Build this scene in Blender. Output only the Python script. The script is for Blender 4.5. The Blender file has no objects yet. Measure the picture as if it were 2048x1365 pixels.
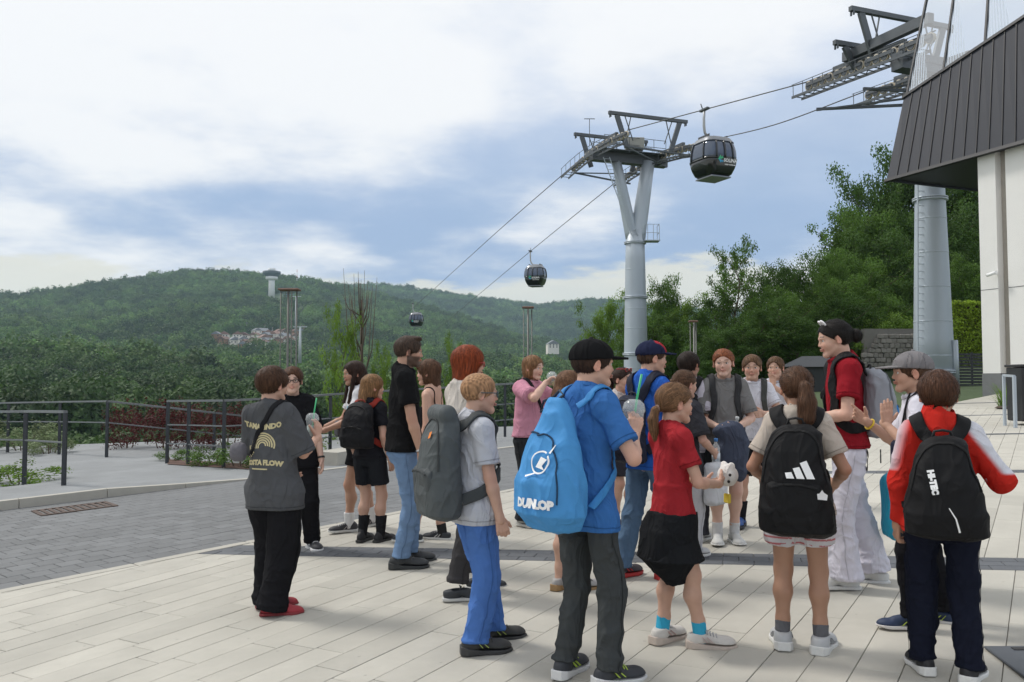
import bpy, bmesh, math, random
import numpy as np
from mathutils import Vector, Matrix, Euler
R = math.radians
sc = bpy.context.scene
col = sc.collection
random.seed(7)
# ---------------------------------------------------------------- camera
F, CX, CY, HY, CAMZ = 1700.0, 1024.0, 682.5, 762.0, 1.5
PIT = math.atan((HY - CY) / F)
cd = bpy.data.cameras.new('camera')
cd.sensor_width = 36.0
cd.lens = F / 2048 * 36.0
cd.clip_start = 0.05
cd.clip_end = 20000
cam = bpy.data.objects.new('camera', cd)
cam.location = (0, 0, CAMZ)
cam.rotation_euler = (math.pi / 2 + PIT, 0, 0)
col.objects.link(cam)
sc.camera = cam
# ---------------------------------------------------------------- sky
SKY1 = (9.1, 0.3, 5)
SUN_EL, SUN_AZ = R(52), R(-62)          # azimuth measured from +Y towards +X
world = bpy.data.worlds.new('World')
sc.world = world
world.use_nodes = True
wt = world.node_tree
wt.nodes.clear()
def N(nt, kind, **kw):
    n = nt.nodes.new(kind)
    for k, v in kw.items():
        if k == 'ins':
            for i, x in v.items():
                n.inputs[i].default_value = x
        else:
            setattr(n, k, v)
    return n
def lk(nt, a, b): nt.links.new(a, b)
def math_n(nt, op, a, b=None, c=None, clamp=False):
    n = nt.nodes.new('ShaderNodeMath'); n.operation = op; n.use_clamp = clamp
    for i, x in enumerate((a, b, c)):
        if x is None: continue
        if isinstance(x, (int, float)): n.inputs[i].default_value = x
        else: nt.links.new(x, n.inputs[i])
    return n.outputs[0]
def smooth(nt, x, a, b):
    n = nt.nodes.new('ShaderNodeMapRange'); n.interpolation_type = 'SMOOTHSTEP'
    nt.links.new(x, n.inputs['Value']); n.inputs['From Min'].default_value = a; n.inputs['From Max'].default_value = b
    return n.outputs[0]
def mixc(nt, f, a, b):
    n = nt.nodes.new('ShaderNodeMix'); n.data_type = 'RGBA'
    for s, x in (('Factor', f), ('A', a), ('B', b)):
        i = [q for q in n.inputs if q.name == s and (s == 'Factor' and q.type == 'VALUE' or s != 'Factor' and q.type == 'RGBA')][0]
        if isinstance(x, (int, float)): i.default_value = x
        elif isinstance(x, tuple): i.default_value = x if len(x) == 4 else (*x, 1)
        else: nt.links.new(x, i)
    return [o for o in n.outputs if o.type == 'RGBA'][0]
tc = N(wt, 'ShaderNodeTexCoord')
sep = N(wt, 'ShaderNodeSeparateXYZ'); lk(wt, tc.outputs['Generated'], sep.inputs[0])
zz = math_n(wt, 'MAXIMUM', sep.outputs['Z'], 0.0)
den = math_n(wt, 'ADD', zz, 0.16)
cmb = N(wt, 'ShaderNodeCombineXYZ')
lk(wt, math_n(wt, 'DIVIDE', sep.outputs['X'], den), cmb.inputs[0])
lk(wt, math_n(wt, 'DIVIDE', sep.outputs['Y'], den), cmb.inputs[1])
def wnoise(scale, detail, off, rough=.55, dist=.4):
    m = N(wt, 'ShaderNodeMapping'); m.inputs['Location'].default_value = off
    lk(wt, cmb.outputs[0], m.inputs[0])
    n = N(wt, 'ShaderNodeTexNoise'); n.inputs['Scale'].default_value = scale; n.inputs['Detail'].default_value = detail
    n.inputs['Roughness'].default_value = rough; n.inputs['Distortion'].default_value = dist
    lk(wt, m.outputs[0], n.inputs['Vector']); return n.outputs['Fac']
n1 = wnoise(.50, 9, SKY1, .58, .0)
n2 = wnoise(1.7, 9, (8.3, 4.0, 2), .60, .0)
n3 = wnoise(.40, 3, (1.3, 9.0, 4))
# billowy tops: ridged voronoi cells broken up by noise
vm_ = N(wt, 'ShaderNodeVectorMath', operation='ADD'); lk(wt, cmb.outputs[0], vm_.inputs[0])
wn = N(wt, 'ShaderNodeTexNoise'); wn.inputs['Scale'].default_value = 1.6; wn.inputs['Detail'].default_value = 6; lk(wt, cmb.outputs[0], wn.inputs['Vector'])
wsc = N(wt, 'ShaderNodeVectorMath', operation='SCALE'); lk(wt, wn.outputs['Color'], wsc.inputs[0]); wsc.inputs['Scale'].default_value = .9; lk(wt, wsc.outputs[0], vm_.inputs[1])
vo = N(wt, 'ShaderNodeTexVoronoi'); vo.feature = 'SMOOTH_F1'; vo.inputs['Scale'].default_value = 1.5; vo.inputs['Smoothness'].default_value = .6; lk(wt, vm_.outputs[0], vo.inputs['Vector'])
bil = math_n(wt, 'SUBTRACT', 1.0, vo.outputs['Distance'])
# brightness: thin bright cloud around the veiled sun, blue-grey undersides elsewhere
sd = (math.sin(SUN_AZ) * math.cos(SUN_EL), math.cos(SUN_AZ) * math.cos(SUN_EL), math.sin(SUN_EL))
dt = N(wt, 'ShaderNodeVectorMath', operation='DOT_PRODUCT'); lk(wt, tc.outputs['Generated'], dt.inputs[0]); dt.inputs[1].default_value = sd
glow = smooth(wt, dt.outputs['Value'], 0.22, 0.80)
mix_n = math_n(wt, 'ADD', math_n(wt, 'MULTIPLY', n1, .44), math_n(wt, 'MULTIPLY', n2, .30)); mix_n = math_n(wt, 'ADD', mix_n, math_n(wt, 'MULTIPLY', bil, .26))
elv = smooth(wt, zz, 0.05, 0.40)
br = math_n(wt, 'ADD', mix_n, math_n(wt, 'MULTIPLY', glow, .10))
br = math_n(wt, 'ADD', br, math_n(wt, 'MULTIPLY', elv, .07))
bright = smooth(wt, br, .468, .645)
under = mixc(wt, smooth(wt, math_n(wt, 'ADD', zz, math_n(wt, 'MULTIPLY', math_n(wt, 'SUBTRACT', n2, .5), .22)), .15, .34), (.37, .50, .73), (.61, .70, .87))
ccol = mixc(wt, bright, under, (.96, .975, 1.0))
lo_n = math_n(wt, 'ADD', zz, math_n(wt, 'MULTIPLY', math_n(wt, 'SUBTRACT', n2, .5), .17))
lo_n = math_n(wt, 'ADD', lo_n, math_n(wt, 'MULTIPLY', math_n(wt, 'SUBTRACT', n3, .5), .16))
low = smooth(wt, lo_n, .130, .104)
ccol = mixc(wt, math_n(wt, 'MULTIPLY', low, .9), ccol, (.84, .83, .74))
sky = N(wt, 'ShaderNodeTexSky'); sky.sky_type = 'NISHITA'; sky.sun_disc = False
sky.sun_elevation = SUN_EL; sky.sun_rotation = SUN_AZ; sky.dust_density = 1.5
bg1 = N(wt, 'ShaderNodeBackground'); lk(wt, sky.outputs[0], bg1.inputs[0]); bg1.inputs[1].default_value = 0.12
bg2 = N(wt, 'ShaderNodeBackground'); lk(wt, ccol, bg2.inputs[0]); bg2.inputs[1].default_value = 0.97
ms = N(wt, 'ShaderNodeMixShader'); lk(wt, bg1.outputs[0], ms.inputs[1]); lk(wt, bg2.outputs[0], ms.inputs[2])
hole = smooth(wt, n1, .30, .42); lk(wt, math_n(wt, 'MULTIPLY_ADD', hole, .15, .85), ms.inputs[0])
wo = N(wt, 'ShaderNodeOutputWorld'); lk(wt, ms.outputs[0], wo.inputs[0])
# ---------------------------------------------------------------- sun (veiled by cloud)
sl = bpy.data.lights.new('sun', 'SUN'); sl.energy = 2.1; sl.angle = R(10); sl.color = (1, .96, .90)
so = bpy.data.objects.new('sun', sl); so.rotation_euler = Vector(sd).to_track_quat('Z', 'Y').to_euler(); so.location = (-20, -10, 40)
col.objects.link(so)
vs = sc.view_settings
vs.view_transform = 'Standard'; vs.look = 'None'; vs.gamma = 1; vs.exposure = 0.05
try: vs.use_curve_mapping = False
except Exception: pass
sc.cycles.max_bounces = 4; sc.cycles.diffuse_bounces = 3; sc.cycles.glossy_bounces = 2; sc.cycles.transparent_max_bounces = 10; sc.cycles.use_light_tree = False; sc.cycles.adaptive_threshold = .02; sc.cycles.volume_bounces = 0
sc.cycles.use_denoising = True
# ---------------------------------------------------------------- pixel <-> place
GA, GB = .04, .0188                       # the terrace falls gently towards the left and the camera
def G(X, Y): return GA * X + GB * Y
def ray(px, py):
    u, v = (px - CX) / F, (CY - py) / F
    return (u, math.cos(PIT) - v * math.sin(PIT), math.sin(PIT) + v * math.cos(PIT))
def at(px, py, Y):
    d = ray(px, py); t = Y / d[1]
    return Vector((d[0] * t, Y, CAMZ + d[2] * t))
def gp(px, py):
    d = ray(px, py); t = CAMZ / (GA * d[0] + GB * d[1] - d[2])
    return Vector((d[0] * t, d[1] * t, CAMZ + d[2] * t))
GN_ = Vector((-GA, -GB, 1)).normalized()
# ---------------------------------------------------------------- materials
MATS = {}
def mat(name, c, rough=.7, metal=0, var=.12, vscale=6., bump=.0, bscale=80., attr=False, rnd=0., spec=.5, trans=0., coat=0., sheen=0., stretch=None, alpha=1., world=False, dirt=0.):
    if name in MATS: return MATS[name]
    m = bpy.data.materials.new(name); m.use_nodes = True; nt = m.node_tree
    b = nt.nodes['Principled BSDF']
    b.inputs['Roughness'].default_value = rough; b.inputs['Metallic'].default_value = metal
    b.inputs['Specular IOR Level'].default_value = spec
    b.inputs['Coat Weight'].default_value = coat; b.inputs['Sheen Weight'].default_value = sheen
    b.inputs['Transmission Weight'].default_value = trans; b.inputs['Alpha'].default_value = alpha
    tcn = N(nt, 'ShaderNodeTexCoord'); vec = tcn.outputs['Object']
    if world: vec = N(nt, 'ShaderNodeNewGeometry').outputs['Position']
    if stretch:
        mp = N(nt, 'ShaderNodeMapping'); mp.inputs['Scale'].default_value = stretch; lk(nt, vec, mp.inputs[0]); vec = mp.outputs[0]
    no = N(nt, 'ShaderNodeTexNoise'); no.inputs['Scale'].default_value = vscale; no.inputs['Detail'].default_value = 5
    lk(nt, vec, no.inputs['Vector'])
    if attr:
        at_ = N(nt, 'ShaderNodeAttribute', attribute_name='col'); base = at_.outputs['Color']
    else:
        rgb = N(nt, 'ShaderNodeRGB'); rgb.outputs[0].default_value = (*c, 1); base = rgb.outputs[0]
    f = math_n(nt, 'MULTIPLY_ADD', no.outputs['Fac'], 2 * var, 1 - var)
    if dirt:
        nd = N(nt, 'ShaderNodeTexNoise'); nd.inputs['Scale'].default_value = .9; nd.inputs['Detail'].default_value = 9; nd.inputs['Roughness'].default_value = .68; lk(nt, vec, nd.inputs['Vector'])
        f = math_n(nt, 'MULTIPLY', f, math_n(nt, 'MULTIPLY_ADD', smooth(nt, nd.outputs['Fac'], .38, .72), 2 * dirt, 1 - dirt))
        sp_ = N(nt, 'ShaderNodeTexVoronoi'); sp_.inputs['Scale'].default_value = 5.5; lk(nt, vec, sp_.inputs['Vector']); f = math_n(nt, 'MULTIPLY', f, math_n(nt, 'MULTIPLY_ADD', smooth(nt, sp_.outputs['Distance'], .035, .06), .22, .78))
    if rnd:
        oi = N(nt, 'ShaderNodeObjectInfo')
        f = math_n(nt, 'MULTIPLY', f, math_n(nt, 'MULTIPLY_ADD', oi.outputs['Random'], 2 * rnd, 1 - rnd))
    vm = N(nt, 'ShaderNodeVectorMath', operation='SCALE'); lk(nt, base, vm.inputs[0]); lk(nt, f, vm.inputs['Scale'])
    lk(nt, vm.outputs[0], b.inputs['Base Color'])
    if bump:
        n2_ = N(nt, 'ShaderNodeTexNoise'); n2_.inputs['Scale'].default_value = bscale; n2_.inputs['Detail'].default_value = 3
        lk(nt, vec, n2_.inputs['Vector'])
        bp = N(nt, 'ShaderNodeBump'); bp.inputs['Strength'].default_value = bump; bp.inputs['Distance'].default_value = .01
        lk(nt, n2_.outputs['Fac'], bp.inputs['Height']); lk(nt, bp.outputs[0], b.inputs['Normal'])
    MATS[name] = m
    return m
def leafmat(name, c, attr=True, rnd=.0, tr=.35, hue=None, patch=0.):
    m = bpy.data.materials.new(name); m.use_nodes = True; nt = m.node_tree
    b = nt.nodes['Principled BSDF']; b.inputs['Roughness'].default_value = .62; b.inputs['Specular IOR Level'].default_value = .25
    base = N(nt, 'ShaderNodeRGB').outputs[0]; base.default_value = (*c, 1)
    if attr:
        a_ = N(nt, 'ShaderNodeAttribute', attribute_name='col')
        mm = N(nt, 'ShaderNodeVectorMath', operation='MULTIPLY'); lk(nt, base, mm.inputs[0]); lk(nt, a_.outputs['Color'], mm.inputs[1]); base = mm.outputs[0]
    if rnd:
        oi = N(nt, 'ShaderNodeObjectInfo')
        base = mixc(nt, oi.outputs['Random'], base, hue or c)
        f = math_n(nt, 'MULTIPLY_ADD', math_n(nt, 'FRACT', math_n(nt, 'MULTIPLY', oi.outputs['Random'], 7.31)), 2 * rnd, 1 - rnd)
        vm = N(nt, 'ShaderNodeVectorMath', operation='SCALE'); lk(nt, base, vm.inputs[0]); lk(nt, f, vm.inputs['Scale']); base = vm.outputs[0]
    if patch:                                            # stands of different trees across the hill
        ge = N(nt, 'ShaderNodeNewGeometry'); pn = N(nt, 'ShaderNodeTexNoise'); pn.inputs['Scale'].default_value = .011; pn.inputs['Detail'].default_value = 4; lk(nt, ge.outputs['Position'], pn.inputs['Vector'])
        vm = N(nt, 'ShaderNodeVectorMath', operation='SCALE'); lk(nt, base, vm.inputs[0]); lk(nt, math_n(nt, 'MULTIPLY_ADD', smooth(nt, pn.outputs['Fac'], .36, .64), 2 * patch, 1 - patch), vm.inputs['Scale']); base = vm.outputs[0]
    lk(nt, base, b.inputs['Base Color'])
    t = N(nt, 'ShaderNodeBsdfTranslucent'); lk(nt, base, t.inputs['Color'])
    mx = N(nt, 'ShaderNodeMixShader'); mx.inputs[0].default_value = tr
    lk(nt, b.outputs[0], mx.inputs[1]); lk(nt, t.outputs[0], mx.inputs[2])
    lk(nt, mx.outputs[0], nt.nodes['Material Output'].inputs[0])
    MATS[name] = m
    return m
# ---------------------------------------------------------------- objects
def tag(o, label=None, cat=None, group=None, kind=None):
    if label: o['label'] = label
    if cat: o['category'] = cat
    if group: o['group'] = group
    if kind: o['kind'] = kind
    return o
def link(o, parent=None):
    col.objects.link(o)
    if parent is not None: o.parent = parent
    return o
def empty(name, loc=(0, 0, 0), rz=0., parent=None):
    o = bpy.data.objects.new(name, None); o.empty_display_size = .1
    o.location = loc; o.rotation_euler = (0, 0, rz)
    return link(o, parent)
def mesh_np(name, V, Fq, m=None, cols=None, smooth_=True):
    """V (n,3), Fq list of int arrays (k,3)/(k,4)"""
    me = bpy.data.meshes.new(name)
    V = np.asarray(V, np.float32); me.vertices.add(len(V)); me.vertices.foreach_set('co', V.ravel())
    if not isinstance(Fq, (list, tuple)): Fq = [Fq]
    Fq = [np.asarray(f, np.int32) for f in Fq if len(f)]
    li = np.concatenate([f.ravel() for f in Fq]); tot = np.concatenate([np.full(len(f), f.shape[1], np.int32) for f in Fq])
    me.loops.add(len(li)); me.loops.foreach_set('vertex_index', li)
    me.polygons.add(len(tot)); st = np.concatenate([[0], np.cumsum(tot)[:-1]]).astype(np.int32)
    me.polygons.foreach_set('loop_start', st)
    me.polygons.foreach_set('use_smooth', np.full(len(tot), smooth_, bool))
    me.update(calc_edges=True)
    if cols is not None:
        ca = me.color_attributes.new('col', 'FLOAT_COLOR', 'POINT')
        c4 = np.ones((len(V), 4), np.float32); c4[:, :3] = cols; ca.data.foreach_set('color', c4.ravel())
    if m is not None: me.materials.append(m)
    return me
def obj(name, me, parent=None, loc=None, rot=None):
    o = bpy.data.objects.new(name, me)
    if loc is not None: o.location = loc
    if rot is not None: o.rotation_euler = rot
    return link(o, parent)
class MB:
    """collects boxes, tubes and prisms into one mesh"""
    def __init__(s): s.v = []; s.f = []; s.sm = []
    def add(s, vs, fs, sm=False):
        o = len(s.v); s.v += [tuple(v) for v in vs]; s.f += [tuple(i + o for i in f) for f in fs]; s.sm += [sm] * len(fs)
        return s
    def box(s, c, size, M=None, bev=0.):
        c = Vector(c); hx, hy, hz = [x / 2 for x in size]; M = M or Matrix.Identity(3)
        if bev <= 0:
            vs = [c + M @ Vector((x * hx, y * hy, z * hz)) for z in (-1, 1) for y in (-1, 1) for x in (-1, 1)]
            return s.add(vs, [(0, 2, 3, 1), (4, 5, 7, 6), (0, 1, 5, 4), (2, 6, 7, 3), (0, 4, 6, 2), (1, 3, 7, 5)])
        b = min(bev, hx * .9, hy * .9, hz * .9)
        rings = []
        for z, ins in ((-hz, b), (-hz + b, 0), (hz - b, 0), (hz, b)):
            x, y = hx - ins, hy - ins
            cc = b * .6 if ins == 0 else 0
            rings.append([(x - cc, -y, z), (x, -y + cc, z), (x, y - cc, z), (x - cc, y, z), (-x + cc, y, z), (-x, y - cc, z), (-x, -y + cc, z), (-x + cc, -y, z)] if True else 0)
        vs = [c + M @ Vector(p) for r in rings for p in r]
        fs = [tuple(range(7, -1, -1)), tuple(range(24, 32))]
        for k in range(3):
            for i in range(8):
                a, b2 = k * 8 + i, k * 8 + (i + 1) % 8
                fs.append((a, b2, b2 + 8, a + 8))
        return s.add(vs, fs)
    def tube(s, pts, r, n=8, cap=True, sm=True, flat=1., up=None):
        pts = [Vector(p) for p in pts]; k = len(pts)
        rs = r if isinstance(r, (list, tuple)) else [r] * k
        vs = []; prev = None
        for i, p in enumerate(pts):
            t = (pts[min(i + 1, k - 1)] - pts[max(i - 1, 0)]).normalized()
            if prev is None:
                u = Vector(up) if up else (Vector((0, 0, 1)) if abs(t.z) < .9 else Vector((1, 0, 0)))
            else: u = prev
            a = t.cross(u)
            if a.length < 1e-6: a = t.cross(Vector((.3, .7, .2)))
            a.normalize(); u2 = a.cross(t).normalized(); prev = u2
            for j in range(n):
                th = 2 * math.pi * (j + .5) / n
                vs.append(p + a * math.cos(th) * rs[i] + u2 * math.sin(th) * rs[i] * flat)
        fs = [(i * n + j, i * n + (j + 1) % n, (i + 1) * n + (j + 1) % n, (i + 1) * n + j) for i in range(k - 1) for j in range(n)]
        s.add(vs, fs, sm)
        if cap:
            o = len(s.v) - len(vs)
            s.f += [tuple(o + j for j in range(n - 1, -1, -1)), tuple(o + (k - 1) * n + j for j in range(n))]; s.sm += [False, False]
        return s
    def beam(s, a, b, w, h, up=(0, 0, 1)):
        a, b = Vector(a), Vector(b); t = (b - a); L = t.length; t.normalize()
        u = Vector(up); x = t.cross(u)
        if x.length < 1e-5: x = t.cross(Vector((1, 0, 0)))
        x.normalize(); z = x.cross(t)
        M = Matrix((x, t, z)).transposed()
        return s.box((a + b) / 2, (w, L, h), M)
    def lathe(s, prof, c=(0, 0, 0), n=20, M=None, sm=True):
        c = Vector(c); M = M or Matrix.Identity(3); vs = []
        for r, z in prof:
            for j in range(n):
                th = 2 * math.pi * j / n
                vs.append(c + M @ Vector((r * math.cos(th), r * math.sin(th), z)))
        k = len(prof)
        fs = [(i * n + j, i * n + (j + 1) % n, (i + 1) * n + (j + 1) % n, (i + 1) * n + j) for i in range(k - 1) for j in range(n)]
        s.add(vs, fs, sm)
        o = len(s.v) - len(vs)
        s.f += [tuple(o + j for j in range(n - 1, -1, -1)), tuple(o + (k - 1) * n + j for j in range(n))]; s.sm += [False, False]
        return s
    def prism(s, poly, th, M=None, c=(0, 0, 0)):
        c = Vector(c); M = M or Matrix.Identity(3); n = len(poly)
        vs = [c + M @ Vector((x, y, 0)) for x, y in poly] + [c + M @ Vector((x, y, th)) for x, y in poly]
        fs = [tuple(range(n - 1, -1, -1)), tuple(range(n, 2 * n))] + [(i, (i + 1) % n, n + (i + 1) % n, n + i) for i in range(n)]
        return s.add(vs, fs)
    def mesh(s, name, m):
        me = bpy.data.meshes.new(name); me.from_pydata(s.v, [], s.f)
        me.polygons.foreach_set('use_smooth', s.sm); me.update()
        if m is not None: me.materials.append(m)
        return me
    def build(s, name, m, parent=None, loc=None, rot=None):
        return obj(name, s.mesh(name, m), parent, loc, rot)
def copy_tree(o, parent=None):
    c = o.copy(); col.objects.link(c); c.parent = parent
    for ch in o.children: copy_tree(ch, c)
    return c
# ================================================================ SDF toolkit: bodies, clothes, hair and bags are meshed from smooth fields
f4 = np.float32
def ar(*v): return np.array(v if len(v) > 1 else v[0], f4)
def rc(a, b, ra, rb=None):
    a, b = ar(a), ar(b); rb = ra if rb is None else rb; ba = b - a; L2 = max(float(ba @ ba), 1e-9)
    def f(P):
        pa = P - a; t = np.clip(pa @ ba / L2, 0, 1); q = pa - t[:, None] * ba
        return np.sqrt(np.einsum('ij,ij->i', q, q)) - (ra + (rb - ra) * t)
    return f
def el(c, r, M=None):
    c, r = ar(c), ar(r); M = None if M is None else np.array(M, f4)
    def f(P):
        q = P - c
        if M is not None: q = q @ M
        a = q / r; k0 = np.sqrt(np.einsum('ij,ij->i', a, a)); a = a / r; k1 = np.sqrt(np.einsum('ij,ij->i', a, a))
        return k0 * (k0 - 1) / np.maximum(k1, 1e-4)
    return f
def rbox(c, half, rad, M=None, taper=0.):
    c, half = ar(c), ar(half); M = None if M is None else np.array(M, f4)
    def f(P):
        q = P - c
        if M is not None: q = q @ M
        hh = half - rad
        if taper:
            s = 1 - taper * np.clip(q[:, 2] / half[2], -1, 1) * .5 - abs(taper) * .5 * 0
            q = q.copy(); q[:, 0] /= s; q[:, 1] /= s
        d = np.abs(q) - hh
        return np.sqrt((np.maximum(d, 0) ** 2).sum(1)) + np.minimum(d.max(1), 0) - rad
    return f
def prof(tab):
    """vertical sweep with elliptic sections: rows (z, rx, ry, cx, cy)"""
    T = np.array(sorted(tab), f4)
    def f(P):
        z = P[:, 2]
        rx = np.interp(z, T[:, 0], T[:, 1]); ry = np.interp(z, T[:, 0], T[:, 2])
        x = P[:, 0] - np.interp(z, T[:, 0], T[:, 3]); y = P[:, 1] - np.interp(z, T[:, 0], T[:, 4])
        a, b = x / rx, y / ry; k0 = np.sqrt(a * a + b * b); k1 = np.sqrt((a / rx) ** 2 + (b / ry) ** 2)
        d = k0 * (k0 - 1) / np.maximum(k1, 1e-4); d = np.where(k0 < .05, -np.minimum(rx, ry), d)
        return np.maximum(d, np.maximum(z - T[-1, 0], T[0, 0] - z)).astype(f4)
    return f
def prof_se(tab, e=3.0):
    """like prof with squarish (superelliptic) sections"""
    T = np.array(sorted(tab), f4)
    def f(P):
        z = P[:, 2]; rx = np.interp(z, T[:, 0], T[:, 1]); ry = np.interp(z, T[:, 0], T[:, 2])
        a = np.abs(P[:, 0] - np.interp(z, T[:, 0], T[:, 3])) / rx; b = np.abs(P[:, 1] - np.interp(z, T[:, 0], T[:, 4])) / ry
        d = ((a ** e + b ** e) ** (1 / e) - 1) * np.minimum(rx, ry) * 1.05
        return smax(d, np.maximum(z - T[-1, 0], T[0, 0] - z), .03).astype(f4)
    return f
def smin(a, b, k):
    if k <= 0: return np.minimum(a, b)
    h = np.maximum(k - np.abs(a - b), 0) / k
    return np.minimum(a, b) - h * h * k * .25
def smax(a, b, k): return -smin(-a, -b, k)
def U(k, *fs):
    fs = [x for x in fs if x is not None]
    def f(P):
        d = fs[0](P)
        for g in fs[1:]: d = smin(d, g(P), k)
        return d
    return f
def cut(g, p, n, k=.004):
    """keep the side opposite to n"""
    p, n = ar(p), ar(n); n = n / np.linalg.norm(n)
    return lambda P: smax(g(P), (P - p) @ n, k)
def sub(g, h, k=.01): return lambda P: smax(g(P), -h(P), k)
def off(g, d): return lambda P: g(P) - d
def waves(seed, n=6, kmin=8, kmax=26, st=(1, 1, .5)):
    rs = np.random.RandomState(seed); D = rs.normal(size=(n, 3)) * ar(st); D /= np.linalg.norm(D, axis=1)[:, None]
    K = (D * rs.uniform(kmin, kmax, (n, 1))).astype(f4); ph = rs.uniform(0, 6.28, n).astype(f4)
    def w(P):
        q = P + .03 * np.sin(P[:, [1, 2, 0]] * 9 + ph[0])
        s = 0
        for i in range(n): s = s + np.sin(q @ K[i] + ph[i])
        return s / n ** .5
    return w
def folds(g, amp, seed, **kw):
    """soft drape plus sharper ridges"""
    w = waves(seed, **kw); w2 = waves(seed + 77, n=5, kmin=22, kmax=55, st=kw.get('st', (1, 1, .35)))
    return lambda P: g(P) + amp * (np.abs(w(P)) - .6) - amp * .62 * np.maximum(1 - 1.6 * np.abs(w2(P)), 0) ** 1.5
def sdf_mesh(f, lo, hi, h, B=5, slack=1.5):
    lo, hi = np.array(lo, float), np.array(hi, float)
    nb = np.maximum(np.ceil((hi - lo) / (h * B)).astype(int), 1); n = nb * B + 1
    g = [lo[i] + (np.arange(nb[i]) + .5) * B * h for i in range(3)]
    C = np.stack(np.meshgrid(*g, indexing='ij'), -1).reshape(-1, 3).astype(f4)
    d = f(C); keep = (np.abs(d) < B * h * .87 * slack + .004).reshape(nb)
    val = np.full(n, 1e3, f4); act = np.zeros(n, bool)
    ki = np.argwhere(keep)
    if len(ki) == 0: return np.zeros((0, 3), f4), np.zeros((0, 4), np.int32)
    r = np.arange(B + 1); offs = np.stack(np.meshgrid(r, r, r, indexing='ij'), -1).reshape(-1, 3)
    idx = (ki[:, None, :] * B + offs[None]).reshape(-1, 3)
    act[idx[:, 0], idx[:, 1], idx[:, 2]] = True
    ai = np.argwhere(act)
    val[ai[:, 0], ai[:, 1], ai[:, 2]] = f((lo + ai * h).astype(f4))
    c = (ki[:, None, :] * B + np.stack(np.meshgrid(*[np.arange(B)] * 3, indexing='ij'), -1).reshape(-1, 3)[None]).reshape(-1, 3)
    cor = np.array([[0, 0, 0], [1, 0, 0], [0, 1, 0], [1, 1, 0], [0, 0, 1], [1, 0, 1], [0, 1, 1], [1, 1, 1]])
    cv = np.stack([val[c[:, 0] + o[0], c[:, 1] + o[1], c[:, 2] + o[2]] for o in cor], 1)
    ins = cv < 0; m = ins.any(1) & ~ins.all(1); c, cv, ins = c[m], cv[m], ins[m]
    acc = np.zeros((len(c), 3)); cnt = np.zeros(len(c))
    for a, b in ((0, 1), (2, 3), (4, 5), (6, 7), (0, 2), (1, 3), (4, 6), (5, 7), (0, 4), (1, 5), (2, 6), (3, 7)):
        x = ins[:, a] != ins[:, b]
        t = np.where(x, cv[:, a] / np.where(x, cv[:, a] - cv[:, b], 1), 0)
        acc += x[:, None] * (cor[a] + t[:, None] * (cor[b] - cor[a])); cnt += x
    q = acc / cnt[:, None]; V = (lo + (c + q) * h).astype(f4)
    gx = ((cv[:, 1] + cv[:, 3] + cv[:, 5] + cv[:, 7]) - (cv[:, 0] + cv[:, 2] + cv[:, 4] + cv[:, 6])) / (4 * h)
    gy = ((cv[:, 2] + cv[:, 3] + cv[:, 6] + cv[:, 7]) - (cv[:, 0] + cv[:, 1] + cv[:, 4] + cv[:, 5])) / (4 * h)
    gz = ((cv[:, 4] + cv[:, 5] + cv[:, 6] + cv[:, 7]) - (cv[:, 0] + cv[:, 1] + cv[:, 2] + cv[:, 3])) / (4 * h)
    gr = np.stack([gx, gy, gz], 1); g2 = np.maximum((gr * gr).sum(1), .2)
    V = V - np.clip(f(V) / g2, -.5 * h, .5 * h)[:, None] * gr
    cid = np.full(n, -1, np.int32); cid[c[:, 0], c[:, 1], c[:, 2]] = np.arange(len(c))
    quads = []
    for ax in range(3):
        u, v = (ax + 1) % 3, (ax + 2) % 3
        sh = np.zeros(3, int); sh[ax] = 1
        # edges starting at the cells' min corner
        a0 = ins[:, 0]; a1 = ins[:, 1 << ax]
        e = np.nonzero(a0 != a1)[0]; ce = c[e]
        ok = (ce[:, u] > 0) & (ce[:, v] > 0); e, ce = e[ok], ce[ok]
        du, dv = np.zeros(3, int), np.zeros(3, int); du[u] = 1; dv[v] = 1
        i0 = cid[ce[:, 0], ce[:, 1], ce[:, 2]]
        p = ce - du; i1 = cid[p[:, 0], p[:, 1], p[:, 2]]
        p = ce - du - dv; i2 = cid[p[:, 0], p[:, 1], p[:, 2]]
        p = ce - dv; i3 = cid[p[:, 0], p[:, 1], p[:, 2]]
        Q = np.stack([i0, i1, i2, i3], 1); fl = ~ins[e, 0]
        Q[fl] = Q[fl][:, ::-1]
        quads.append(Q[(Q >= 0).all(1)])
    return V.astype(f4), np.concatenate(quads).astype(np.int32)
def grad(f, P, e=.004):
    P = np.asarray(P, f4); d = f(P)
    g = np.stack([f(P + ar(e, 0, 0)) - d, f(P + ar(0, e, 0)) - d, f(P + ar(0, 0, e)) - d], 1) / e
    return d, g / np.maximum(np.linalg.norm(g, axis=1), 1e-6)[:, None]
def snap(f, P, o=0., it=6):
    P = np.asarray(P, f4).copy()
    for _ in range(it):
        d, g = grad(f, P); P = P - ((d - o) * .9)[:, None] * g
    return P
def catmull(pts, n):
    p = np.asarray(pts, float); p = np.vstack([2 * p[0] - p[1], p, 2 * p[-1] - p[-2]]); out = []
    for i in range(1, len(p) - 2):
        for t in np.linspace(0, 1, n, endpoint=False):
            a, b, c, d = p[i - 1:i + 3]
            out.append(.5 * (2 * b + (c - a) * t + (2 * a - 5 * b + 4 * c - d) * t * t + (3 * b - a - 3 * c + d) * t ** 3))
    out.append(p[-2]); return np.array(out)
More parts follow.
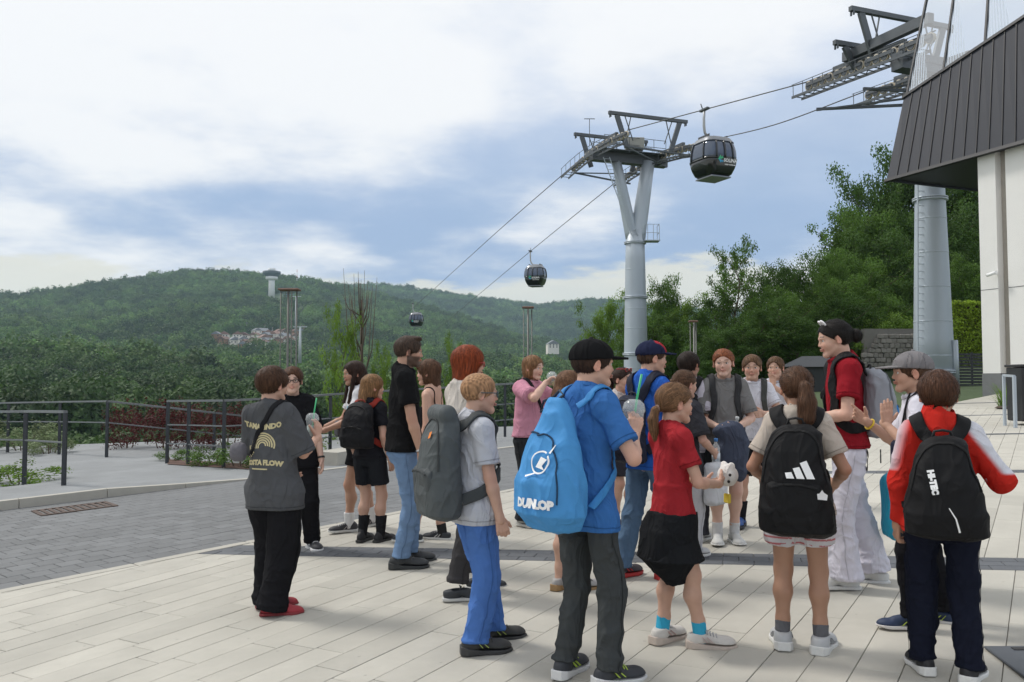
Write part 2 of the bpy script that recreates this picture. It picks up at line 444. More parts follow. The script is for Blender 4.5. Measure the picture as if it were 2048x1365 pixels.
def ribbon(f, pts, width, thick, o=.002, n=8, fix=None, it=6):
    """a flat strap laid along pts on the surface of field f"""
    P = catmull(pts, n)
    if f is not None:
        S = snap(f, P, o, it)
        if fix is not None:                                  # share of each control span that follows the surface
            w = np.interp(np.linspace(0, len(pts) - 1, len(P)), np.arange(len(pts)), fix)[:, None]
            P = P * (1 - w) + S * w
        else: P = S
        for _ in range(2):
            P[1:-1] = P[1:-1] * .5 + (P[:-2] + P[2:]) * .25
        dd_, g_ = grad(f, P); P = P + np.maximum(o - dd_, 0)[:, None] * g_
        _, g = grad(f, P)
    else: g = np.tile(ar(0, 0, 1), (len(P), 1))
    T = np.gradient(P, axis=0); T /= np.linalg.norm(T, axis=1)[:, None]
    S = np.cross(T, g); S /= np.maximum(np.linalg.norm(S, axis=1), 1e-6)[:, None]; Nn = np.cross(S, T)
    w, t = width / 2, thick
    prof_ = [(-w, 0), (-w, t * .7), (-w * .8, t), (w * .8, t), (w, t * .7), (w, 0)]
    V = np.concatenate([P + S * a + Nn * b for a, b in prof_]); k = len(P); m = len(prof_)
    fs = []
    for j in range(m):
        for i in range(k - 1):
            a, b = j * k + i, ((j + 1) % m) * k + i
            fs.append((a, b, b + 1, a + 1))
    return V, np.array(fs)[:, ::-1], P
def text_flat(s, size, bold=.0, spacing=1.):
    cu = bpy.data.curves.new('t', 'FONT'); cu.body = s; cu.size = size; cu.align_x = 'CENTER'; cu.align_y = 'CENTER'
    cu.offset = bold; cu.space_character = spacing; cu.resolution_u = 2
    o = bpy.data.objects.new('t', cu); col.objects.link(o)
    dg = bpy.context.evaluated_depsgraph_get(); me = bpy.data.meshes.new_from_object(o.evaluated_get(dg))
    V = np.array([v.co for v in me.vertices]); Fs = [tuple(p.vertices) for p in me.polygons]
    bpy.data.objects.remove(o); bpy.data.curves.remove(cu); bpy.data.meshes.remove(me)
    return V[:, :2], Fs
def decal(name, V2, Fs, f, org, ux, uy, m, parent, o=.003):
    """flat print: 2-D outline laid on field f from plane (org, ux, uy) along -normal"""
    ux, uy = np.array(ux, float), np.array(uy, float); ux /= np.linalg.norm(ux); uy /= np.linalg.norm(uy); n = np.cross(ux, uy)
    P = (np.array(org) + V2[:, :1] * ux + V2[:, 1:2] * uy).astype(f4)
    if f is not None:
        P0 = P + n * .25; t = np.zeros(len(P))
        for _ in range(30): t = t + np.clip(f((P0 - n * t[:, None]).astype(f4)) - o, -.05, .05) * .85
        P = P0 - n * t[:, None]
    me = bpy.data.meshes.new(name); me.from_pydata([tuple(map(float, p)) for p in P], [], Fs); me.materials.append(m); me.update()
    return obj(name, me, parent)
# ================================================================ terrain and hills
def sst(x, a, b):
    t = np.clip((x - a) / (b - a), 0, 1); return t * t * (3 - 2 * t)
SIL = np.array([(-200, 615), (0, 603), (100, 592), (200, 577), (290, 564), (370, 550), (450, 553), (520, 559), (600, 567), (680, 583), (760, 602), (850, 623),
                (930, 648), (1000, 672), (1060, 690), (1120, 703), (1200, 706), (1300, 715), (2300, 730)], float)
SIL2 = np.array([(500, 600), (640, 585), (740, 573), (800, 578), (880, 590), (960, 602), (1030, 610), (1080, 616), (1130, 611), (1190, 605), (1240, 608), (1300, 616), (1420, 628), (1600, 640), (2300, 660)], float)
def terr(X, Y):
    r = np.hypot(X, Y); az = np.degrees(np.arctan2(X, Y)); px = CX + F * np.tan(np.radians(np.clip(az, -60, 60)))
    near = GA * X + GB * Y - .14
    et = (HY - np.interp(px, SIL[:, 0], SIL[:, 1])) / F; Dt = 1650 - 300 * sst(px, 700, 1200)
    t = np.clip((r - 250) / (Dt - 250), 0, 1)
    e = -.060 + (et + .060) * t ** .8
    und = (np.sin(X * .011 + 1.3) * np.cos(Y * .009 + X * .004) * 9 + np.sin(X * .027 + Y * .018) * 4) * sst(r, 250, 500) * (1 - sst(r, Dt * .8, Dt))
    zl = 1.5 + e * r * np.cos(np.radians(az)) + und
    zl = np.where(r > Dt, 1.5 + et * Dt * np.cos(np.radians(az)) - (r - Dt) * .12, zl)
    zl = np.where(r < 250, np.interp(r, [0, 21, 27, 60, 120, 250], [0, 0, -3.2, -11, -15, -13.5]) + near * (1 - sst(r, 20, 40)), zl)
    rr = np.minimum(r, 40) / np.maximum(r, .1)
    zr = near * rr + np.maximum(r - 44, 0) * np.interp(az, [6, 12, 18, 26, 40], [-.1, -.04, .03, .13, .16]) * (1 - .5 * sst(r, 70, 160))
    zr = np.minimum(zr, 70)
    w = sst(az, 1.5, 7.5) * sst(r, 18, 30)
    w = w * (1 - sst(r, 150, 330) * (1 - sst(az, 14, 20)))
    return zl * (1 - w) + zr * w
m_grass = mat('meadow_soil', (.05, .08, .025), .9, var=.4, vscale=.6, bump=.5, bscale=6)
na, nr = 150, 150
az = np.linspace(R(-62), R(62), na); rr = np.concatenate([[.5, 8], np.geomspace(14, 2600, nr - 2)])
A, RR = np.meshgrid(az, rr, indexing='ij'); X, Y = RR * np.sin(A), RR * np.cos(A)
Z = terr(X, Y)
I = np.arange(na * nr).reshape(na, nr)
Q = np.stack([I[:-1, :-1], I[:-1, 1:], I[1:, 1:], I[1:, :-1]], -1).reshape(-1, 4)[:, ::-1]
tag(obj('terrain', mesh_np('terrain', np.stack([X, Y, Z], -1).reshape(-1, 3), Q, m_grass)), 'grassy valley floor and wooded hillside beyond the terrace', 'hillside', kind='structure')
# the farther ridge
def ridge_e(px): return (HY - np.interp(px, SIL2[:, 0], SIL2[:, 1])) / F
na2, nr2 = 120, 14
az = np.linspace(R(-30), R(40), na2); rr = np.linspace(1750, 3000, nr2); A, RR = np.meshgrid(az, rr, indexing='ij')
def ridge(X, Y):
    r = np.hypot(X, Y); az = np.arctan2(X, Y); px = CX + F * np.tan(az)
    zt = 1.5 + ridge_e(px) * 2600 * np.cos(az)
    t = np.clip((r - 1750) / 850, 0, 1.)
    return np.where(r < 2600, -40 + (zt + 40) * t ** .7, zt - (r - 2600) * .2)
X, Y = RR * np.sin(A), RR * np.cos(A); Z = ridge(X, Y)
I = np.arange(na2 * nr2).reshape(na2, nr2)
Q = np.stack([I[:-1, :-1], I[:-1, 1:], I[1:, 1:], I[1:, :-1]], -1).reshape(-1, 4)[:, ::-1]
tag(obj('hills', mesh_np('hills', np.stack([X, Y, Z], -1).reshape(-1, 3), Q, m_grass)), 'long far ridge behind the wooded hill', 'hills', kind='structure')
# ---------------------------------------------------------------- crowns of the far woods
def leaf_quads(C, Nrm, L, Wd, rs, jit=.9):
    """one bent leaf quad (two triangles folded) per centre"""
    n = len(C); D = rs.normal(size=(n, 3)); Nn = Nrm + rs.normal(size=(n, 3)) * jit; Nn /= np.linalg.norm(Nn, axis=1)[:, None]
    D -= (D * Nn).sum(1)[:, None] * Nn; D /= np.linalg.norm(D, axis=1)[:, None]; S = np.cross(Nn, D)
    L = np.broadcast_to(L, n)[:, None]; Wd = np.broadcast_to(Wd, n)[:, None]
    V = np.stack([C - D * L * .5, C + S * Wd * .5 + Nn * L * .06, C + D * L * .5, C - S * Wd * .5 + Nn * L * .06], 1).reshape(-1, 3)
    return V, np.arange(4 * n).reshape(n, 4)
def crown_lumps(rs, k, lump):
    """lumpy crown: centres of foliage clumps on and in a unit ellipsoid"""
    d = rs.normal(size=(k, 3)); d[:, 2] = d[:, 2] * .8 + .25; d /= np.linalg.norm(d, axis=1)[:, None]
    rad = rs.uniform(.45, 1.0, k) ** .6
    return d * rad[:, None], rs.uniform(.6, 1.3, k) * lump
def crown_mesh(name, seed, nclump, nleaf, L, m, conif=False, tint=(1, 1, 1)):
    rs = np.random.RandomState(seed)
    if conif:
        zc = rs.uniform(0, 1, nclump) ** .8; th = rs.uniform(0, 6.28, nclump); r_ = (1 - zc) * .42 + .03
        C = np.stack([np.cos(th) * r_, np.sin(th) * r_, zc * 2.6 - 1], 1); rad = np.full(nclump, .16)
    else:
        C, rad = crown_lumps(rs, nclump, .34)
    P, Nm, cl = [], [], []
    for i in range(nclump):
        d = rs.normal(size=(nleaf, 3)); d /= np.linalg.norm(d, axis=1)[:, None]
        r_ = rs.uniform(.55, 1.05, nleaf)[:, None]
        P.append(C[i] + d * rad[i] * r_); Nm.append(d * .7 + C[i] * .5 + np.array([0, 0, .3])); cl.append(np.full(nleaf, rs.uniform(.75, 1.25)))
    P = np.concatenate(P); Nm = np.concatenate(Nm); cl = np.concatenate(cl) * rs.uniform(.85, 1.15, len(P))
    V, Q = leaf_quads(P, Nm, L, L * .8, rs, .5)
    c = np.repeat(cl, 4)[:, None] * np.array(tint)
    return mesh_np(name, V, Q, m, c, False)
m_far = leafmat('far_leaves', (.060, .124, .028), rnd=.40, tr=.28, hue=(.108, .175, .040), patch=.42)
def scatter(name, pts, scl, protos, label, seed):
    """one wood: its crowns stand on points through geometry nodes"""
    rs = np.random.RandomState(seed)
    me = bpy.data.meshes.new(name); me.vertices.add(len(pts)); me.vertices.foreach_set('co', np.asarray(pts, f4).ravel())
    a = me.attributes.new('scl', 'FLOAT_VECTOR', 'POINT'); a.data.foreach_set('vector', np.asarray(scl, f4).ravel())
    a = me.attributes.new('rot', 'FLOAT_VECTOR', 'POINT')
    a.data.foreach_set('vector', np.stack([rs.uniform(-.12, .12, len(pts)), rs.uniform(-.12, .12, len(pts)), rs.uniform(0, 6.28, len(pts))], 1).astype(f4).ravel())
    o = obj(name, me)
    ng = bpy.data.node_groups.new(name, 'GeometryNodeTree')
    ng.interface.new_socket('Geometry', in_out='INPUT', socket_type='NodeSocketGeometry')
    ng.interface.new_socket('Geometry', in_out='OUTPUT', socket_type='NodeSocketGeometry')
    gi, go = ng.nodes.new('NodeGroupInput'), ng.nodes.new('NodeGroupOutput')
    iop = ng.nodes.new('GeometryNodeInstanceOnPoints'); join = ng.nodes.new('GeometryNodeGeometryToInstance')
    for p in protos:
        oi = ng.nodes.new('GeometryNodeObjectInfo'); oi.inputs['Object'].default_value = p
        ng.links.new(oi.outputs['Geometry'], join.inputs[0])
    ng.links.new(gi.outputs[0], iop.inputs['Points']); ng.links.new(join.outputs[0], iop.inputs['Instance']); iop.inputs['Pick Instance'].default_value = True
    for nm, sk in (('scl', 'Scale'), ('rot', 'Rotation')):
        na_ = ng.nodes.new('GeometryNodeInputNamedAttribute'); na_.data_type = 'FLOAT_VECTOR'; na_.inputs['Name'].default_value = nm
        ng.links.new(na_.outputs['Attribute'], iop.inputs[sk])
    ng.links.new(iop.outputs[0], go.inputs[0])
    md = o.modifiers.new('w', 'NODES'); md.node_group = ng
    return tag(o, label, 'woods', kind='stuff')
far_p = [bpy.data.objects.new('far_crown', crown_mesh('far_crown', 100 + i, 18, 24, .21, m_far)) for i in range(9)]
m_midl = leafmat('valley_leaves', (.030, .066, .017), rnd=.45, tr=.25, hue=(.062, .11, .026))
mid_p = [bpy.data.objects.new('mid_crown', crown_mesh('mid_crown', 140 + i, 42, 60, .15, m_midl)) for i in range(4)]
rs = np.random.RandomState(5)
def wood_points(n, a0, a1, r0, r1, pw=1.0):
    a = np.radians(rs.uniform(a0, a1, n)); r = np.sqrt(rs.uniform(r0 ** 2, r1 ** 2, n)) if pw == 1 else r0 * (r1 / r0) ** rs.uniform(0, 1, n)
    return r * np.sin(a), r * np.cos(a)
CLEAR = []                                       # clearings in the wood: pixel ellipses where the village and field lie
def proj(X, Y, Z):
    yc = Y * math.cos(PIT) + (Z - CAMZ) * math.sin(PIT); zc = -Y * math.sin(PIT) + (Z - CAMZ) * math.cos(PIT)
    return CX + F * X / yc, CY - F * zc / yc
def not_clear(X, Y, Z):
    u, v = proj(X, Y, Z); k = np.ones(len(X), bool)
    for (cx, cy, ax, ay) in CLEAR: k &= ((u - cx) / ax) ** 2 + ((v - cy) / ay) ** 2 > 1
    return k
CLEAR += [(505, 690, 105, 22), (495, 735, 62, 12), (560, 600, 34, 12), (30, 668, 36, 6), (430, 606, 60, 6), (1130, 737, 30, 9), (1040, 762, 40, 10), (600, 640, 12, 46)]
X, Y = wood_points(11500, -33, 12, 430, 1670); Z = terr(X, Y); k = not_clear(X, Y, Z); X, Y, Z = X[k], Y[k], Z[k]
s = rs.uniform(5.0, 10.5, len(X)); scatter('woods', np.stack([X, Y, Z + s * .7], 1), np.stack([s, s, s * rs.uniform(.8, 1.3, len(X))], 1), far_p, 'dark green wood covering the whole hill across the valley', 1)
X, Y = wood_points(1500, -33, 10, 175, 440); Z = terr(X, Y); k = not_clear(X, Y, Z); X, Y, Z = X[k], Y[k], Z[k]
s = rs.uniform(4.2, 7.0, len(X)); scatter('woods', np.stack([X, Y, Z + s * .9], 1), np.stack([s, s, s * rs.uniform(.9, 1.4, len(X))], 1), mid_p, 'nearer dense tree crowns filling the valley below the railing', 2)
X, Y = wood_points(5200, -15, 16, 1900, 2620); Z = ridge(X, Y)
s = rs.uniform(8, 14, len(X)); scatter('woods', np.stack([X, Y, Z + s * .4], 1), np.stack([s, s, s * rs.uniform(.8, 1.2, len(X))], 1), far_p, 'bluish wood on the far ridge behind the hill', 3)
X, Y = wood_points(420, -34, -2, 62, 175); Z = terr(X, Y)
s = rs.uniform(2.6, 4.6, len(X)); scatter('woods', np.stack([X, Y, Z + s * .55], 1), np.stack([s, s, s * rs.uniform(.9, 1.3, len(X))], 1), mid_p, 'bushes and young trees on the slope just below the terrace', 4)
# ---------------------------------------------------------------- village on the hill
m_wallh = mat('house_render', (.78, .74, .68), .85, var=.1); m_woodh = mat('house_timber', (.30, .17, .10), .8, var=.2)
m_roofb = mat('roof_brown', (.21, .125, .10), .8, rnd=.25); m_roofr = mat('roof_red', (.45, .10, .05), .8); m_roofg = mat('roof_grey', (.20, .21, .23), .7); m_wind = mat('window_glass_far', (.03, .035, .045), .25, var=.1)
def house(px, py, w, d, h, rz, roof, wallm, label, grp, Y=None, flat=False):
    q = None
    for Yt in np.geomspace(300, 1700, 400):                         # where the sight line meets the hillside
        p = at(px, py, Yt)
        if p.z < float(terr(np.array([p.x]), np.array([p.y]))[0]) + .5: q = p; break
    q = q or at(px, py, 900)
    o = empty('house', (q.x, q.y, q.z - .3), rz); tag(o, label, 'house', grp)
    mb = MB(); mb.box((0, 0, h / 2 - 3), (w, d, h + 6)); wl = mb.build('wall', wallm, o)
    hr = w * .32 if not flat else .8
    mb = MB(); ov = .6
    if flat: mb.box((0, 0, h + .4), (w + ov, d + ov, .8))
    else:
        mb.add([(-w / 2 - ov, -d / 2 - ov, h - .3), (w / 2 + ov, -d / 2 - ov, h - .3), (w / 2 + ov, d / 2 + ov, h - .3), (-w / 2 - ov, d / 2 + ov, h - .3), (0, -d / 2 - ov, h + hr), (0, d / 2 + ov, h + hr)],
               [(0, 1, 4), (2, 3, 5), (1, 2, 5, 4), (3, 0, 4, 5), (0, 3, 2, 1)])
        mb.add([(-w / 2, -d / 2 + .1, h - .2), (w / 2, -d / 2 + .1, h - .2), (0, -d / 2 + .1, h + hr - .4)], [(0, 1, 2)])
    mb.build('roof', roof, o)
    for x in np.linspace(-w * .3, w * .3, max(2, int(w // 3.2))):
        for z in ([h * .5] if h < 5 else [h * .3, h * .72]):
            MB().box((x, -d / 2 - .03, z), (1.1, .12, 1.4)).build('window', m_wind, o)
    return o
rows = [(662, 470, 610, 12), (672, 500, 612, 12), (680, 425, 600, 17), (689, 440, 590, 14), (698, 480, 550, 8)]
hn = 0; rsv = random.Random(3); ORD = 'leftmost,second,third,fourth,fifth,sixth,seventh,eighth,ninth,tenth'.split(',')
place = ['uphill edge', 'upper row', 'middle row', 'lower row', 'downhill edge']
for ri, (py, x0, x1, n) in enumerate(rows):
    for i in range(n // 2 + 1):
        px = x0 + (x1 - x0) * (i + rsv.uniform(.2, .8)) / (n // 2 + 1)
        house(px, py + rsv.uniform(-2, 2), rsv.uniform(8, 12), rsv.uniform(10, 14), rsv.uniform(4.6, 7), rsv.uniform(-.7, .7), rsv.choice([m_roofb, m_roofb, m_roofg]), rsv.choice([m_wallh, m_woodh, m_wallh]),
              ('%s small gabled house in the %s of the hillside cluster' if i == 0 else '%s small gabled house from the left in the %s of the hillside cluster') % (ORD[i], place[ri]), 'holiday houses on the hill')
house(495, 736, 54, 16, 6, .05, m_roofg, m_wallh, 'long grey flat-roofed hall below the cluster of houses', None, flat=True)
house(455, 728, 8, 9, 4, .3, m_roofr, m_wallh, 'house with a bright red roof beside the long grey hall', None)
house(1125, 735, 15, 12, 5, .5, m_roofr, m_wallh, 'orange-roofed white house among trees below the far ridge', None)
house(1040, 762, 12, 9, 4, -.3, m_wallh, m_wallh, 'pale low building among trees behind the girl in pink', None)
house(893, 693, 9, 8, 4, .2, m_wallh, m_wallh, 'small white house above the bearded man', None)
house(1010, 700, 10, 9, 4, .7, m_roofg, m_woodh, 'brown timber house left of the twin steel light column', None)
house(1105, 697, 12, 9, 5, .2, m_roofg, m_wallh, 'grey-roofed house right of the twin steel light column', None)
house(580, 597, 20, 12, 6, .1, mat('roof_blue', (.10, .16, .32), .5), mat('station_blue', (.12, .18, .34), .5), 'dark blue station building at the foot of the white lookout tower', None, flat=True)
house(517, 601, 16, 9, 4, -.1, m_roofb, m_wallh, 'pale building on the cleared ground left of the lookout tower', None, flat=True)
# lookout tower on the hill
q = at(543, 589, 1350); m_white = mat('white_concrete', (.86, .86, .86), .7, var=.05); m_gdark = mat('dark_glazing', (.05, .07, .08), .2)
o = empty('lookout_tower', q); tag(o, 'white lookout tower with a wide dark viewing deck on the hilltop', 'tower'); o.scale = (1.12, 1.12, 1.12)
MB().lathe([(4.6, -10), (4.2, 16), (4.4, 20)], n=20).build('shaft', m_white, o)
MB().lathe([(4.6, 20), (8.4, 21.5), (8.4, 25)], n=24).build('viewing_gallery', m_white, o)
MB().lathe([(8.0, 25.05), (12.5, 29), (12.5, 32.5), (9.5, 33.2)], n=24).build('deck', m_gdark, o)
MB().lathe([(5.2, 33.25), (5.2, 37), (3, 37.2)], n=16).build('lift_head', m_white, o)
q = at(594, 553, 1500); o = empty('radio_mast', q)
tag(o, 'thin red and white radio mast on the ridge right of the lookout tower', 'mast')
for i in range(4): MB().tube([(0, 0, -8 + i * 5), (0, 0, -3.02 + i * 5)], .45, 6).build('mast_section', mat('mast_red', (.5, .12, .08)) if i % 2 else m_white, o)
# distant cableway towers on the slope
for (px, y0, y1, Yd, lab) in ((592, 594, 640, 800, 'slim grey cableway tower under the lookout tower'), (600, 655, 690, 560, 'slim grey cableway tower in the valley below the lookout tower')):
    b_, t_ = at(px, y1, Yd), at(px, y0, Yd); o = empty('cableway_tower', b_); tag(o, lab, 'pylon', 'distant cableway towers')
    hgt = t_.z - b_.z; mm = mat('galvanised_far', (.52, .55, .57), .5)
    MB().tube([(0, 0, -12), (0, 0, hgt)], [1.2, .7], 10).build('pillar', mm, o)
    MB().box((0, 0, hgt + .3), (9, 1.2, .6)).build('crossarm', mm, o)
# ================================================================ paving, road, kerbs
DIR = Vector((.627, 1)).normalized(); PRP = Vector((DIR.y, -DIR.x))          # slab courses run along DIR
m_slab = mat('slab_concrete', (.46, .44, .385), .82, var=.07, vscale=3.5, bump=.25, bscale=220, rnd=.075, world=True, dirt=.085)
m_mort = mat('joint_sand', (.29, .275, .24), .95, var=.2, vscale=30)
m_sett = mat('grey_paver', (.155, .16, .163), .8, var=.12, vscale=9, bump=.3, bscale=160, rnd=.12, world=True, dirt=.10)
m_dark = mat('dark_paver', (.105, .112, .122), .8, var=.15, vscale=12, bump=.3, bscale=150, rnd=.12)
m_walk = mat('pale_walk', (.235, .245, .25), .85, var=.08, vscale=2.5, bump=.4, bscale=90, world=True, dirt=.10)
m_kerb = mat('kerb_concrete', (.42, .40, .35), .85, var=.12, vscale=8, bump=.3, bscale=120)
def v2(p): return Vector((p.x, p.y))
def side(p, a, b): return (b.x - a.x) * (p.y - a.y) - (b.y - a.y) * (p.x - a.x)
def clip_poly(poly, a, b, keep=1):
    out = []
    for i in range(len(poly)):
        p, q = poly[i], poly[(i + 1) % len(poly)]; sp, sq = side(p, a, b) * keep, side(q, a, b) * keep
        if sp >= 0: out.append(p)
        if sp * sq < 0: out.append(p + (q - p) * (sp / (sp - sq)))
    return out
e0, e1 = v2(gp(0, 1187)), v2(gp(650, 1057)); ed = (e1 - e0).normalized(); EA, EB = e0 - ed * 12, e0 + ed * 40        # road / terrace edge
k0_, k1_ = v2(gp(210, 994)), v2(gp(560, 951)); kd = (k1_ - k0_).normalized(); KA, KB = k0_ - kd * 14, k0_ + kd * 30  # far road edge
b0, b1 = v2(gp(403, 1108)), v2(gp(2040, 1141)); bd = (b1 - b0).normalized(); bn = Vector((-bd.y, bd.x))
def sheet(name, poly, z, m, label=None, cat=None, parent=None):
    me = bpy.data.meshes.new(name); me.from_pydata([(p.x, p.y, G(p.x, p.y) + z) for p in poly], [], [tuple(range(len(poly)))]); me.materials.append(m); me.update()
    o = obj(name, me, parent)
    if label: tag(o, label, cat, kind='structure')
    return o
def inframe(p, mx=70):
    z = G(p.x, p.y)
    if p.y < 2.5: return False
    u, v = proj(p.x, p.y, z); return -mx < u < 2048 + mx and v < 1365 + 90
def piece(poly, z, ch, th=.03):
    """bevelled paving piece from a convex outline: top, chamfer, sides"""
    n = len(poly); c = sum(poly, Vector((0, 0))) / n
    inn = []
    for p in poly:
        d = c - p; inn.append(p + d * min(.5, ch / max(d.length, .01) * 1.3))
    rings = [(poly, z - th), (poly, z - ch * .7), (inn, z)]
    vs = [(p.x, p.y, G(p.x, p.y) + zz_) for r_, zz_ in rings for p in r_]
    fs = [tuple(range(2 * n, 3 * n))] + [(k * n + i, k * n + (i + 1) % n, (k + 1) * n + (i + 1) % n, (k + 1) * n + i) for k in (0, 1) for i in range(n)]
    return vs, fs
far = 34.0
pave = sheet('pavement', clip_poly([Vector((-14, .6)), Vector((24, .6)), Vector((24, far)), Vector((-14, far))], EA, EB, -1), -.012, m_mort, 'pale concrete slab paving of the terrace', 'pavement')
BANDS = [(0.0, .36)]
for py, w in ((946, .26), (870, .22), (831, .20), (806, .20)):
    p = v2(gp(1985, py)); BANDS.append(((p - b0).dot(bn), w))
def lay(parent, name, m, gen, mstuff_name):
    """gen yields convex outlines; the 300 nearest in view become parts, the rest one joined part"""
    L = [p for p in gen if len(p) >= 3]
    L = [(p, sum(p, Vector((0, 0))) / len(p)) for p in L]
    L = [x for x in L if any(inframe(q) for q in x[0])]
    L.sort(key=lambda x: x[1].length)
    for p, c in L[:300]:
        vs, fs = piece([q - c for q in p], 0, .0042)
        vs = [(x, y, z) for x, y, z in vs]
        me = bpy.data.meshes.new(name); me.from_pydata(vs, [], fs); me.materials.append(m); me.update()
        o = obj(name, me, parent, (c.x, c.y, G(c.x, c.y) + random.uniform(-.0012, .0012)))
    if L[300:]:
        mb = MB()
        for p, c in L[300:]:
            vs, fs = piece(p, random.uniform(-.001, .001), .0042); mb.add(vs, fs)
        o = mb.build(mstuff_name, m, parent); o['kind'] = 'stuff'
def area(p): return abs(sum(p[i].x * p[(i + 1) % len(p)].y - p[(i + 1) % len(p)].x * p[i].y for i in range(len(p)))) / 2
def slabs():
    rnd = random.Random(11); W_ = .20
    for it in range(-90, 190):
        s_ = -3 + rnd.uniform(0, .9)
        while s_ < 26:
            ln = rnd.choice([.6, .8, .8, 1.0]); g = .0018
            t0, t1 = it * W_ + g, (it + 1) * W_ - g
            poly = [DIR * a + PRP * b for a, b in ((s_ + g, t0), (s_ + g, t1), (s_ + ln - g, t1), (s_ + ln - g, t0))]
            s_ += ln
            c = sum(poly, Vector((0, 0))) / 4
            if c.y > 21 or c.y < 2.4 or abs(c.x) > .75 * c.y + 1: continue
            poly = clip_poly(poly, EA, EB, -1)
            parts_ = [poly]
            for (o_, w_) in BANDS:
                nx = []
                for p in parts_:
                    if len(p) < 3: continue
                    A_ = b0 + bn * (o_ - .004); B_ = A_ + bd; C_ = b0 + bn * (o_ + w_ + .004); D_ = C_ + bd
                    lo_ = clip_poly(p, A_, B_, -1); hi_ = clip_poly(p, C_, D_, 1)
                    nx += [x for x in (lo_, hi_) if len(x) >= 3 and area(x) > .002]
                parts_ = nx
            for p in parts_: yield p
lay(pave, 'slab', m_slab, slabs(), 'far_slabs')
def band_setts():
    for bi, (o_, w_) in enumerate(BANDS[:2]):
        nrow = 3 if bi == 0 else 2
        for r_ in range(nrow):
            L0 = -3.4 + (r_ % 2) * .11
            while L0 < 14:
                g = .002; h0, h1 = o_ + w_ * r_ / nrow + g, o_ + w_ * (r_ + 1) / nrow - g
                poly = [b0 + bd * a + bn * b for a, b in ((L0 + g, h0), (L0 + .22 - g, h0), (L0 + .22 - g, h1), (L0 + g, h1))]
                L0 += .22
                yield clip_poly(poly, EA, EB, -1)
lay(pave, 'band_paver', m_dark, band_setts(), 'band_pavers')
for (o_, w_) in BANDS[2:]:
    sheet('band_strip', clip_poly([b0 + bn * o_ + bd * -2, b0 + bn * o_ + bd * 30, b0 + bn * (o_ + w_) + bd * 30, b0 + bn * (o_ + w_) + bd * -2], EA, EB, -1), .002, m_dark, parent=pave)
sheet('far_slab_field', clip_poly([Vector((-2, 20.4)), Vector((24, 20.4)), Vector((24, far)), Vector((-2, far))], EA, EB, -1), -.004, m_slab, parent=pave)
# road of grey setts
road = sheet('road', clip_poly(clip_poly([Vector((-30, 1)), Vector((10, 1)), Vector((10, 26)), Vector((-30, 26))], EA, EB, 1), KA, KB, -1), -.014, m_mort, 'grey paver road running between terrace and walk', 'road')
rn = Vector((-ed.y, ed.x))
def road_setts():
    for r_ in range(0, 45):
        L0 = -6 + (r_ % 2) * .1
        while L0 < 26:
            g = .003; h0, h1 = .12 + r_ * .2 + g, .12 + (r_ + 1) * .2 - g
            poly = [e0 + ed * a + rn * b for a, b in ((L0 + g, h0), (L0 + .2 - g, h0), (L0 + .2 - g, h1), (L0 + g, h1))]
            L0 += .2
            c = sum(poly, Vector((0, 0))) / 4
            if c.y > 17 or not inframe(c, 40): continue
            p = clip_poly(poly, KA, KB, -1)
            if len(p) >= 3 and area(p) > .004: yield p
lay(road, 'paver', m_sett, road_setts(), 'far_pavers')
sheet('far_paver_field', clip_poly(clip_poly([Vector((-12, 16.9)), Vector((10, 16.9)), Vector((10, 26)), Vector((-12, 26))], EA, EB, 1), KA, KB, -1), -.006, m_sett, parent=road)
for i in range(22):                                              # pale edging stones along the road
    a = -5 + i * 1.0
    vs, fs = piece([e0 + ed * x + rn * y for x, y in ((a + .004, .004), (a + .996, .004), (a + .996, .112), (a + .004, .112))], .003, .008)
    MB().add(vs, fs).build('edging_stone', m_kerb, road)
# walk beyond the road
kn = Vector((-kd.y, kd.x))
walk = sheet('walkway', clip_poly([Vector((-30, 6)), Vector((6, 6)), Vector((6, 21)), Vector((-9, 20.5)), Vector((-30, 22))], KA, KB, 1), .0, m_walk, 'pale grey walk beyond the road', 'walk')
for i in range(26):
    a = -8 + i * 1.0; rise = float(np.interp(a, [-8, 0, 1.8, 30], [.12, .11, .012, .012]))
    x0, x1 = a + .004, a + .996
    pts = [k0_ + kd * x + kn * y for x, y in ((x0, -.10), (x1, -.10), (x1, .02), (x0, .02))]
    r2 = float(np.interp(a + 1, [-8, 0, 1.8, 30], [.12, .11, .012, .012]))
    zs = [rise, r2, r2, rise]
    vs = [(p.x, p.y, G(p.x, p.y) - .03) for p in pts] + [(p.x, p.y, G(p.x, p.y) + z_) for p, z_ in zip(pts, zs)]
    MB().add(vs, [(4, 5, 6, 7), (0, 1, 5, 4), (1, 2, 6, 5), (2, 3, 7, 6), (3, 0, 4, 7)]).build('kerb_stone', m_kerb, walk)
# raised walk behind the kerb at the left
p_ = [k0_ + kd * x + kn * y for x, y in ((-9, .02), (0, .02), (.4, .6), (-.4, 1.6), (-9, 1.9))]
sheet('raised_walk', p_, .10, m_walk, parent=walk)
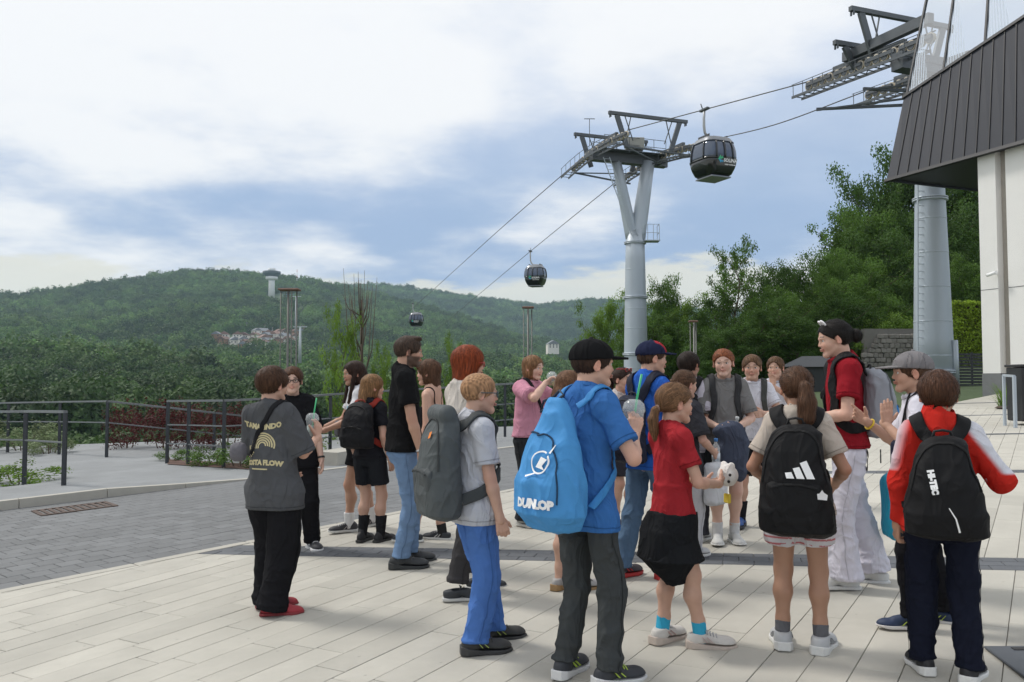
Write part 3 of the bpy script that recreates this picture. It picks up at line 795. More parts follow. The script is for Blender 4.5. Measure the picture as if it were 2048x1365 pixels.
# storm drain grate
m_rust = mat('rusty_iron', (.11, .08, .066), .85, metal=.3, var=.4, vscale=14, bump=.4)
gq = gp(150, 1018); g_o = empty('drain_grate', gq + Vector((0, 0, .004))); tag(g_o, 'rusty cast iron drain grate in the road by the kerb', 'drain grate')
ang = math.atan2(kd.y, kd.x); g_o.rotation_euler = (0, 0, ang)
g_o.rotation_euler = (Matrix.Rotation(0, 3, 'X') @ Vector((0, 0, 1)).rotation_difference(GN_).to_matrix() @ Matrix.Rotation(ang, 3, 'Z')).to_euler()
mb = MB()
for x, y, w, d in ((0, -.24, .82, .05), (0, .24, .82, .05), (-.39, 0, .05, .43), (.39, 0, .05, .43)): mb.box((x, y, 0), (w, d, .014))
mb.build('frame', m_rust, g_o)
for i in range(9): MB().box((-.31 + i * .078, 0, .001), (.042, .425, .012)).build('bar', m_rust, g_o)
MB().box((0, 0, -.009), (.76, .42, .004)).build('pit', mat('pit_black', (.02, .02, .02), .9), g_o)
# ================================================================ railings
m_rail = mat('rail_anthracite', (.045, .05, .058), .38, metal=.5, var=.1); m_railt = mat('rail_top_grey', (.16, .17, .18), .3, metal=.7, var=.08)
def railing(label, bases, tops, bars=(.42,), post=.055):
    o = empty('railing', bases[0]); tag(o, label, 'railing'); b0_ = Vector(bases[0])
    B_ = [Vector(b) - b0_ for b in bases]
    for b, t in zip(B_, tops):
        if t is None: continue
        MB().box(b + Vector((0, 0, (t - .02 - .1) / 2)), (post, post * .6, t - .02 + .1)).build('post', m_rail, o)
    for i in range(len(B_) - 1):
        t0, t1 = tops[i] or 1.1, tops[i + 1] or 1.1
        a, b = B_[i] + Vector((0, 0, t0)), B_[i + 1] + Vector((0, 0, t1))
        MB().beam(a, b, .06, .035).build('handrail', m_railt, o)
        for f_ in bars: MB().beam(a - Vector((0, 0, f_)), b - Vector((0, 0, f_)), .03, .022).build('crossbar', m_railt, o)
    return o
railing('dark near railing with two posts at the left edge', [gp(-120, 962), gp(48, 974), gp(127, 986)], [1.1, 1.1, 1.1])
farb = [gp(-150, 900), gp(-40, 904), gp(15, 905), gp(118, 909), gp(213, 915)]
railing('dark far railing along the rim behind the pale walk', farb + [gp(213, 915) + Vector((1.9, .6, -.25)), gp(213, 915) + Vector((3.6, 1.5, -.5))], [1.1] * 7)
railing('long dark railing behind the group, from the red bushes to the pillar', [gp(334, 927), gp(376, 930), gp(447, 936), gp(560, 930), gp(660, 914), gp(780, 898), gp(900, 886), gp(1010, 874), gp(1110, 865), gp(1240, 853)], [1.1] * 10, (.42, .75))
# low concrete wall end by the walk
MBw = MB(); a_, b_ = gp(645, 936), gp(760, 915)
MBw.beam(a_ + Vector((0, .3, .1)), b_ + Vector((0, .3, .1)), .45, .24); tag(MBw.build('low_wall', m_kerb), 'low pale concrete wall end behind the girl in white shirt', 'wall')
# ================================================================ upper station at the right
m_clad = mat('anthracite_sheet', (.021, .024, .034), .55, metal=.0, spec=.3, var=.10, vscale=1.2); m_seam = mat('seam_black', (.018, .018, .02), .5, metal=.3)
m_plas = mat('white_render', (.78, .77, .745), .85, var=.05, vscale=1.5, bump=.15, bscale=60); m_plin = mat('grey_plinth', (.17, .175, .18), .85)
B0, B1 = at(1773, 362, 30.4), at(2048, 285, 25.5); T0, T1 = at(1808, 195, 31.0), at(2048, 35, 26.5)
fd = Vector((B1.x - B0.x, B1.y - B0.y, 0)).normalized(); ni = Vector((-fd.y, fd.x, 0))
stn = empty('station_building', (B0.x, B0.y, G(B0.x, B0.y))); tag(stn, 'cable car station with dark standing-seam cladding, glass top and white walls', 'station'); SO = stn.location.copy()
NP_ = 21
def edge(P0, P1, f): return P0 + (P1 - P0) * f - SO
nrm = (T0 - B0).cross(B1 - B0).normalized()
if nrm.dot(Vector((-1, -1, 0))) < 0: nrm = -nrm
for i in range(NP_):
    a, b = i / 11.6, (i + 1) / 11.6
    q = [edge(B0, B1, a), edge(B0, B1, b), edge(T0, T1, b), edge(T0, T1, a)]; iv = -nrm * .08
    MB().add(q + [p + iv for p in q], [(3, 2, 1, 0), (4, 5, 6, 7), (0, 1, 5, 4), (1, 2, 6, 5), (2, 3, 7, 6), (3, 0, 4, 7)]).build('cladding_panel', m_clad, stn)
    MB().beam(q[1] + nrm * .012, q[2] + nrm * .012, .03, .035, up=nrm).build('standing_seam', m_seam, stn)
for (P0, P1, nm) in ((B0, B1, 'drip_edge'), (T0, T1, 'cap_flashing')):
    MB().beam(edge(P0, P1, -.01) + nrm * .01, edge(P0, P1, NP_ / 11.6) + nrm * .01, .12, .10, up=nrm).build(nm, m_seam, stn)
# return face and soffit
q = [B0 - SO - nrm * .08, T0 - SO - nrm * .08, T0 - SO + ni * 7 , B0 - SO + ni * 7]
MB().add(q + [p + fd * .1 for p in q], [(0, 1, 2, 3), (7, 6, 5, 4), (0, 4, 5, 1), (1, 5, 6, 2), (2, 6, 7, 3), (3, 7, 4, 0)]).build('end_cladding', m_clad, stn)
e_ = edge(B0, B1, NP_ / 11.6)
q = [B0 - SO + ni * .1, e_ + ni * .1, e_ + ni * 7, B0 - SO + ni * 7]
MB().add([p + Vector((0, 0, .05)) for p in q] + [p + Vector((0, 0, .2)) for p in q], [(3, 2, 1, 0), (4, 5, 6, 7), (0, 1, 5, 4), (1, 2, 6, 5), (2, 3, 7, 6), (3, 0, 4, 7)]).build('soffit', m_seam, stn)
# glazing above the cladding
mg = bpy.data.materials.new('fritted_glass'); mg.use_nodes = True; nt = mg.node_tree; nt.nodes.clear()
tcg = N(nt, 'ShaderNodeTexCoord'); sp = N(nt, 'ShaderNodeSeparateXYZ'); lk(nt, tcg.outputs['Object'], sp.inputs[0])
st = math_n(nt, 'GREATER_THAN', math_n(nt, 'FRACT', math_n(nt, 'MULTIPLY', sp.outputs['X'], 9.0)), .48)
fr = math_n(nt, 'LESS_THAN', math_n(nt, 'SUBTRACT', sp.outputs['X'], math_n(nt, 'MULTIPLY', sp.outputs['Y'], -.13)), .95)
tr_ = N(nt, 'ShaderNodeBsdfTransparent'); tr_.inputs[0].default_value = (.93, .97, .98, 1); gl = N(nt, 'ShaderNodeBsdfGlossy'); gl.inputs['Roughness'].default_value = .03
gm = N(nt, 'ShaderNodeMixShader'); gm.inputs[0].default_value = .42; lk(nt, tr_.outputs[0], gm.inputs[1]); lk(nt, gl.outputs[0], gm.inputs[2])
df = N(nt, 'ShaderNodeBsdfDiffuse'); df.inputs[0].default_value = (.52, .58, .66, 1)
dm = N(nt, 'ShaderNodeMixShader'); dm.inputs[0].default_value = .75; lk(nt, gm.outputs[0], dm.inputs[1]); lk(nt, df.outputs[0], dm.inputs[2])
fm = N(nt, 'ShaderNodeMixShader'); lk(nt, math_n(nt, 'MULTIPLY', st, fr), fm.inputs[0]); lk(nt, gm.outputs[0], fm.inputs[1]); lk(nt, dm.outputs[0], fm.inputs[2])
om = N(nt, 'ShaderNodeOutputMaterial'); lk(nt, fm.outputs[0], om.inputs[0])
GT0, GT1 = T0 + (T0 - B0) * 1.75, T1 + (T1 - B1) * 1.35
fr_ = [.03, .365, .71, 1.10, 1.5, 1.9]
for i in range(5):
    a, b = fr_[i], fr_[i + 1]
    p00, p10, p01 = T0 + (T1 - T0) * a, T0 + (T1 - T0) * b, GT0 + (GT1 - GT0) * a; p11 = GT0 + (GT1 - GT0) * b
    ex = (p10 - p00).normalized(); ey = (p01 - p00); ey = (ey - ex * ey.dot(ex)).normalized(); ez = ex.cross(ey)
    M = Matrix((ex, ey, ez)).transposed()
    loc = [M.transposed() @ (p - p00) for p in (p00 + ex * .04, p10 - ex * .04, p11 - ex * .04, p01 + ex * .04)]
    me = bpy.data.meshes.new('glass_pane'); me.from_pydata(loc, [], [(0, 1, 2, 3)]); me.materials.append(mg)
    o = obj('glass_pane', me, stn); o.matrix_local = Matrix.Translation(p00 - SO) @ M.to_4x4()
for a in fr_:
    p, q = T0 + (T1 - T0) * a - SO, GT0 + (GT1 - GT0) * a - SO
    MB().beam(p, q, .07, .09, up=nrm).build('mullion', m_seam, stn)
# white walls under the overhang
c0 = gp(1967, 786); cH = B0.z - c0.z + .5
def wallbox(name, s0, s1, d0, d1, z0, z1, m):
    base = c0 - SO; mid = base + fd * (s0 + s1) / 2 + ni * (d0 + d1) / 2 + Vector((0, 0, (z0 + z1) / 2))
    Mx = Matrix((fd, ni, Vector((0, 0, 1)))).transposed()
    return MB().box(mid, (s1 - s0, d1 - d0, z1 - z0), Mx).build(name, m, stn)
wallbox('column', 0, .62, 0, .7, .62, cH + .1, m_plas); wallbox('column_plinth', -.02, .64, -.02, .72, -.3, .618, m_plin)
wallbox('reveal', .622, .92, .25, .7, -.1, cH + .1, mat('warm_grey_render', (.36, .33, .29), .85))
wallbox('wall', .922, 9, .06, .6, -.1, cH + .1, m_plas)
wallbox('wall_joint', .0, .62, -.006, 0, 3.28, 3.30, m_plin); wallbox('wall_joint', .93, 9, .052, .06, 3.28, 3.30, m_plin)
cm = empty('security_camera', c0 + fd * .60 - ni * .02 + Vector((0, 0, 3.75))); tag(cm, 'small white security camera on the white column', 'camera')
MB().beam((0, 0, 0), tuple(-ni * .22 + Vector((0, 0, .02))), .05, .05).build('bracket', m_white, cm)
MB().tube([tuple(-ni * .2 - fd * .18 + Vector((0, 0, -.03))), tuple(-ni * .2 + fd * .14 + Vector((0, 0, .03)))], .055, 10).build('housing', m_white, cm)
MB().tube([tuple(-ni * .2 - fd * .20 + Vector((0, 0, -.034))), tuple(-ni * .2 - fd * .182 + Vector((0, 0, -.03)))], .04, 10).build('lens', m_seam, cm)
# ================================================================ cableway towers
m_galv = mat('galvanised_steel', (.44, .49, .54), .45, metal=.25, var=.12, vscale=1.3, stretch=(1, 1, .25)); m_steel = mat('grey_steel', (.10, .11, .12), .5, metal=.4, var=.15, vscale=3)
m_rim = mat('sheave_liner', (.50, .44, .34), .7); m_rub = mat('black_rubber', (.025, .025, .027), .7)
CU = Vector((-.35, .937, 0)); CP = Vector((.937, .35, 0))
def sheave_mesh():
    mb = MB(); Mx = Matrix.Rotation(math.pi / 2, 3, 'Y')
    mb.lathe([(.04, -.075), (.16, -.065), (.187, -.065), (.187, .065), (.16, .065), (.04, .075)], n=16, M=Mx); me = mb.mesh('sheave', m_steel)
    mb = MB(); mb.lathe([(.188, -.055), (.225, -.06), (.225, -.02), (.205, 0), (.225, .02), (.225, .06), (.188, .055)], n=16, M=Mx)
    return me, mb.mesh('liner', m_rim)
SH, SHL = sheave_mesh()
def track(t, c, half, n, z, tilt=0., arch=0.):
    """one row of rope sheaves with rockers, catwalk and hangers; c = centre (local), along CU"""
    rz = math.atan2(-CU.x, CU.y); side_ = -1 if c.dot(CP) < 0 else 1
    def P(s, h, w=0.): return c + CU * s + CP * w + Vector((0, 0, h + tilt * s - arch * s * s))
    for i in range(n):
        s = -half + (i + .5) * 2 * half / n
        o = obj('sheave', SH, t, P(s, z - .24), (0, 0, rz)); obj('liner', SHL, o)
    m_ = n // 4
    for i in range(m_):
        s0, s1 = -half + i * 2 * half / m_ + .12, -half + (i + 1) * 2 * half / m_ - .12
        MB().beam(P(s0, z - .22, .13), P(s1, z - .22, .13), .05, .16).build('rocker_plate', m_steel, t)
        MB().beam(P(s0, z - .17, -.10), P(s1, z - .17, -.10), .03, .16).build('rocker_plate', m_steel, t)
    for i in range(max(1, m_ // 2)):
        k = max(1, m_ // 2); s0, s1 = -half + i * 2 * half / k + .5, -half + (i + 1) * 2 * half / k - .5
        MB().beam(P(s0, z - .06, .2), P(s1, z - .06, .2), .10, .2).build('rocker_beam', m_steel, t)
    MB().beam(P(-half * .55, z + .14, .2), P(half * .55, z + .14, .2), .2, .22).build('main_beam', m_steel, t)
    w0 = -.55
    for d_ in (-.28, .28):
        mb = MB()
        for i in range(6): mb.beam(P(-half + i * half / 3, z - .85, w0 + d_), P(-half + (i + 1) * half / 3, z - .85, w0 + d_), .045, .12)
        mb.build('catwalk_stringer', m_steel, t)
    nr_ = int(half * 5)
    mb = MB()
    for i in range(nr_): s = -half + .1 + i * (2 * half - .2) / (nr_ - 1); mb.beam(P(s, z - .82, w0 - .26), P(s, z - .82, w0 + .26), .05, .03)
    mb.build('catwalk_grating', m_steel, t)
    for i in range(12):
        s = -half + .1 + i * (2 * half - .2) / 11
        MB().beam(P(s, z - .85, w0 + .28), P(s, z - .1, .13), .035, .035).build('hanger', m_steel, t)
        MB().beam(P(s, z - .85, w0 - .28), P(s, z - .25, w0 - .28), .025, .025).build('catwalk_post', m_steel, t)
    mb = MB()
    for i in range(6): mb.beam(P(-half + i * half / 3, z - .25, w0 - .28), P(-half + (i + 1) * half / 3, z - .25, w0 - .28), .025, .025)
    mb.build('catwalk_rail', m_steel, t)
def lifting_frame(t, c, half, z, hgt):
    """frame across both ropes"""
    def P(s, h, w=0.): return c + CP * s + CU * w + Vector((0, 0, h))
    MB().beam(P(-half, z + hgt), P(half, z + hgt), .20, .20).build('lifting_beam', m_steel, t)
    for s in (-1, 1):
        MB().beam(P(s * half * .55, z - .7), P(s * half * .80, z + hgt - .1), .14, .30).build('frame_post', m_steel, t)
        MB().beam(P(s * half * .60, z + hgt - .1), P(s * half * .40, z - .2), .05, .05).build('brace', m_steel, t)
        MB().beam(P(s * half * .45, z + hgt - .1), P(s * half * .58, z - .2), .05, .05).build('brace', m_steel, t)
        for w in (-.08, .08): MB().box(P(s * half * .96, z + hgt - .19, w), (.07, .07, .18)).build('hook', m_steel, t)
def pillar(t, z0, z1, r0, r1, rings):
    MB().tube([(0, 0, z0 + (z1 - z0) * i / 6) for i in range(7)], [r0 + (r1 - r0) * i / 6 for i in range(7)], 28).build('pillar', m_galv, t)
    for f_ in rings:
        z = z0 + (z1 - z0) * f_; r = r0 + (r1 - r0) * f_
        MB().lathe([(r + .005, -.09), (r + .10, -.07), (r + .10, -.015), (r + .04, -.01), (r + .04, .01), (r + .10, .015), (r + .10, .07), (r + .005, .09)], (0, 0, z), 28).build('flange', m_galv, t)
    for k in range(1, 9):
        if any(abs(k / 9 - f_) < .05 for f_ in rings): continue
        z = z0 + (z1 - z0) * k / 9; r = r0 + (r1 - r0) * k / 9
        MB().lathe([(r + .001, -.03), (r + .008, -.02), (r + .008, .02), (r + .001, .03)], (0, 0, z), 28).build('weld_seam', m_galv, t)
def ladder(t, a, b, w, nr):
    a, b = Vector(a), Vector(b); sx = Vector((w / 2, 0, 0))
    for s in (-1, 1): MB().beam(a + sx * s, b + sx * s, .05, .05).build('ladder_rail', m_galv, t)
    for i in range(nr):
        p = a + (b - a) * (i + .5) / nr; MB().beam(p - sx, p + sx, .025, .025).build('rung', m_galv, t)
# tower in the middle
h1 = at(1258, 300, 55.3); base = Vector((at(1272, 740, 55.3).x, 55.3, 0)); base.z = float(terr(np.array([base.x]), np.array([55.3]))[0]) - .2
t1 = empty('cableway_tower', base); tag(t1, 'forked grey cableway tower standing behind the group under the gondola', 'pylon')
zj = at(1272, 462, 55.3).z - base.z; zt = h1.z - base.z
pillar(t1, 0, zj, .84, .60, (.30, .62, .93))
ca, cb = Vector((h1.x - base.x, 0, 0)) - CP * 2.25, Vector((h1.x - base.x, 0, 0)) + CP * 2.25
zc = zt - .75
for c_, r0, r1 in ((Vector((-1.25, -.3, 0)), .42, .30), (Vector((.95, .3, 0)), .52, .42)):
    o = Vector((c_.x * .12, 0, zj - .7)); e = Vector((c_.x, c_.y, zc)); MB().tube([o, o.lerp(e, .12), o.lerp(e, .6), e], [r0 * 1.05, r0, (r0 + r1) / 2, r1], 22).build('leg', m_galv, t1)
MB().beam(ca + Vector((0, 0, zc + .1)) - CP * .5, cb + Vector((0, 0, zc + .1)) + CP * .5, .55, .62).build('crossbeam', m_steel, t1)
track(t1, ca, 4.1, 16, zt + .1, -.035, .018); track(t1, cb, 5.0, 20, zt - .05, .02, .018)
lifting_frame(t1, (ca + cb) / 2 - CU * 2.6, 2.8, zt, 1.4); lifting_frame(t1, (ca + cb) / 2 + CU * 2.5, 2.8, zt, 1.45)
MB().box((ca + cb) / 2 + Vector((.3, -.4, zc + 1.0)), (1.2, .7, .75), bev=.03).build('cabinet', mat('cabinet_beige', (.36, .36, .33), .7), t1)
for s in (-1, 1):
    for h in (.5, 1.0): MB().beam(ca + CU * s * .9 + Vector((0, 0, zc + .3 + h)), cb + CU * s * .9 + Vector((0, 0, zc + .3 + h)), .03, .03).build('deck_rail', m_steel, t1)
    for f_ in np.linspace(0, 1, 6):
        p = ca.lerp(cb, float(f_)) + CU * s * .9; MB().beam(p + Vector((0, 0, zc + .3)), p + Vector((0, 0, zc + 1.3)), .03, .03).build('deck_rail_post', m_steel, t1)
MB().beam(ca + Vector((0, 0, zc + .43)), cb + Vector((0, 0, zc + .43)), 1.8, .05).build('deck', m_steel, t1)
for s in (-1, 1): MB().beam(ca + CU * s * 3.6 + Vector((0, 0, zt - .9)), cb + CU * s * 4 + Vector((0, 0, zt - 1.2)), .1, .1).build('tie_strut', m_steel, t1); MB().beam(ca + CU * s * 3.6 + Vector((0, 0, zt - .9)), (cb + CU * s * 1 + Vector((0, 0, zt - 1.2))), .07, .07).build('tie_strut', m_steel, t1)
ladder(t1, (-.1, -.62, zj - .4), (ca.x + .5, ca.y - .2, zc), .4, 22)
mb = MB(); mb.box((1.05, -.1, zj * .93 + .1), (1.0, .9, .06)); pl = mb.build('service_balcony', m_galv, t1)
for x, y in ((.75, -.5), (1.5, -.5), (1.5, .3), (1.12, -.5)): MB().beam((x, y, zj * .93 + .12), (x, y, zj * .93 + 1.15), .035, .035).build('rail_post', m_galv, pl)
for h in (.6, 1.15): MB().beam((.6, -.5, zj * .93 + h), (1.5, -.5, zj * .93 + h), .03, .03).build('rail', m_galv, pl); MB().beam((1.5, -.5, zj * .93 + h), (1.5, .3, zj * .93 + h), .03, .03).build('rail', m_galv, pl)
MB().beam((ca.x - .5, -.2, zt + .2), (ca.x - .5, -.2, zt + 2.0), .04, .04).build('anemometer_pole', m_steel, t1)
MB().beam((ca.x - .85, -.2, zt + 2.0), (ca.x - .15, -.2, zt + 2.0), .04, .04).build('anemometer', m_steel, t1)
# tower behind the station
px2 = at(1867, 700, 36); b2 = Vector((px2.x, 36, 0)); b2.z = G(b2.x, 36) - .3
t2 = empty('cableway_tower', b2); tag(t2, 'thick grey cableway tower half hidden by the dark station', 'pylon')
zt2 = at(1760, 118, 35).z - b2.z + .45
pillar(t2, 0, zt2 - 1.2, .83, .46, (.06, .62))
ladder(t2, (-.74, -.45, .5), (-.42, -.35, zt2 - 1.4), .34, 40)
MB().tube([(.62, -.62, .2), (.60, -.60, 2.1)], .12, 10).build('cable_duct', m_galv, t2)
tA = Vector((16.25, 34.3, 0)) - Vector((b2.x, b2.y, 0)); tB = tA + CP * 3.6
MB().beam(tA + Vector((0, 0, zt2 - .9)) - CP * .6, tB + Vector((0, 0, zt2 - .9)) + CP * .6, .6, .7).build('crossbeam', m_steel, t2)
track(t2, tA + CU * 2.4, 3.8, 16, zt2 + .14, .06); track(t2, tB + CU * 2.4, 3.8, 16, zt2 + .14, .06)
MB().beam(tA + CU * 3.6 + Vector((0, 0, zt2 + .62)), tA - CU * 1.2 + Vector((0, 0, zt2 + .5)), .30, .42).build('box_girder', m_steel, t2)
lifting_frame(t2, (tA + tB) / 2 + CU * 2.0, 2.9, zt2 + .5, 1.55); lifting_frame(t2, (tA + tB) / 2 + CU * 3.0, 2.9, zt2 + .4, .55)
for s in (-1, 2.5, 5.5): MB().beam(tA + CU * s + Vector((0, 0, zt2 - 1.15)), tB + CU * s * .6 + Vector((0, 0, zt2 - 1.2)), .1, .12).build('tie_strut', m_steel, t2)
for s0, s1 in ((5.5, 2.5), (2.5, -1)): MB().beam(tA + CU * s0 + Vector((0, 0, zt2 - 1.2)), tB + CU * s1 * .6 + Vector((0, 0, zt2 - 1.25)), .08, .08).build('tie_strut', m_steel, t2)
# ---------------------------------------------------------------- haul ropes
m_rope = mat('steel_rope', (.10, .105, .11), .5, metal=.5)
def rope(label, pts, sag=.0):
    P = catmull([tuple(p) for p in pts], 10); o = MB().tube([Vector(p) for p in P], .032, 5).build('haul_rope', m_rope); return tag(o, label, 'cable')
A1f, A1n = base + ca + CU * 4.1 + Vector((0, 0, zt - .34)), base + ca - CU * 4.1 + Vector((0, 0, zt - .06))
B1f, B1n = base + cb + CU * 5.0 + Vector((0, 0, zt - .4)), base + cb - CU * 5.0 + Vector((0, 0, zt - .6))
A2f, A2n = b2 + tA + CU * 6.2 + Vector((0, 0, zt2 + .37)), b2 + tA - CU * 1.4 + Vector((0, 0, zt2 - .09)); B2f = b2 + tB + CU * 6.2 + Vector((0, 0, zt2 + .37))
gA = min((A1n.lerp(A2f, k / 200) for k in range(201)), key=lambda v: abs(CX + F * v.x / v.y - 1413))
rope('haul rope carrying the large near gondola between the two towers', [A1n, A1n.lerp(A2f, .5), A2f])
rope('lower haul rope running from the forked tower to the dark station', [B1n, B1n.lerp(B2f, .5) - Vector((0, 0, .3)), B2f])
fA = [at(1000, 459, 84), at(915, 536, 116), at(836, 607, 146), at(740, 690, 240), at(640, 760, 420)]
rope('long haul rope falling left from the forked tower to the farthest gondola', [A1f] + fA)
gB = at(1061, 503, 94)
fB = [gB, at(945, 600, 140), at(820, 704, 230), at(720, 780, 380)]
rope('long haul rope carrying the middle gondola over the valley', [B1f] + fB)
rope('haul rope inside the tower head above the station', [A2f, A2n])
# ---------------------------------------------------------------- gondolas
m_gblk = mat('gondola_black', (.012, .013, .015), .22, coat=.6, var=.05); m_gpan = mat('gondola_glass', (.11, .13, .17), .12, metal=.5, var=.06); m_ggry = mat('gondola_grey', (.22, .23, .25), .35, metal=.5)
m_arm = mat('hanger_grey', (.42, .43, .44), .5, metal=.4); m_lg = mat('logo_green', (.05, .45, .22), .5); m_lb = mat('logo_blue', (.05, .35, .60), .5); m_lw = mat('print_white', (.82, .82, .82), .6, var=.02)
def ring(hx, hy, z, n=40, p=4.2):
    out = []
    for j in range(n):
        th = 2 * math.pi * j / n; c, s = math.cos(th), math.sin(th)
        k = (abs(c) ** p + abs(s) ** p) ** (-1 / p); out.append(Vector((hx * c * k, hy * s * k, z)))
    return out
def gondola(label, grip, rz, detail=True, sc_=1.):
    g = empty('gondola', Vector(grip) + Matrix.Rotation(rz, 3, 'Z') @ Vector((.60, 0, 0)), rz); tag(g, label, 'gondola', 'cable car gondolas on the rope'); g.scale = (sc_,) * 3
    zs = [(-1.14, .66, .70), (-1.02, .84, .88), (-.6, 1.04, 1.05), (-.1, 1.12, 1.12), (.35, 1.10, 1.1), (.8, .98, .98), (1.08, .80, .80), (1.14, .6, .6)]
    zo = -2.75
    def prof_at(z): return float(np.interp(z, [a[0] for a in zs], [a[1] for a in zs])), float(np.interp(z, [a[0] for a in zs], [a[2] for a in zs]))
    def shell(name, z0, z1, m, o=0., cap=False, nz=6):
        L = [z0 + (z1 - z0) * i / nz for i in range(nz + 1)]; rings = [ring(prof_at(z)[0] + o, prof_at(z)[1] + o, z + zo) for z in L]; n = len(rings[0])
        vs = [v for r_ in rings for v in r_]; fs = [(i * n + j, i * n + (j + 1) % n, (i + 1) * n + (j + 1) % n, (i + 1) * n + j) for i in range(nz) for j in range(n)]
        mb = MB().add(vs, fs, True)
        if cap: mb.f += [tuple(range(n - 1, -1, -1)), tuple(nz * n + j for j in range(n))]; mb.sm += [False, False]
        return mb.build(name, m, g)
    shell('lower_body', -1.14, -.22, m_gblk, 0, True); shell('window_band', -.22, .80, m_gpan, -.02, True); shell('roof', .80, 1.14, m_ggry, .01, True)
    shell('waist_rail', -.26, -.16, m_gblk, .012, True, 1)
    n = 40
    for j in (3, 7, 10, 13, 17, 23, 27, 30, 33, 37):
        path = []
        for z in np.linspace(-.2, .82, 6):
            hx, hy = prof_at(z); path.append(ring(hx + .012, hy + .012, z + zo)[j])
        MB().tube(path, .045 if j in (3, 7, 13, 17, 23, 27, 33, 37) else .06, 5).build('window_post', m_gblk, g)
    MB().box((0, 0, zo - 1.17), (1.35, 1.5, .07)).build('floor_bumper', m_ggry, g)
    for s in (-1, 1): MB().box((s * .62, 0, zo + 1.2), (.06, 1.0, .14)).build('roof_rail', m_gblk, g)
    MB().tube([(-.6, -.05, 0), (-.62, -.02, -.5), (-.6, 0, -1.0), (-.50, .04, -1.32), (-.25, .02, -1.50), (.3, 0, -1.53)], [.07, .075, .08, .08, .07, .06], 8).build('hanger_arm', m_arm, g)
    MB().box((0, 0, zo + 1.19), (.9, .24, .10)).build('suspension', m_arm, g)
    gr = MB().box((-.6, -.05, .02), (.22, .75, .14), bev=.03).build('grip', m_steel, g)
    MB().tube([(-.6, .1, .05), (-.65, .22, .42)], .035, 6).build('grip_lever', m_steel, gr)
    if detail:                                             # emblem and name on the side facing the terrace
        V2 = np.array([(-.18, -.12), (-.02, .14), (.06, .02), (.12, .10), (.18, -.02), (.05, -.06)]); dfl = []
        y_ = -prof_at(-.25)[1] - .03
        def flat(V2, Fs, m, nm, x, z): 
            me = bpy.data.meshes.new(nm); me.from_pydata([(x + float(a), -prof_at(z + float(b))[1] - .016, zo + z + float(b)) for a, b in V2], [], Fs); me.materials.append(m); return obj(nm, me, g)
        flat(V2 * 1.1, [(0, 1, 2, 3, 4, 5)], m_lg, 'emblem', -.32, -.22); flat(V2 * np.array([1, -.8]), [(5, 4, 3, 2, 1, 0)], m_lb, 'emblem', -.28, -.40)
        tv, tf = text_flat('SOLINA', .26, .012); flat(tv, tf, m_lw, 'lettering', .36, -.34)
        tv, tf = text_flat('kolej gondolowa', .11, .004); flat(tv, tf, m_lw, 'lettering', .36, -.56)
    return g
gondola('large black gondola hanging close to the forked tower', gA - Vector((0, 0, .02)), R(24), True, .95)
gondola('middle-sized black gondola in front of the pale sky band', gB - Vector((0, 0, .02)), R(-20))
gondola('smallest black gondola, farthest out over the wooded hill', at(826, 608, 146), R(-12))
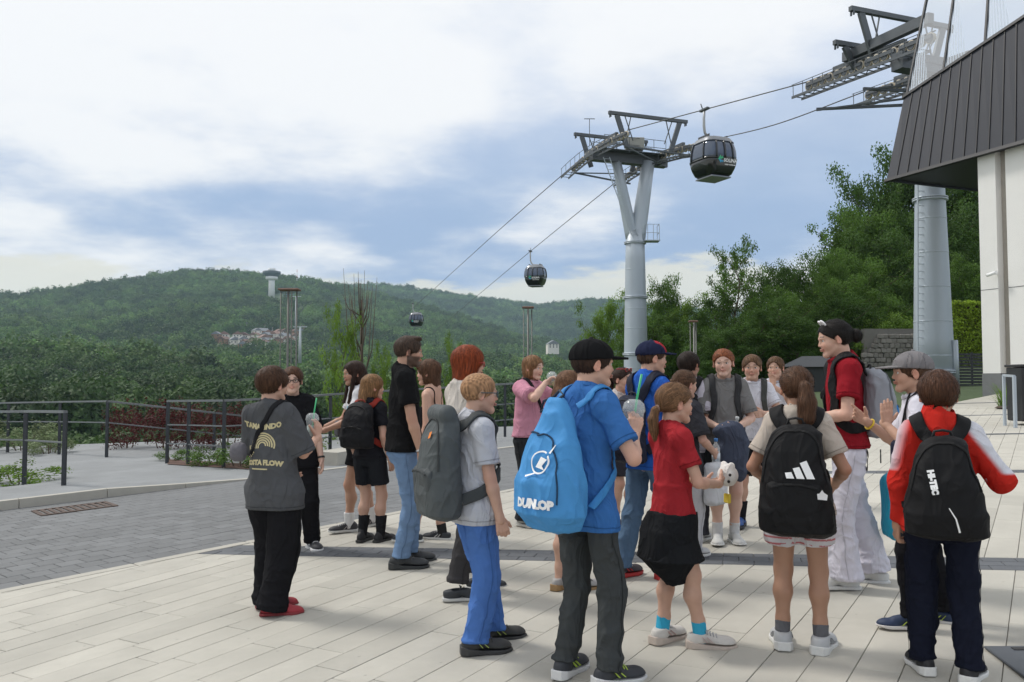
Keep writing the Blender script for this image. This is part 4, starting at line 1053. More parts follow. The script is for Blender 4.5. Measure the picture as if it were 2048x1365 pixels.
# ================================================================ trees, shrubs, small things at the rim
m_bark = mat('bark', (.10, .075, .055), .95, var=.3, vscale=9, bump=.6, bscale=30, stretch=(1, 1, .2))
m_lf = {'dark': leafmat('leaf_dark', (.060, .118, .022), tr=.38), 'mid': leafmat('leaf_mid', (.090, .168, .029), tr=.4), 'light': leafmat('leaf_light', (.14, .235, .034), tr=.42),
        'red': leafmat('leaf_red', (.075, .020, .019), tr=.3), 'hedge': leafmat('leaf_hedge', (.26, .37, .035), tr=.3), 'pale': leafmat('leaf_pale', (.19, .24, .12), tr=.3)}
def tree_meshes(seed, nclump, nleaf, L, spread=.36, low=.22, thin=False, clr=.085):
    """unit-height tree: (trunk with limbs, leaves)"""
    rs = np.random.RandomState(seed); mb = MB()
    tr = [Vector((rs.normal() * .012 * i, rs.normal() * .012 * i, i / 7 * .9)) for i in range(8)]; mb.tube(tr, [.022 * (1 - i / 7.5) + .002 for i in range(8)], 8)
    C = []
    nb = 22
    for b in range(nb):
        z = low + (.93 - low) * (b / nb) ** .9; th = b * 2.4 + rs.normal() * .4
        env = spread * (math.sin(math.pi * min(1, (1.02 - z) / (1.05 - low)) ** .75) ** .8) * rs.uniform(.7, 1.15)
        p0 = Vector(np.array([np.interp(z, [t.z for t in tr], [t[k] for t in tr]) for k in range(3)])); p0.z = z
        d = Vector((math.cos(th), math.sin(th), rs.uniform(.25, .7)))
        p1 = p0 + d * env * .5; p2 = p0 + Vector((d.x, d.y, d.z * .8 + .1)) * env
        r0 = .011 * (1.05 - z)
        mb.tube([p0, p1, p2], [r0, r0 * .7, r0 * .25], 5)
        C += [p2, p1.lerp(p2, .5), p0.lerp(p1, .9)]
        for k in range(2):
            s = p1.lerp(p2, rs.uniform(.1, .7)); e = s + Vector(rs.normal(size=3)).normalized() * env * .4; mb.tube([s, e], [r0 * .4, r0 * .15], 4); C.append(e)
    C.append(tr[-1]); C = np.array([tuple(c) for c in C]); rs.shuffle(C)
    if not thin:                                             # fill the envelope to a rounded mass
        d = rs.normal(size=(110, 3)); d /= np.linalg.norm(d, axis=1)[:, None]; d *= rs.uniform(.35, 1, (110, 1)) ** .5; zc_ = (low + .98) / 2; X_ = np.stack([d[:, 0] * spread * .92, d[:, 1] * spread * .92, zc_ + d[:, 2] * (.96 - low) / 2], 1); C = np.concatenate([X_, C]); rs.shuffle(C)
    C = np.concatenate([C, C + rs.normal(size=C.shape) * .05])[:nclump]
    P, Nm, cl = [], [], []
    for c in C:
        n = int(nleaf * rs.uniform(.6, 1.4)); r_ = clr * rs.uniform(.6, 1.25)
        d = rs.normal(size=(n, 3)); d /= np.linalg.norm(d, axis=1)[:, None]; d[:, 2] *= .7
        P.append(c + d * r_ * rs.uniform(.3, 1.1, (n, 1))); Nm.append(d + np.array([0, 0, .6])); cl.append(np.full(n, rs.uniform(.7, 1.35)))
    P = np.concatenate(P); cl = np.concatenate(cl) * rs.uniform(.8, 1.2, len(P)); Nm = np.concatenate(Nm)
    V, Q = leaf_quads(P, Nm, L * rs.uniform(.7, 1.3, len(P)), L * .6, rs, .6)
    c = np.repeat(cl, 4)[:, None] * np.array([1, 1, 1.])
    return mb.mesh('trunk', m_bark), mesh_np('crown', V, Q, None, c, False)
TV = [tree_meshes(1, 290, 90, .021, .38, .06, clr=.09), tree_meshes(2, 290, 90, .021, .42, .04, clr=.09), tree_meshes(3, 260, 85, .021, .34, .08, clr=.095), tree_meshes(4, 110, 80, .021, .34, .15, clr=.075, thin=True)]
def place_tree(name, label, px, ytop, hw, Y, var, lm, group=None, zb=None, rz=None):
    x = at(px, 700, Y).x; zg = float(terr(np.array([x]), np.array([float(Y)]))[0]) - .1 if zb is None else zb
    h = at(px, ytop, Y).z - zg; w = hw / F * Y / .38
    o = empty(name, (x, Y, zg), rz if rz is not None else random.uniform(0, 6.28)); tag(o, label, 'tree' if 'tree' in name or 'sapling' in name else 'shrub', group); o.scale = (w, w, h)
    tr, cr = TV[var]
    obj('trunk', tr, o)
    c = obj('crown', cr, o)
    if not cr.materials: cr.materials.append(None)
    c.material_slots[0].link = 'OBJECT'; c.material_slots[0].material = m_lf[lm]
    return o
TL = [  # px, top, half width, depth, variant, leaf, label
    (1213, 612, 44, 62, 1, 'light', 'round light green tree just left of the forked tower pillar'),
    (1327, 566, 46, 60, 2, 'mid', 'slender pale tree top right of the forked tower pillar'),
    (1300, 632, 60, 58, 1, 'mid', 'low leafy tree behind the forked tower pillar'),
    (1385, 640, 55, 58, 0, 'mid', 'bushy tree behind the steel light column near the ginger girl'),
    (1474, 496, 62, 46, 3, 'mid', 'tall loose tree with sky showing through, above the ginger girl'),
    (1430, 600, 56, 47, 1, 'dark', 'lower loose tree left of the tall loose tree'),
    (1548, 535, 60, 48, 1, 'dark', 'tall dark tree right of the loose tree'),
    (1612, 540, 60, 50, 0, 'dark', 'broad dark tree above the boy with the raised hand'),
    (1655, 512, 52, 49, 2, 'mid', 'pointed tree above the woman in red'),
    (1520, 622, 78, 43, 1, 'dark', 'dense low dark tree above the boy in the white tank shirt'),
    (1450, 664, 60, 42, 1, 'dark', 'dark undergrowth tree behind the ginger girl'),
    (1600, 640, 74, 42, 0, 'dark', 'dense low tree behind the dark kiosk roof'),
    (1690, 590, 70, 45, 1, 'dark', 'dark leafy tree behind the black-haired woman'),
    (1700, 470, 74, 60, 0, 'dark', 'tall dark tree at the left rim of the steep wood'),
    (1755, 372, 84, 68, 1, 'dark', 'very tall dark tree reaching the station corner'),
    (1725, 520, 78, 52, 1, 'mid', 'mid green tree below the tall trees of the steep wood'),
    (1800, 340, 90, 72, 0, 'dark', 'tall tree rising behind the corner of the station'),
    (1790, 470, 78, 54, 0, 'dark', 'dark tree left of the thick tower pillar'),
    (1772, 590, 60, 48, 1, 'mid', 'leafy tree above the grey gabion wall'),
    (1880, 320, 95, 70, 1, 'dark', 'tall dark tree behind the thick tower pillar'),
    (1905, 420, 80, 56, 0, 'dark', 'dark tree between the thick pillar and the white column'),
    (1965, 300, 95, 66, 0, 'dark', 'tall tree behind the white column of the station'),
    (1935, 520, 60, 50, 1, 'mid', 'brighter tree above the clipped hedge'),
    (1850, 560, 62, 50, 0, 'dark', 'dark tree right behind the thick tower pillar'),
    (1660, 560, 66, 47, 0, 'mid', 'fresh green round tree left of the steep wood'), (1735, 430, 76, 58, 0, 'mid', 'round mid green crown below the very tall tree'), (1575, 585, 60, 45, 1, 'mid', 'rounded green crown between the tall dark trees'), (1365, 610, 50, 59, 1, 'light', 'light green crown right of the slender pale tree'),
]
for (px, yt, hw, Yd, v_, lm, lab) in TL: place_tree('tree', lab, px, yt, hw, Yd, v_, lm, 'trees on the right slope')
place_tree('sapling', 'light green sapling behind the long railing by the long-haired girl', 688, 640, 46, 19, 3, 'light', zb=-2.2)
place_tree('sapling', 'small light green tree top left of the red-haired woman', 905, 690, 24, 24, 3, 'light', zb=-2.2)
place_tree('sapling', 'bright leafy young tree right behind the bearded man', 762, 715, 30, 22, 3, 'light', zb=-3)
place_tree('shrub', 'leafy shrub beyond the railing behind the black-haired girl', 860, 745, 40, 22, 1, 'mid', zb=-1.8)
place_tree('shrub', 'green shrub beyond the railing left of the boy with the black cap', 1150, 770, 40, 26, 1, 'mid', zb=-1.0)
# bare tree
rs = np.random.RandomState(21); q = at(722, 690, 30); o = empty('bare_tree', (q.x, 30, -6)); tag(o, 'leafless grey tree with thin upright branches above the railing', 'tree')
mb = MB(); ht = at(722, 600, 30).z + 6; mb.tube([(0, 0, 0), (.05, 0, ht * .5), (.0, .05, ht)], [.13, .09, .04], 8); mb.build('trunk', m_bark, o)
for i in range(22):
    z0 = ht * rs.uniform(.62, .98); th = rs.uniform(0, 6.28); e = at(722, rs.uniform(535, 600), 30).z + 6; r_ = rs.uniform(.15, .75)
    MB().tube([(0, 0, z0), (math.cos(th) * r_ * .7, math.sin(th) * r_ * .7, z0 + (e - z0) * .35), (math.cos(th) * r_, math.sin(th) * r_, max(e, z0 + .4))], [.03, .018, .006], 5).build('branch', m_bark, o)
# shrubs by the railing
def bush_mesh(seed, n, L, up=False):
    rs = np.random.RandomState(seed); C, rad = crown_lumps(rs, 26, .33); P, Nm, cl = [], [], []
    for i in range(26):
        d = rs.normal(size=(n, 3)); d /= np.linalg.norm(d, axis=1)[:, None]
        P.append(C[i] + d * rad[i] * rs.uniform(.3, 1.15, (n, 1))); Nm.append(d + C[i]); cl.append(np.full(n, rs.uniform(.65, 1.4)))
    if up:
        for i in range(40):
            th, r_ = rs.uniform(0, 6.28), rs.uniform(0, .9); b = np.array([math.cos(th) * r_, math.sin(th) * r_, rs.uniform(.2, .6)]); d = np.array([math.cos(th) * .3, math.sin(th) * .3, 1]) * rs.uniform(.5, 1.0)
            t = rs.uniform(0, 1, (24, 1)); P.append(b + d * t + rs.normal(size=(24, 3)) * .04); Nm.append(rs.normal(size=(24, 3))); cl.append(np.full(24, rs.uniform(.9, 1.5)))
    P = np.concatenate(P); V, Q = leaf_quads(P, np.concatenate(Nm), L, L * .6, rs, .7)
    c = np.repeat(np.concatenate(cl) * rs.uniform(.8, 1.25, len(P)), 4)[:, None] * np.ones(3)
    return mesh_np('foliage', V, Q, None, c, False)
BM = [bush_mesh(31, 75, .10), bush_mesh(32, 60, .085, True)]
def bush(label, p, w, h, var, lm, grp=None):
    o = empty('shrub', (p[0], p[1], p[2])); tag(o, label, 'shrub', grp)
    me = BM[var]
    if not me.materials: me.materials.append(None)
    f_ = obj('foliage', me, o, (0, 0, h * .42), (0, 0, random.uniform(0, 6))); f_.scale = (w, w * .8, h * .55)
    f_.material_slots[0].link = 'OBJECT'; f_.material_slots[0].material = m_lf[lm]
    for k in range(4):
        a = k * 1.6 + .3; MB().tube([(0, 0, -.2), (math.cos(a) * w * .3, math.sin(a) * w * .3, h * .5)], [.02, .008], 5).build('stem', m_bark, o)
for px, w, h, lab in ((215, .62, .95, 'dark red barberry at the left end of the red row'), (290, .70, 1.05, 'tallest dark red barberry, between two railing posts'), (360, .6, .9, 'dark red barberry right of the gap in the railing'), (425, .62, .95, 'dark red barberry nearest the boy in the printed shirt')):
    p = gp(px, 905); bush(lab, (p.x, p.y + .9, p.z - .15), w, h, 1, 'red', 'red barberries along the rim')
for px, py, w, h, lm, lab in ((415, 935, .5, .42, 'mid', 'low green juniper in front of the red barberries'), (462, 940, .55, .5, 'mid', 'low green juniper beside the boy in the printed shirt'), (20, 905, .9, .8, 'pale', 'pale silvery shrub behind the near railing'), (75, 912, .6, .5, 'pale', 'small pale shrub right behind the near railing post'),
                                (5, 975, .6, .42, 'light', 'low green ground cover at the left edge by the kerb'), (330, 925, .4, .3, 'mid', 'tiny green shrub at the start of the long railing'), (560, 930, .7, .8, 'light', 'yellow-green shrub hidden behind the two boys at left')):
    p = gp(px, py); bush(lab, (p.x, p.y + .45, p.z - .05), w, h, 0, lm)
soil = sheet('planting_bed', [v2(gp(335, 930)), v2(gp(640, 949)), v2(gp(640, 938)), v2(gp(335, 920))], .012, mat('red_mulch', (.10, .055, .04), .95, var=.3, vscale=20, bump=.6, bscale=60), 'strip of reddish mulch under the railing', 'planting bed')
# ---------------------------------------------------------------- steel light columns
m_pole = mat('brushed_pole', (.13, .13, .12), .5, metal=.4); m_cap = mat('rusty_cap', (.17, .10, .075), .8)
for px, y0, Y, sp_, lab in ((578, 576, 24, .24, 'tall steel light column of thin poles beside the village'), (1056, 612, 26, .13, 'steel light column of thin poles above the girl in pink'), (1387, 640, 28, .10, 'short steel light column of thin poles left of the ginger girl')):
    t_ = at(px, y0, Y); zb = -4.; o = empty('light_column', (t_.x, Y, zb)); tag(o, lab, 'light column', 'steel light columns behind the terrace'); hh_ = t_.z - zb
    for dx, dy, r_ in ((-sp_, .05, .015), (.0, -.06, .032), (sp_ * .9, .05, .020), (0.02, sp_, .015)): MB().tube([(dx, dy, 0), (dx, dy, hh_ - .1)], r_, 8).build('pole', m_pole, o)
    MB().box((0, .06, hh_ - .05), (sp_ * 2 + .10, sp_ + .12, .06), bev=.02).build('top_plate', m_cap, o)
# ---------------------------------------------------------------- things on the right side
m_stone = mat('gabion_stone', (.25, .235, .21), .9, rnd=.14, var=.2, vscale=6, bump=.5, bscale=20)
gb = at(1728, 706, 42); gw = empty('gabion_wall', (gb.x, 42, gb.z - .8)); tag(gw, 'grey stone gabion wall stepped up the green bank', 'wall')
rs_ = random.Random(4); sm_ = []
for k in range(4):
    mb = MB(); mb.box((0, 0, 0), (.265, .2, .225), bev=.03); sm_.append(mb.mesh('stone', m_stone))
for r_ in range(7):
    for c_ in range(12):
        if c_ < r_ * .55 - 1.2: continue
        o = obj('stone', sm_[(r_ + c_) % 4], gw, (c_ * .27 + (r_ % 2) * .12 + rs_.uniform(-.02, .02), rs_.uniform(-.03, .03), .2 + r_ * .235), (rs_.uniform(-.15, .15), rs_.uniform(-.15, .15), rs_.uniform(-.2, .2))); o.scale = (rs_.uniform(.85, 1.1), 1, rs_.uniform(.9, 1.15))
MB().box((1.6, .35, 1.0), (3.0, .4, 2.0)).build('core', mat('gabion_core', (.2, .19, .17), .95), gw)
sp = at(1700, 668, 47)
for i, (px, py) in enumerate(((1705, 690), (1745, 660), (1790, 645), (1815, 640), (1700, 655))):
    p = at(px, py, 43.5 + i * .3); bush(['grass tuft shrub left of the gabion wall', 'light shrub on top of the gabion wall step', 'light shrub above the gabion wall', 'light shrub beside the tower ladder', 'light shrub behind the woman with the bun'][i], (p.x, p.y, p.z - .9), 1.1, 1.5, 0, 'light')
hb, ht_ = at(1904, 706, 38.5), at(1972, 606, 38.5); hg = empty('hedge', (hb.x, 38.5, hb.z - .6)); tag(hg, 'clipped yellow-green hedge wall above the dark slat fence', 'hedge')
rs = np.random.RandomState(40); W_, H_ = ht_.x - hb.x + .8, ht_.z - hb.z + .6; n = 5200
P = np.stack([rs.uniform(0, W_, n), rs.uniform(-.12, .5, n) + .04 * np.sin(rs.uniform(0, 6, n)), rs.uniform(0, H_, n)], 1); P[:n * 3 // 4, 1] = rs.normal(0, .05, n * 3 // 4); P[-700:, 2] = H_ + rs.normal(0, .05, 700)
V, Q = leaf_quads(P, np.tile([0, -1, .3], (n, 1)), .13, .08, rs, .6); c = np.repeat(rs.uniform(.6, 1.4, n) * (1 + .25 * np.sin(P[:, 0] * 5) * np.sin(P[:, 2] * 4)), 4)[:, None] * np.ones(3)
obj('foliage', mesh_np('foliage', V, Q, m_lf['hedge'], c, False), hg); MB().box((W_ / 2, .3, H_ / 2), (W_ - .1, .4, H_ - .1)).build('stems', m_bark, hg)
fb, ft = at(1900, 772, 37), at(1985, 706, 37); fe = empty('slat_fence', (fb.x, 37, fb.z - .3)); tag(fe, 'dark grey fence of horizontal slats below the hedge', 'fence')
H_ = ft.z - fb.z + .3
for i in range(13): MB().box(((ft.x - fb.x) / 2, 0, .06 + i * H_ / 13), (ft.x - fb.x + .6, .03, H_ / 13 - .035)).build('slat', mat('slat_anthracite', (.05, .052, .056), .6), fe)
for x in (0, 1.0, ft.x - fb.x): MB().box((x, .05, H_ / 2), (.07, .06, H_ + .05)).build('post', m_rail, fe)
# kiosk with dark roof
kp = at(1618, 745, 36); kz = G(kp.x, 36) - .2; ko = empty('kiosk', (kp.x, 36, kz), R(-12)); tag(ko, 'dark grey kiosk roof behind the woman in red', 'kiosk')
zt_ = at(1640, 712, 36).z - kz; ze_ = at(1580, 732, 36).z - kz
MB().box((0.15, .6, ze_ / 2), (1.9, 1.8, ze_ - .06)).build('wall', mat('kiosk_wall', (.03, .033, .036), .7), ko)
MB().add([(-1.1, -.5, ze_ - .05), (1.3, -.5, ze_ - .05), (1.3, 1.7, ze_ - .05), (-1.1, 1.7, ze_ - .05), (-.2, .6, zt_), (.9, .6, zt_)], [(0, 1, 5, 4), (1, 2, 5), (2, 3, 4, 5), (3, 0, 4), (3, 2, 1, 0)]).build('roof', mat('kiosk_roof', (.030, .034, .04), .5, metal=.2), ko)
# motorcycle parked by the fence
mp_ = gp(1938, 778); mo = empty('motorcycle', (mp_.x, 34.5, G(mp_.x, 34.5)), R(25)); tag(mo, 'black motorcycle parked in front of the slat fence', 'motorcycle')
for x in (-.7, .7):
    w = MB().lathe([(.22, -.05), (.31, -.05), (.31, .05), (.22, .05)], (x, 0, .31), 18, Matrix.Rotation(math.pi / 2, 3, 'X')).build('wheel', m_rub, mo)
    MB().tube([(x, -.06, .31), (x, .06, .31)], .19, 12).build('hub', m_steel, w)
mb = MB(); mb.tube([(-.55, 0, .62), (-.2, 0, .72), (.25, 0, .78), (.45, 0, .7)], [.10, .15, .17, .08], 10); mb.tube([(-.2, 0, .4), (.25, 0, .42)], .19, 8); mb.build('body', m_gblk, mo)
MB().tube([(-.85, 0, .84), (-.5, 0, .8), (-.1, 0, .8)], [.06, .1, .09], 8, flat=.5).build('seat', m_rub, mo)
MB().tube([(.7, 0, .31), (.5, 0, .85), (.42, -.3, 1.05)], .03, 6).build('fork', m_steel, mo); MB().tube([(.42, -.35, 1.05), (.42, .35, 1.05)], .018, 6).build('handlebar', m_rub, mo)
MB().tube([(.58, 0, .84), (.66, 0, .84)], .09, 10).build('headlight', m_ggry, mo)
# right edge: litter bin, steel post, planting
bp_ = gp(2043, 850); bo = empty('litter_bin', bp_); tag(bo, 'black litter bin at the right edge by the station', 'litter bin')
MB().box((.14, 0, .57), (.52, .5, 1.0), bev=.02).build('body', mat('bin_black', (.02, .021, .023), .55), bo); MB().box((.14, 0, 1.1), (.56, .54, .05), bev=.012).build('lid', m_rub, bo); MB().box((.14, -.255, .9), (.34, .012, .12)).build('slot', m_rub, bo)
pp = gp(2031, 856); po = empty('steel_post', pp); tag(po, 'slim grey steel rack post in front of the litter bin', 'post')
MB().beam((0, 0, 0), (0, 0, .93), .045, .05).build('upright', m_galv, po); MB().beam((0, 0, .93), (.1, .5, .95), .045, .04).build('arm', m_galv, po); MB().beam((.1, .5, .95), (.1, .5, 0), .045, .045).build('upright', m_galv, po)
gpnt = gp(2014, 818); rs = np.random.RandomState(8); vs, fs = [], []
go_ = empty('ornamental_grass', gpnt); tag(go_, 'green ornamental grass clump beside the litter bin', 'plant')
for i in range(150):
    a = rs.uniform(0, 6.28); b = np.array([math.cos(a), math.sin(a)]) * rs.uniform(0, .18); L = rs.uniform(.35, .85); l = np.array([math.cos(a), math.sin(a)]) * rs.uniform(.1, .45); sd_ = np.array([-math.sin(a), math.cos(a)]) * .011
    n0 = len(vs); 
    for t in (0, .45, .8, 1): 
        p = b + l * t ** 1.8; w = (1 - t) + .08; vs += [(p[0] - sd_[0] * w, p[1] - sd_[1] * w, L * (t - .25 * t ** 3)), (p[0] + sd_[0] * w, p[1] + sd_[1] * w, L * (t - .25 * t ** 3))]
    fs += [(n0 + k, n0 + k + 1, n0 + k + 3, n0 + k + 2) for k in (0, 2, 4)]
obj('blades', mesh_np('blades', np.array(vs), np.array(fs), m_lf['light'], np.repeat(rs.uniform(.7, 1.3, 150), 8)[:, None] * np.ones(3), False), go_)
MB().lathe([(.05, -.02), (.26, .02), (.2, .06)], n=12).build('root_mound', m_bark, go_)
cv = v2(gp(2036, 1330)); co_ = empty('channel_cover', (cv.x, cv.y, G(cv.x, cv.y) + .006)); tag(co_, 'dark steel access cover with black slots at the lower right corner', 'cover')
co_.rotation_euler = (Vector((0, 0, 1)).rotation_difference(GN_).to_matrix() @ Matrix.Rotation(R(-6), 3, 'Z')).to_euler()
MB().box((.12, -.06, .004), (.36, .56, .012), bev=.004).build('plate', mat('cover_steel', (.10, .11, .125), .5, metal=.4), co_)
for y in (.17, -.11, -.28): MB().box((.11, y, .0115), (.11, .035, .004)).build('slot', m_rub, co_)
# ================================================================ people: one body mesh each, clothes and hair as children
m_skin = mat('skin', (1, 1, 1), .52, attr=True, var=.05, vscale=40, spec=.35, bump=.08, bscale=300)
m_cloth = mat('cotton', (1, 1, 1), .92, attr=True, var=.07, vscale=30, spec=.06, bump=.22, bscale=420)
m_hair = mat('hair', (1, 1, 1), .55, attr=True, var=.35, vscale=60, spec=.22, bump=.5, bscale=160, stretch=(1, 1, .12))
m_nyl = mat('nylon', (1, 1, 1), .66, attr=True, var=.08, vscale=25, spec=.14, bump=.12, bscale=500)
m_shoe = mat('shoe_leather', (1, 1, 1), .6, attr=True, var=.08, vscale=30, spec=.35, bump=.1, bscale=200)
m_gls = mat('spectacle_frame', (.02, .02, .025), .3); m_prtw = mat('print_white_flat', (.78, .78, .76), .8, var=.05); m_cream = mat('print_cream', (.55, .48, .28), .85, var=.08)
def wrinkle(m, sc_=9., st=.55, dist=.02):
    """soft creases on top of the weave"""
    nt = m.node_tree; b = nt.nodes['Principled BSDF']; old = b.inputs['Normal'].links[0].from_socket
    tcn = N(nt, 'ShaderNodeTexCoord'); mp = N(nt, 'ShaderNodeMapping'); mp.inputs['Scale'].default_value = (1, 1, .55); mp.inputs['Rotation'].default_value = (.5, .4, 0); lk(nt, tcn.outputs['Object'], mp.inputs[0])
    n = N(nt, 'ShaderNodeTexNoise'); n.inputs['Scale'].default_value = sc_; n.inputs['Detail'].default_value = 2.5; n.inputs['Distortion'].default_value = 1.1; lk(nt, mp.outputs[0], n.inputs['Vector'])
    rg = math_n(nt, 'ABSOLUTE', math_n(nt, 'SUBTRACT', n.outputs['Fac'], .5)); rg = math_n(nt, 'POWER', math_n(nt, 'SUBTRACT', 1.0, math_n(nt, 'MULTIPLY', rg, 3.2)), 3.0)
    bp = N(nt, 'ShaderNodeBump'); bp.inputs['Strength'].default_value = st; bp.inputs['Distance'].default_value = dist; lk(nt, rg, bp.inputs['Height']); lk(nt, old, bp.inputs['Normal']); lk(nt, bp.outputs[0], b.inputs['Normal'])
wrinkle(m_cloth, 7.5, .48, .018); wrinkle(m_nyl, 6., .35, .02)
_cm = {}
def cmat(c, rough=.6, metal=0., name='plain_colour'):
    k = (tuple(round(x, 3) for x in c), rough, metal)
    if k not in _cm: _cm[k] = mat('%s_%d' % (name, len(_cm)), c, rough, metal, var=.06, vscale=20)
    return _cm[k]
def nv(v): v = np.array(v, float); return v / max(np.linalg.norm(v), 1e-9)
def ik(A, T, l1, l2, pole):
    A, T = np.array(A, float), np.array(T, float); d = T - A; L = np.linalg.norm(d); L2 = min(L, (l1 + l2) * .999); u = d / L; T = A + u * L2
    x = (l1 * l1 - l2 * l2 + L2 * L2) / (2 * L2); y = math.sqrt(max(l1 * l1 - x * x, 0)); p = np.array(pole, float); p = p - u * (p @ u)
    return A + u * x + nv(p) * y, T
def rot3(yaw, pitch, roll):
    return np.array(Matrix.Rotation(R(yaw), 3, 'Z') @ Matrix.Rotation(R(pitch), 3, 'X') @ Matrix.Rotation(R(roll), 3, 'Y'))
class Head:
    """field and frame of a head; local units of head height: z 0 chin .. 1 crown, y forward from the ears"""
    def __init__(s, c, M, hh, fem=0., wide=1.):
        s.c, s.M, s.hh = np.array(c, f4), np.array(M, f4), hh
        w = wide
        s.skull = el((0, -.04, .63), (.345 * w, .43, .37))
        s.f0 = U(.06, s.skull, el((0, .12, .41), (.265 * w, .275, .37)), rc((-.20 * w, .02, .27), (-.06, .27, .10), .085, .085), rc((.20 * w, .02, .27), (.06, .27, .10), .085, .085), el((0, .30, .10), (.10, .09, .09)),
                 el((-.15 * w, .24, .38), (.12, .13, .14)), el((.15 * w, .24, .38), (.12, .13, .14)), rc((-.17, .345, .575), (-.05, .375, .57), .045), rc((.17, .345, .575), (.05, .375, .57), .045))
        s.eyes = U(0, el((-.132, .43, .505), (.062, .09, .026)), el((.132, .43, .505), (.062, .09, .026)))
        s.nose = U(.03, rc((0, .375, .54), (0, .435, .385), .024, .034), el((-.036, .405, .368), (.028, .034, .024)), el((.036, .405, .368), (.028, .034, .024)))
        s.lips = U(.01, el((0, .40, .268), (.085, .045, .022)), el((0, .395, .232), (.075, .045, .025)))
        s.mouth = rc((-.08, .43, .25), (.08, .43, .25), .008)
        s.ears = U(0, *[sub(el((k * .345 * w, -.03, .47), (.045, .085, .135), rot3(k * -22, 0, k * -6)), el((k * .385 * w, .0, .47), (.03, .045, .08)), .02) for k in (-1, 1)])
    def loc(s, P): return ((P - s.c) @ s.M) / s.hh
    def wld(s, q): return s.c + (np.asarray(q, float) * s.hh) @ np.array(s.M, float).T
    def face(s, Q):
        d = s.f0(Q); d = smax(d, -s.eyes(Q), .035); d = smin(d, s.nose(Q), .035); d = smin(d, s.lips(Q), .02); d = smax(d, -s.mouth(Q), .012); return smin(d, s.ears(Q), .025)
    def field(s): return lambda P: s.face(s.loc(P)) * s.hh
    def wrap(s, g): return lambda P: g(s.loc(P)) * s.hh
def nvr(v): return v / np.maximum(np.linalg.norm(v, axis=1), 1e-9)[:, None]
def lerp(a, b, t): return np.array(a, float) * (1 - t) + np.array(b, float) * t
class Acc:
    def __init__(s): s.V = []; s.F = []; s.C = []; s.n = 0
    def add(s, V, Fq, C):
        if len(V) == 0: return
        s.V.append(np.asarray(V, f4)); s.F.append(np.asarray(Fq, np.int32) + s.n); s.n += len(V)
        C = np.asarray(C, f4); s.C.append(np.tile(C, (len(V), 1)) if C.ndim == 1 else C)
    def build(s, name, m, parent, origin=None):
        V = np.concatenate(s.V); V = V if origin is None else V - np.asarray(origin, f4)
        return obj(name, mesh_np(name, V, s.F, m, np.concatenate(s.C)), parent)
def bbox(pts, pad): p = np.array(pts, float); return p.min(0) - pad, p.max(0) + pad
def hand_prims(w, d, n, right, L, curl, thumb=.5, spread=.06, curls=None):
    """palm, four fingers, thumb; w wrist, d finger direction, n palm normal"""
    d = nv(d); n = nv(n - d * (np.dot(n, d))); t = np.cross(d, n) * (1 if right else -1); w = np.array(w, float)
    pr = [rc(w, w + d * L * .12, L * .125, L * .13)]
    for i in range(4):
        o = (-.5 + i / 3) * .34 * L                         # i=0 index (thumb side) .. 3 little
        k = w + d * L * (.50 - .03 * abs(i - 1)) - t * o; k0 = w + d * L * .1 - t * o * .6
        pr.append(rc(k0, k, L * .085, L * .072))
        ln = (.40, .44, .41, .32)[i] * L; p = k; dd = nv(d - t * (i - 1.5) * spread); c = curls[i] if curls is not None else curl
        for q, (fr, rr) in enumerate(((.45, .060), (.30, .055), (.25, .048))):
            a = c * (.75, 1.1, .8)[q] ; dd = nv(dd * math.cos(a) + nv(n - dd * np.dot(n, dd)) * math.sin(a)); e = p + dd * ln * fr
            pr.append(rc(p, e, L * rr, L * rr * .93)); p = e
    b = w + d * L * .13 + t * L * .12; td = nv(t * (1 - thumb * .6) + d * .75 + n * thumb)
    e1 = b + td * L * .26; td2 = nv(td * .8 + d * .35 + n * thumb * .6); e2 = e1 + td2 * L * .2
    pr += [rc(w + d * L * .1 + t * L * .05, b, L * .09, L * .085), rc(b, e1, L * .08, L * .066), rc(e1, e2, L * .064, L * .052)]
    palm_c = w + d * L * .38 + n * L * .12
    return pr, palm_c, (d, n, t)
class Person: pass
PEOPLE = {}
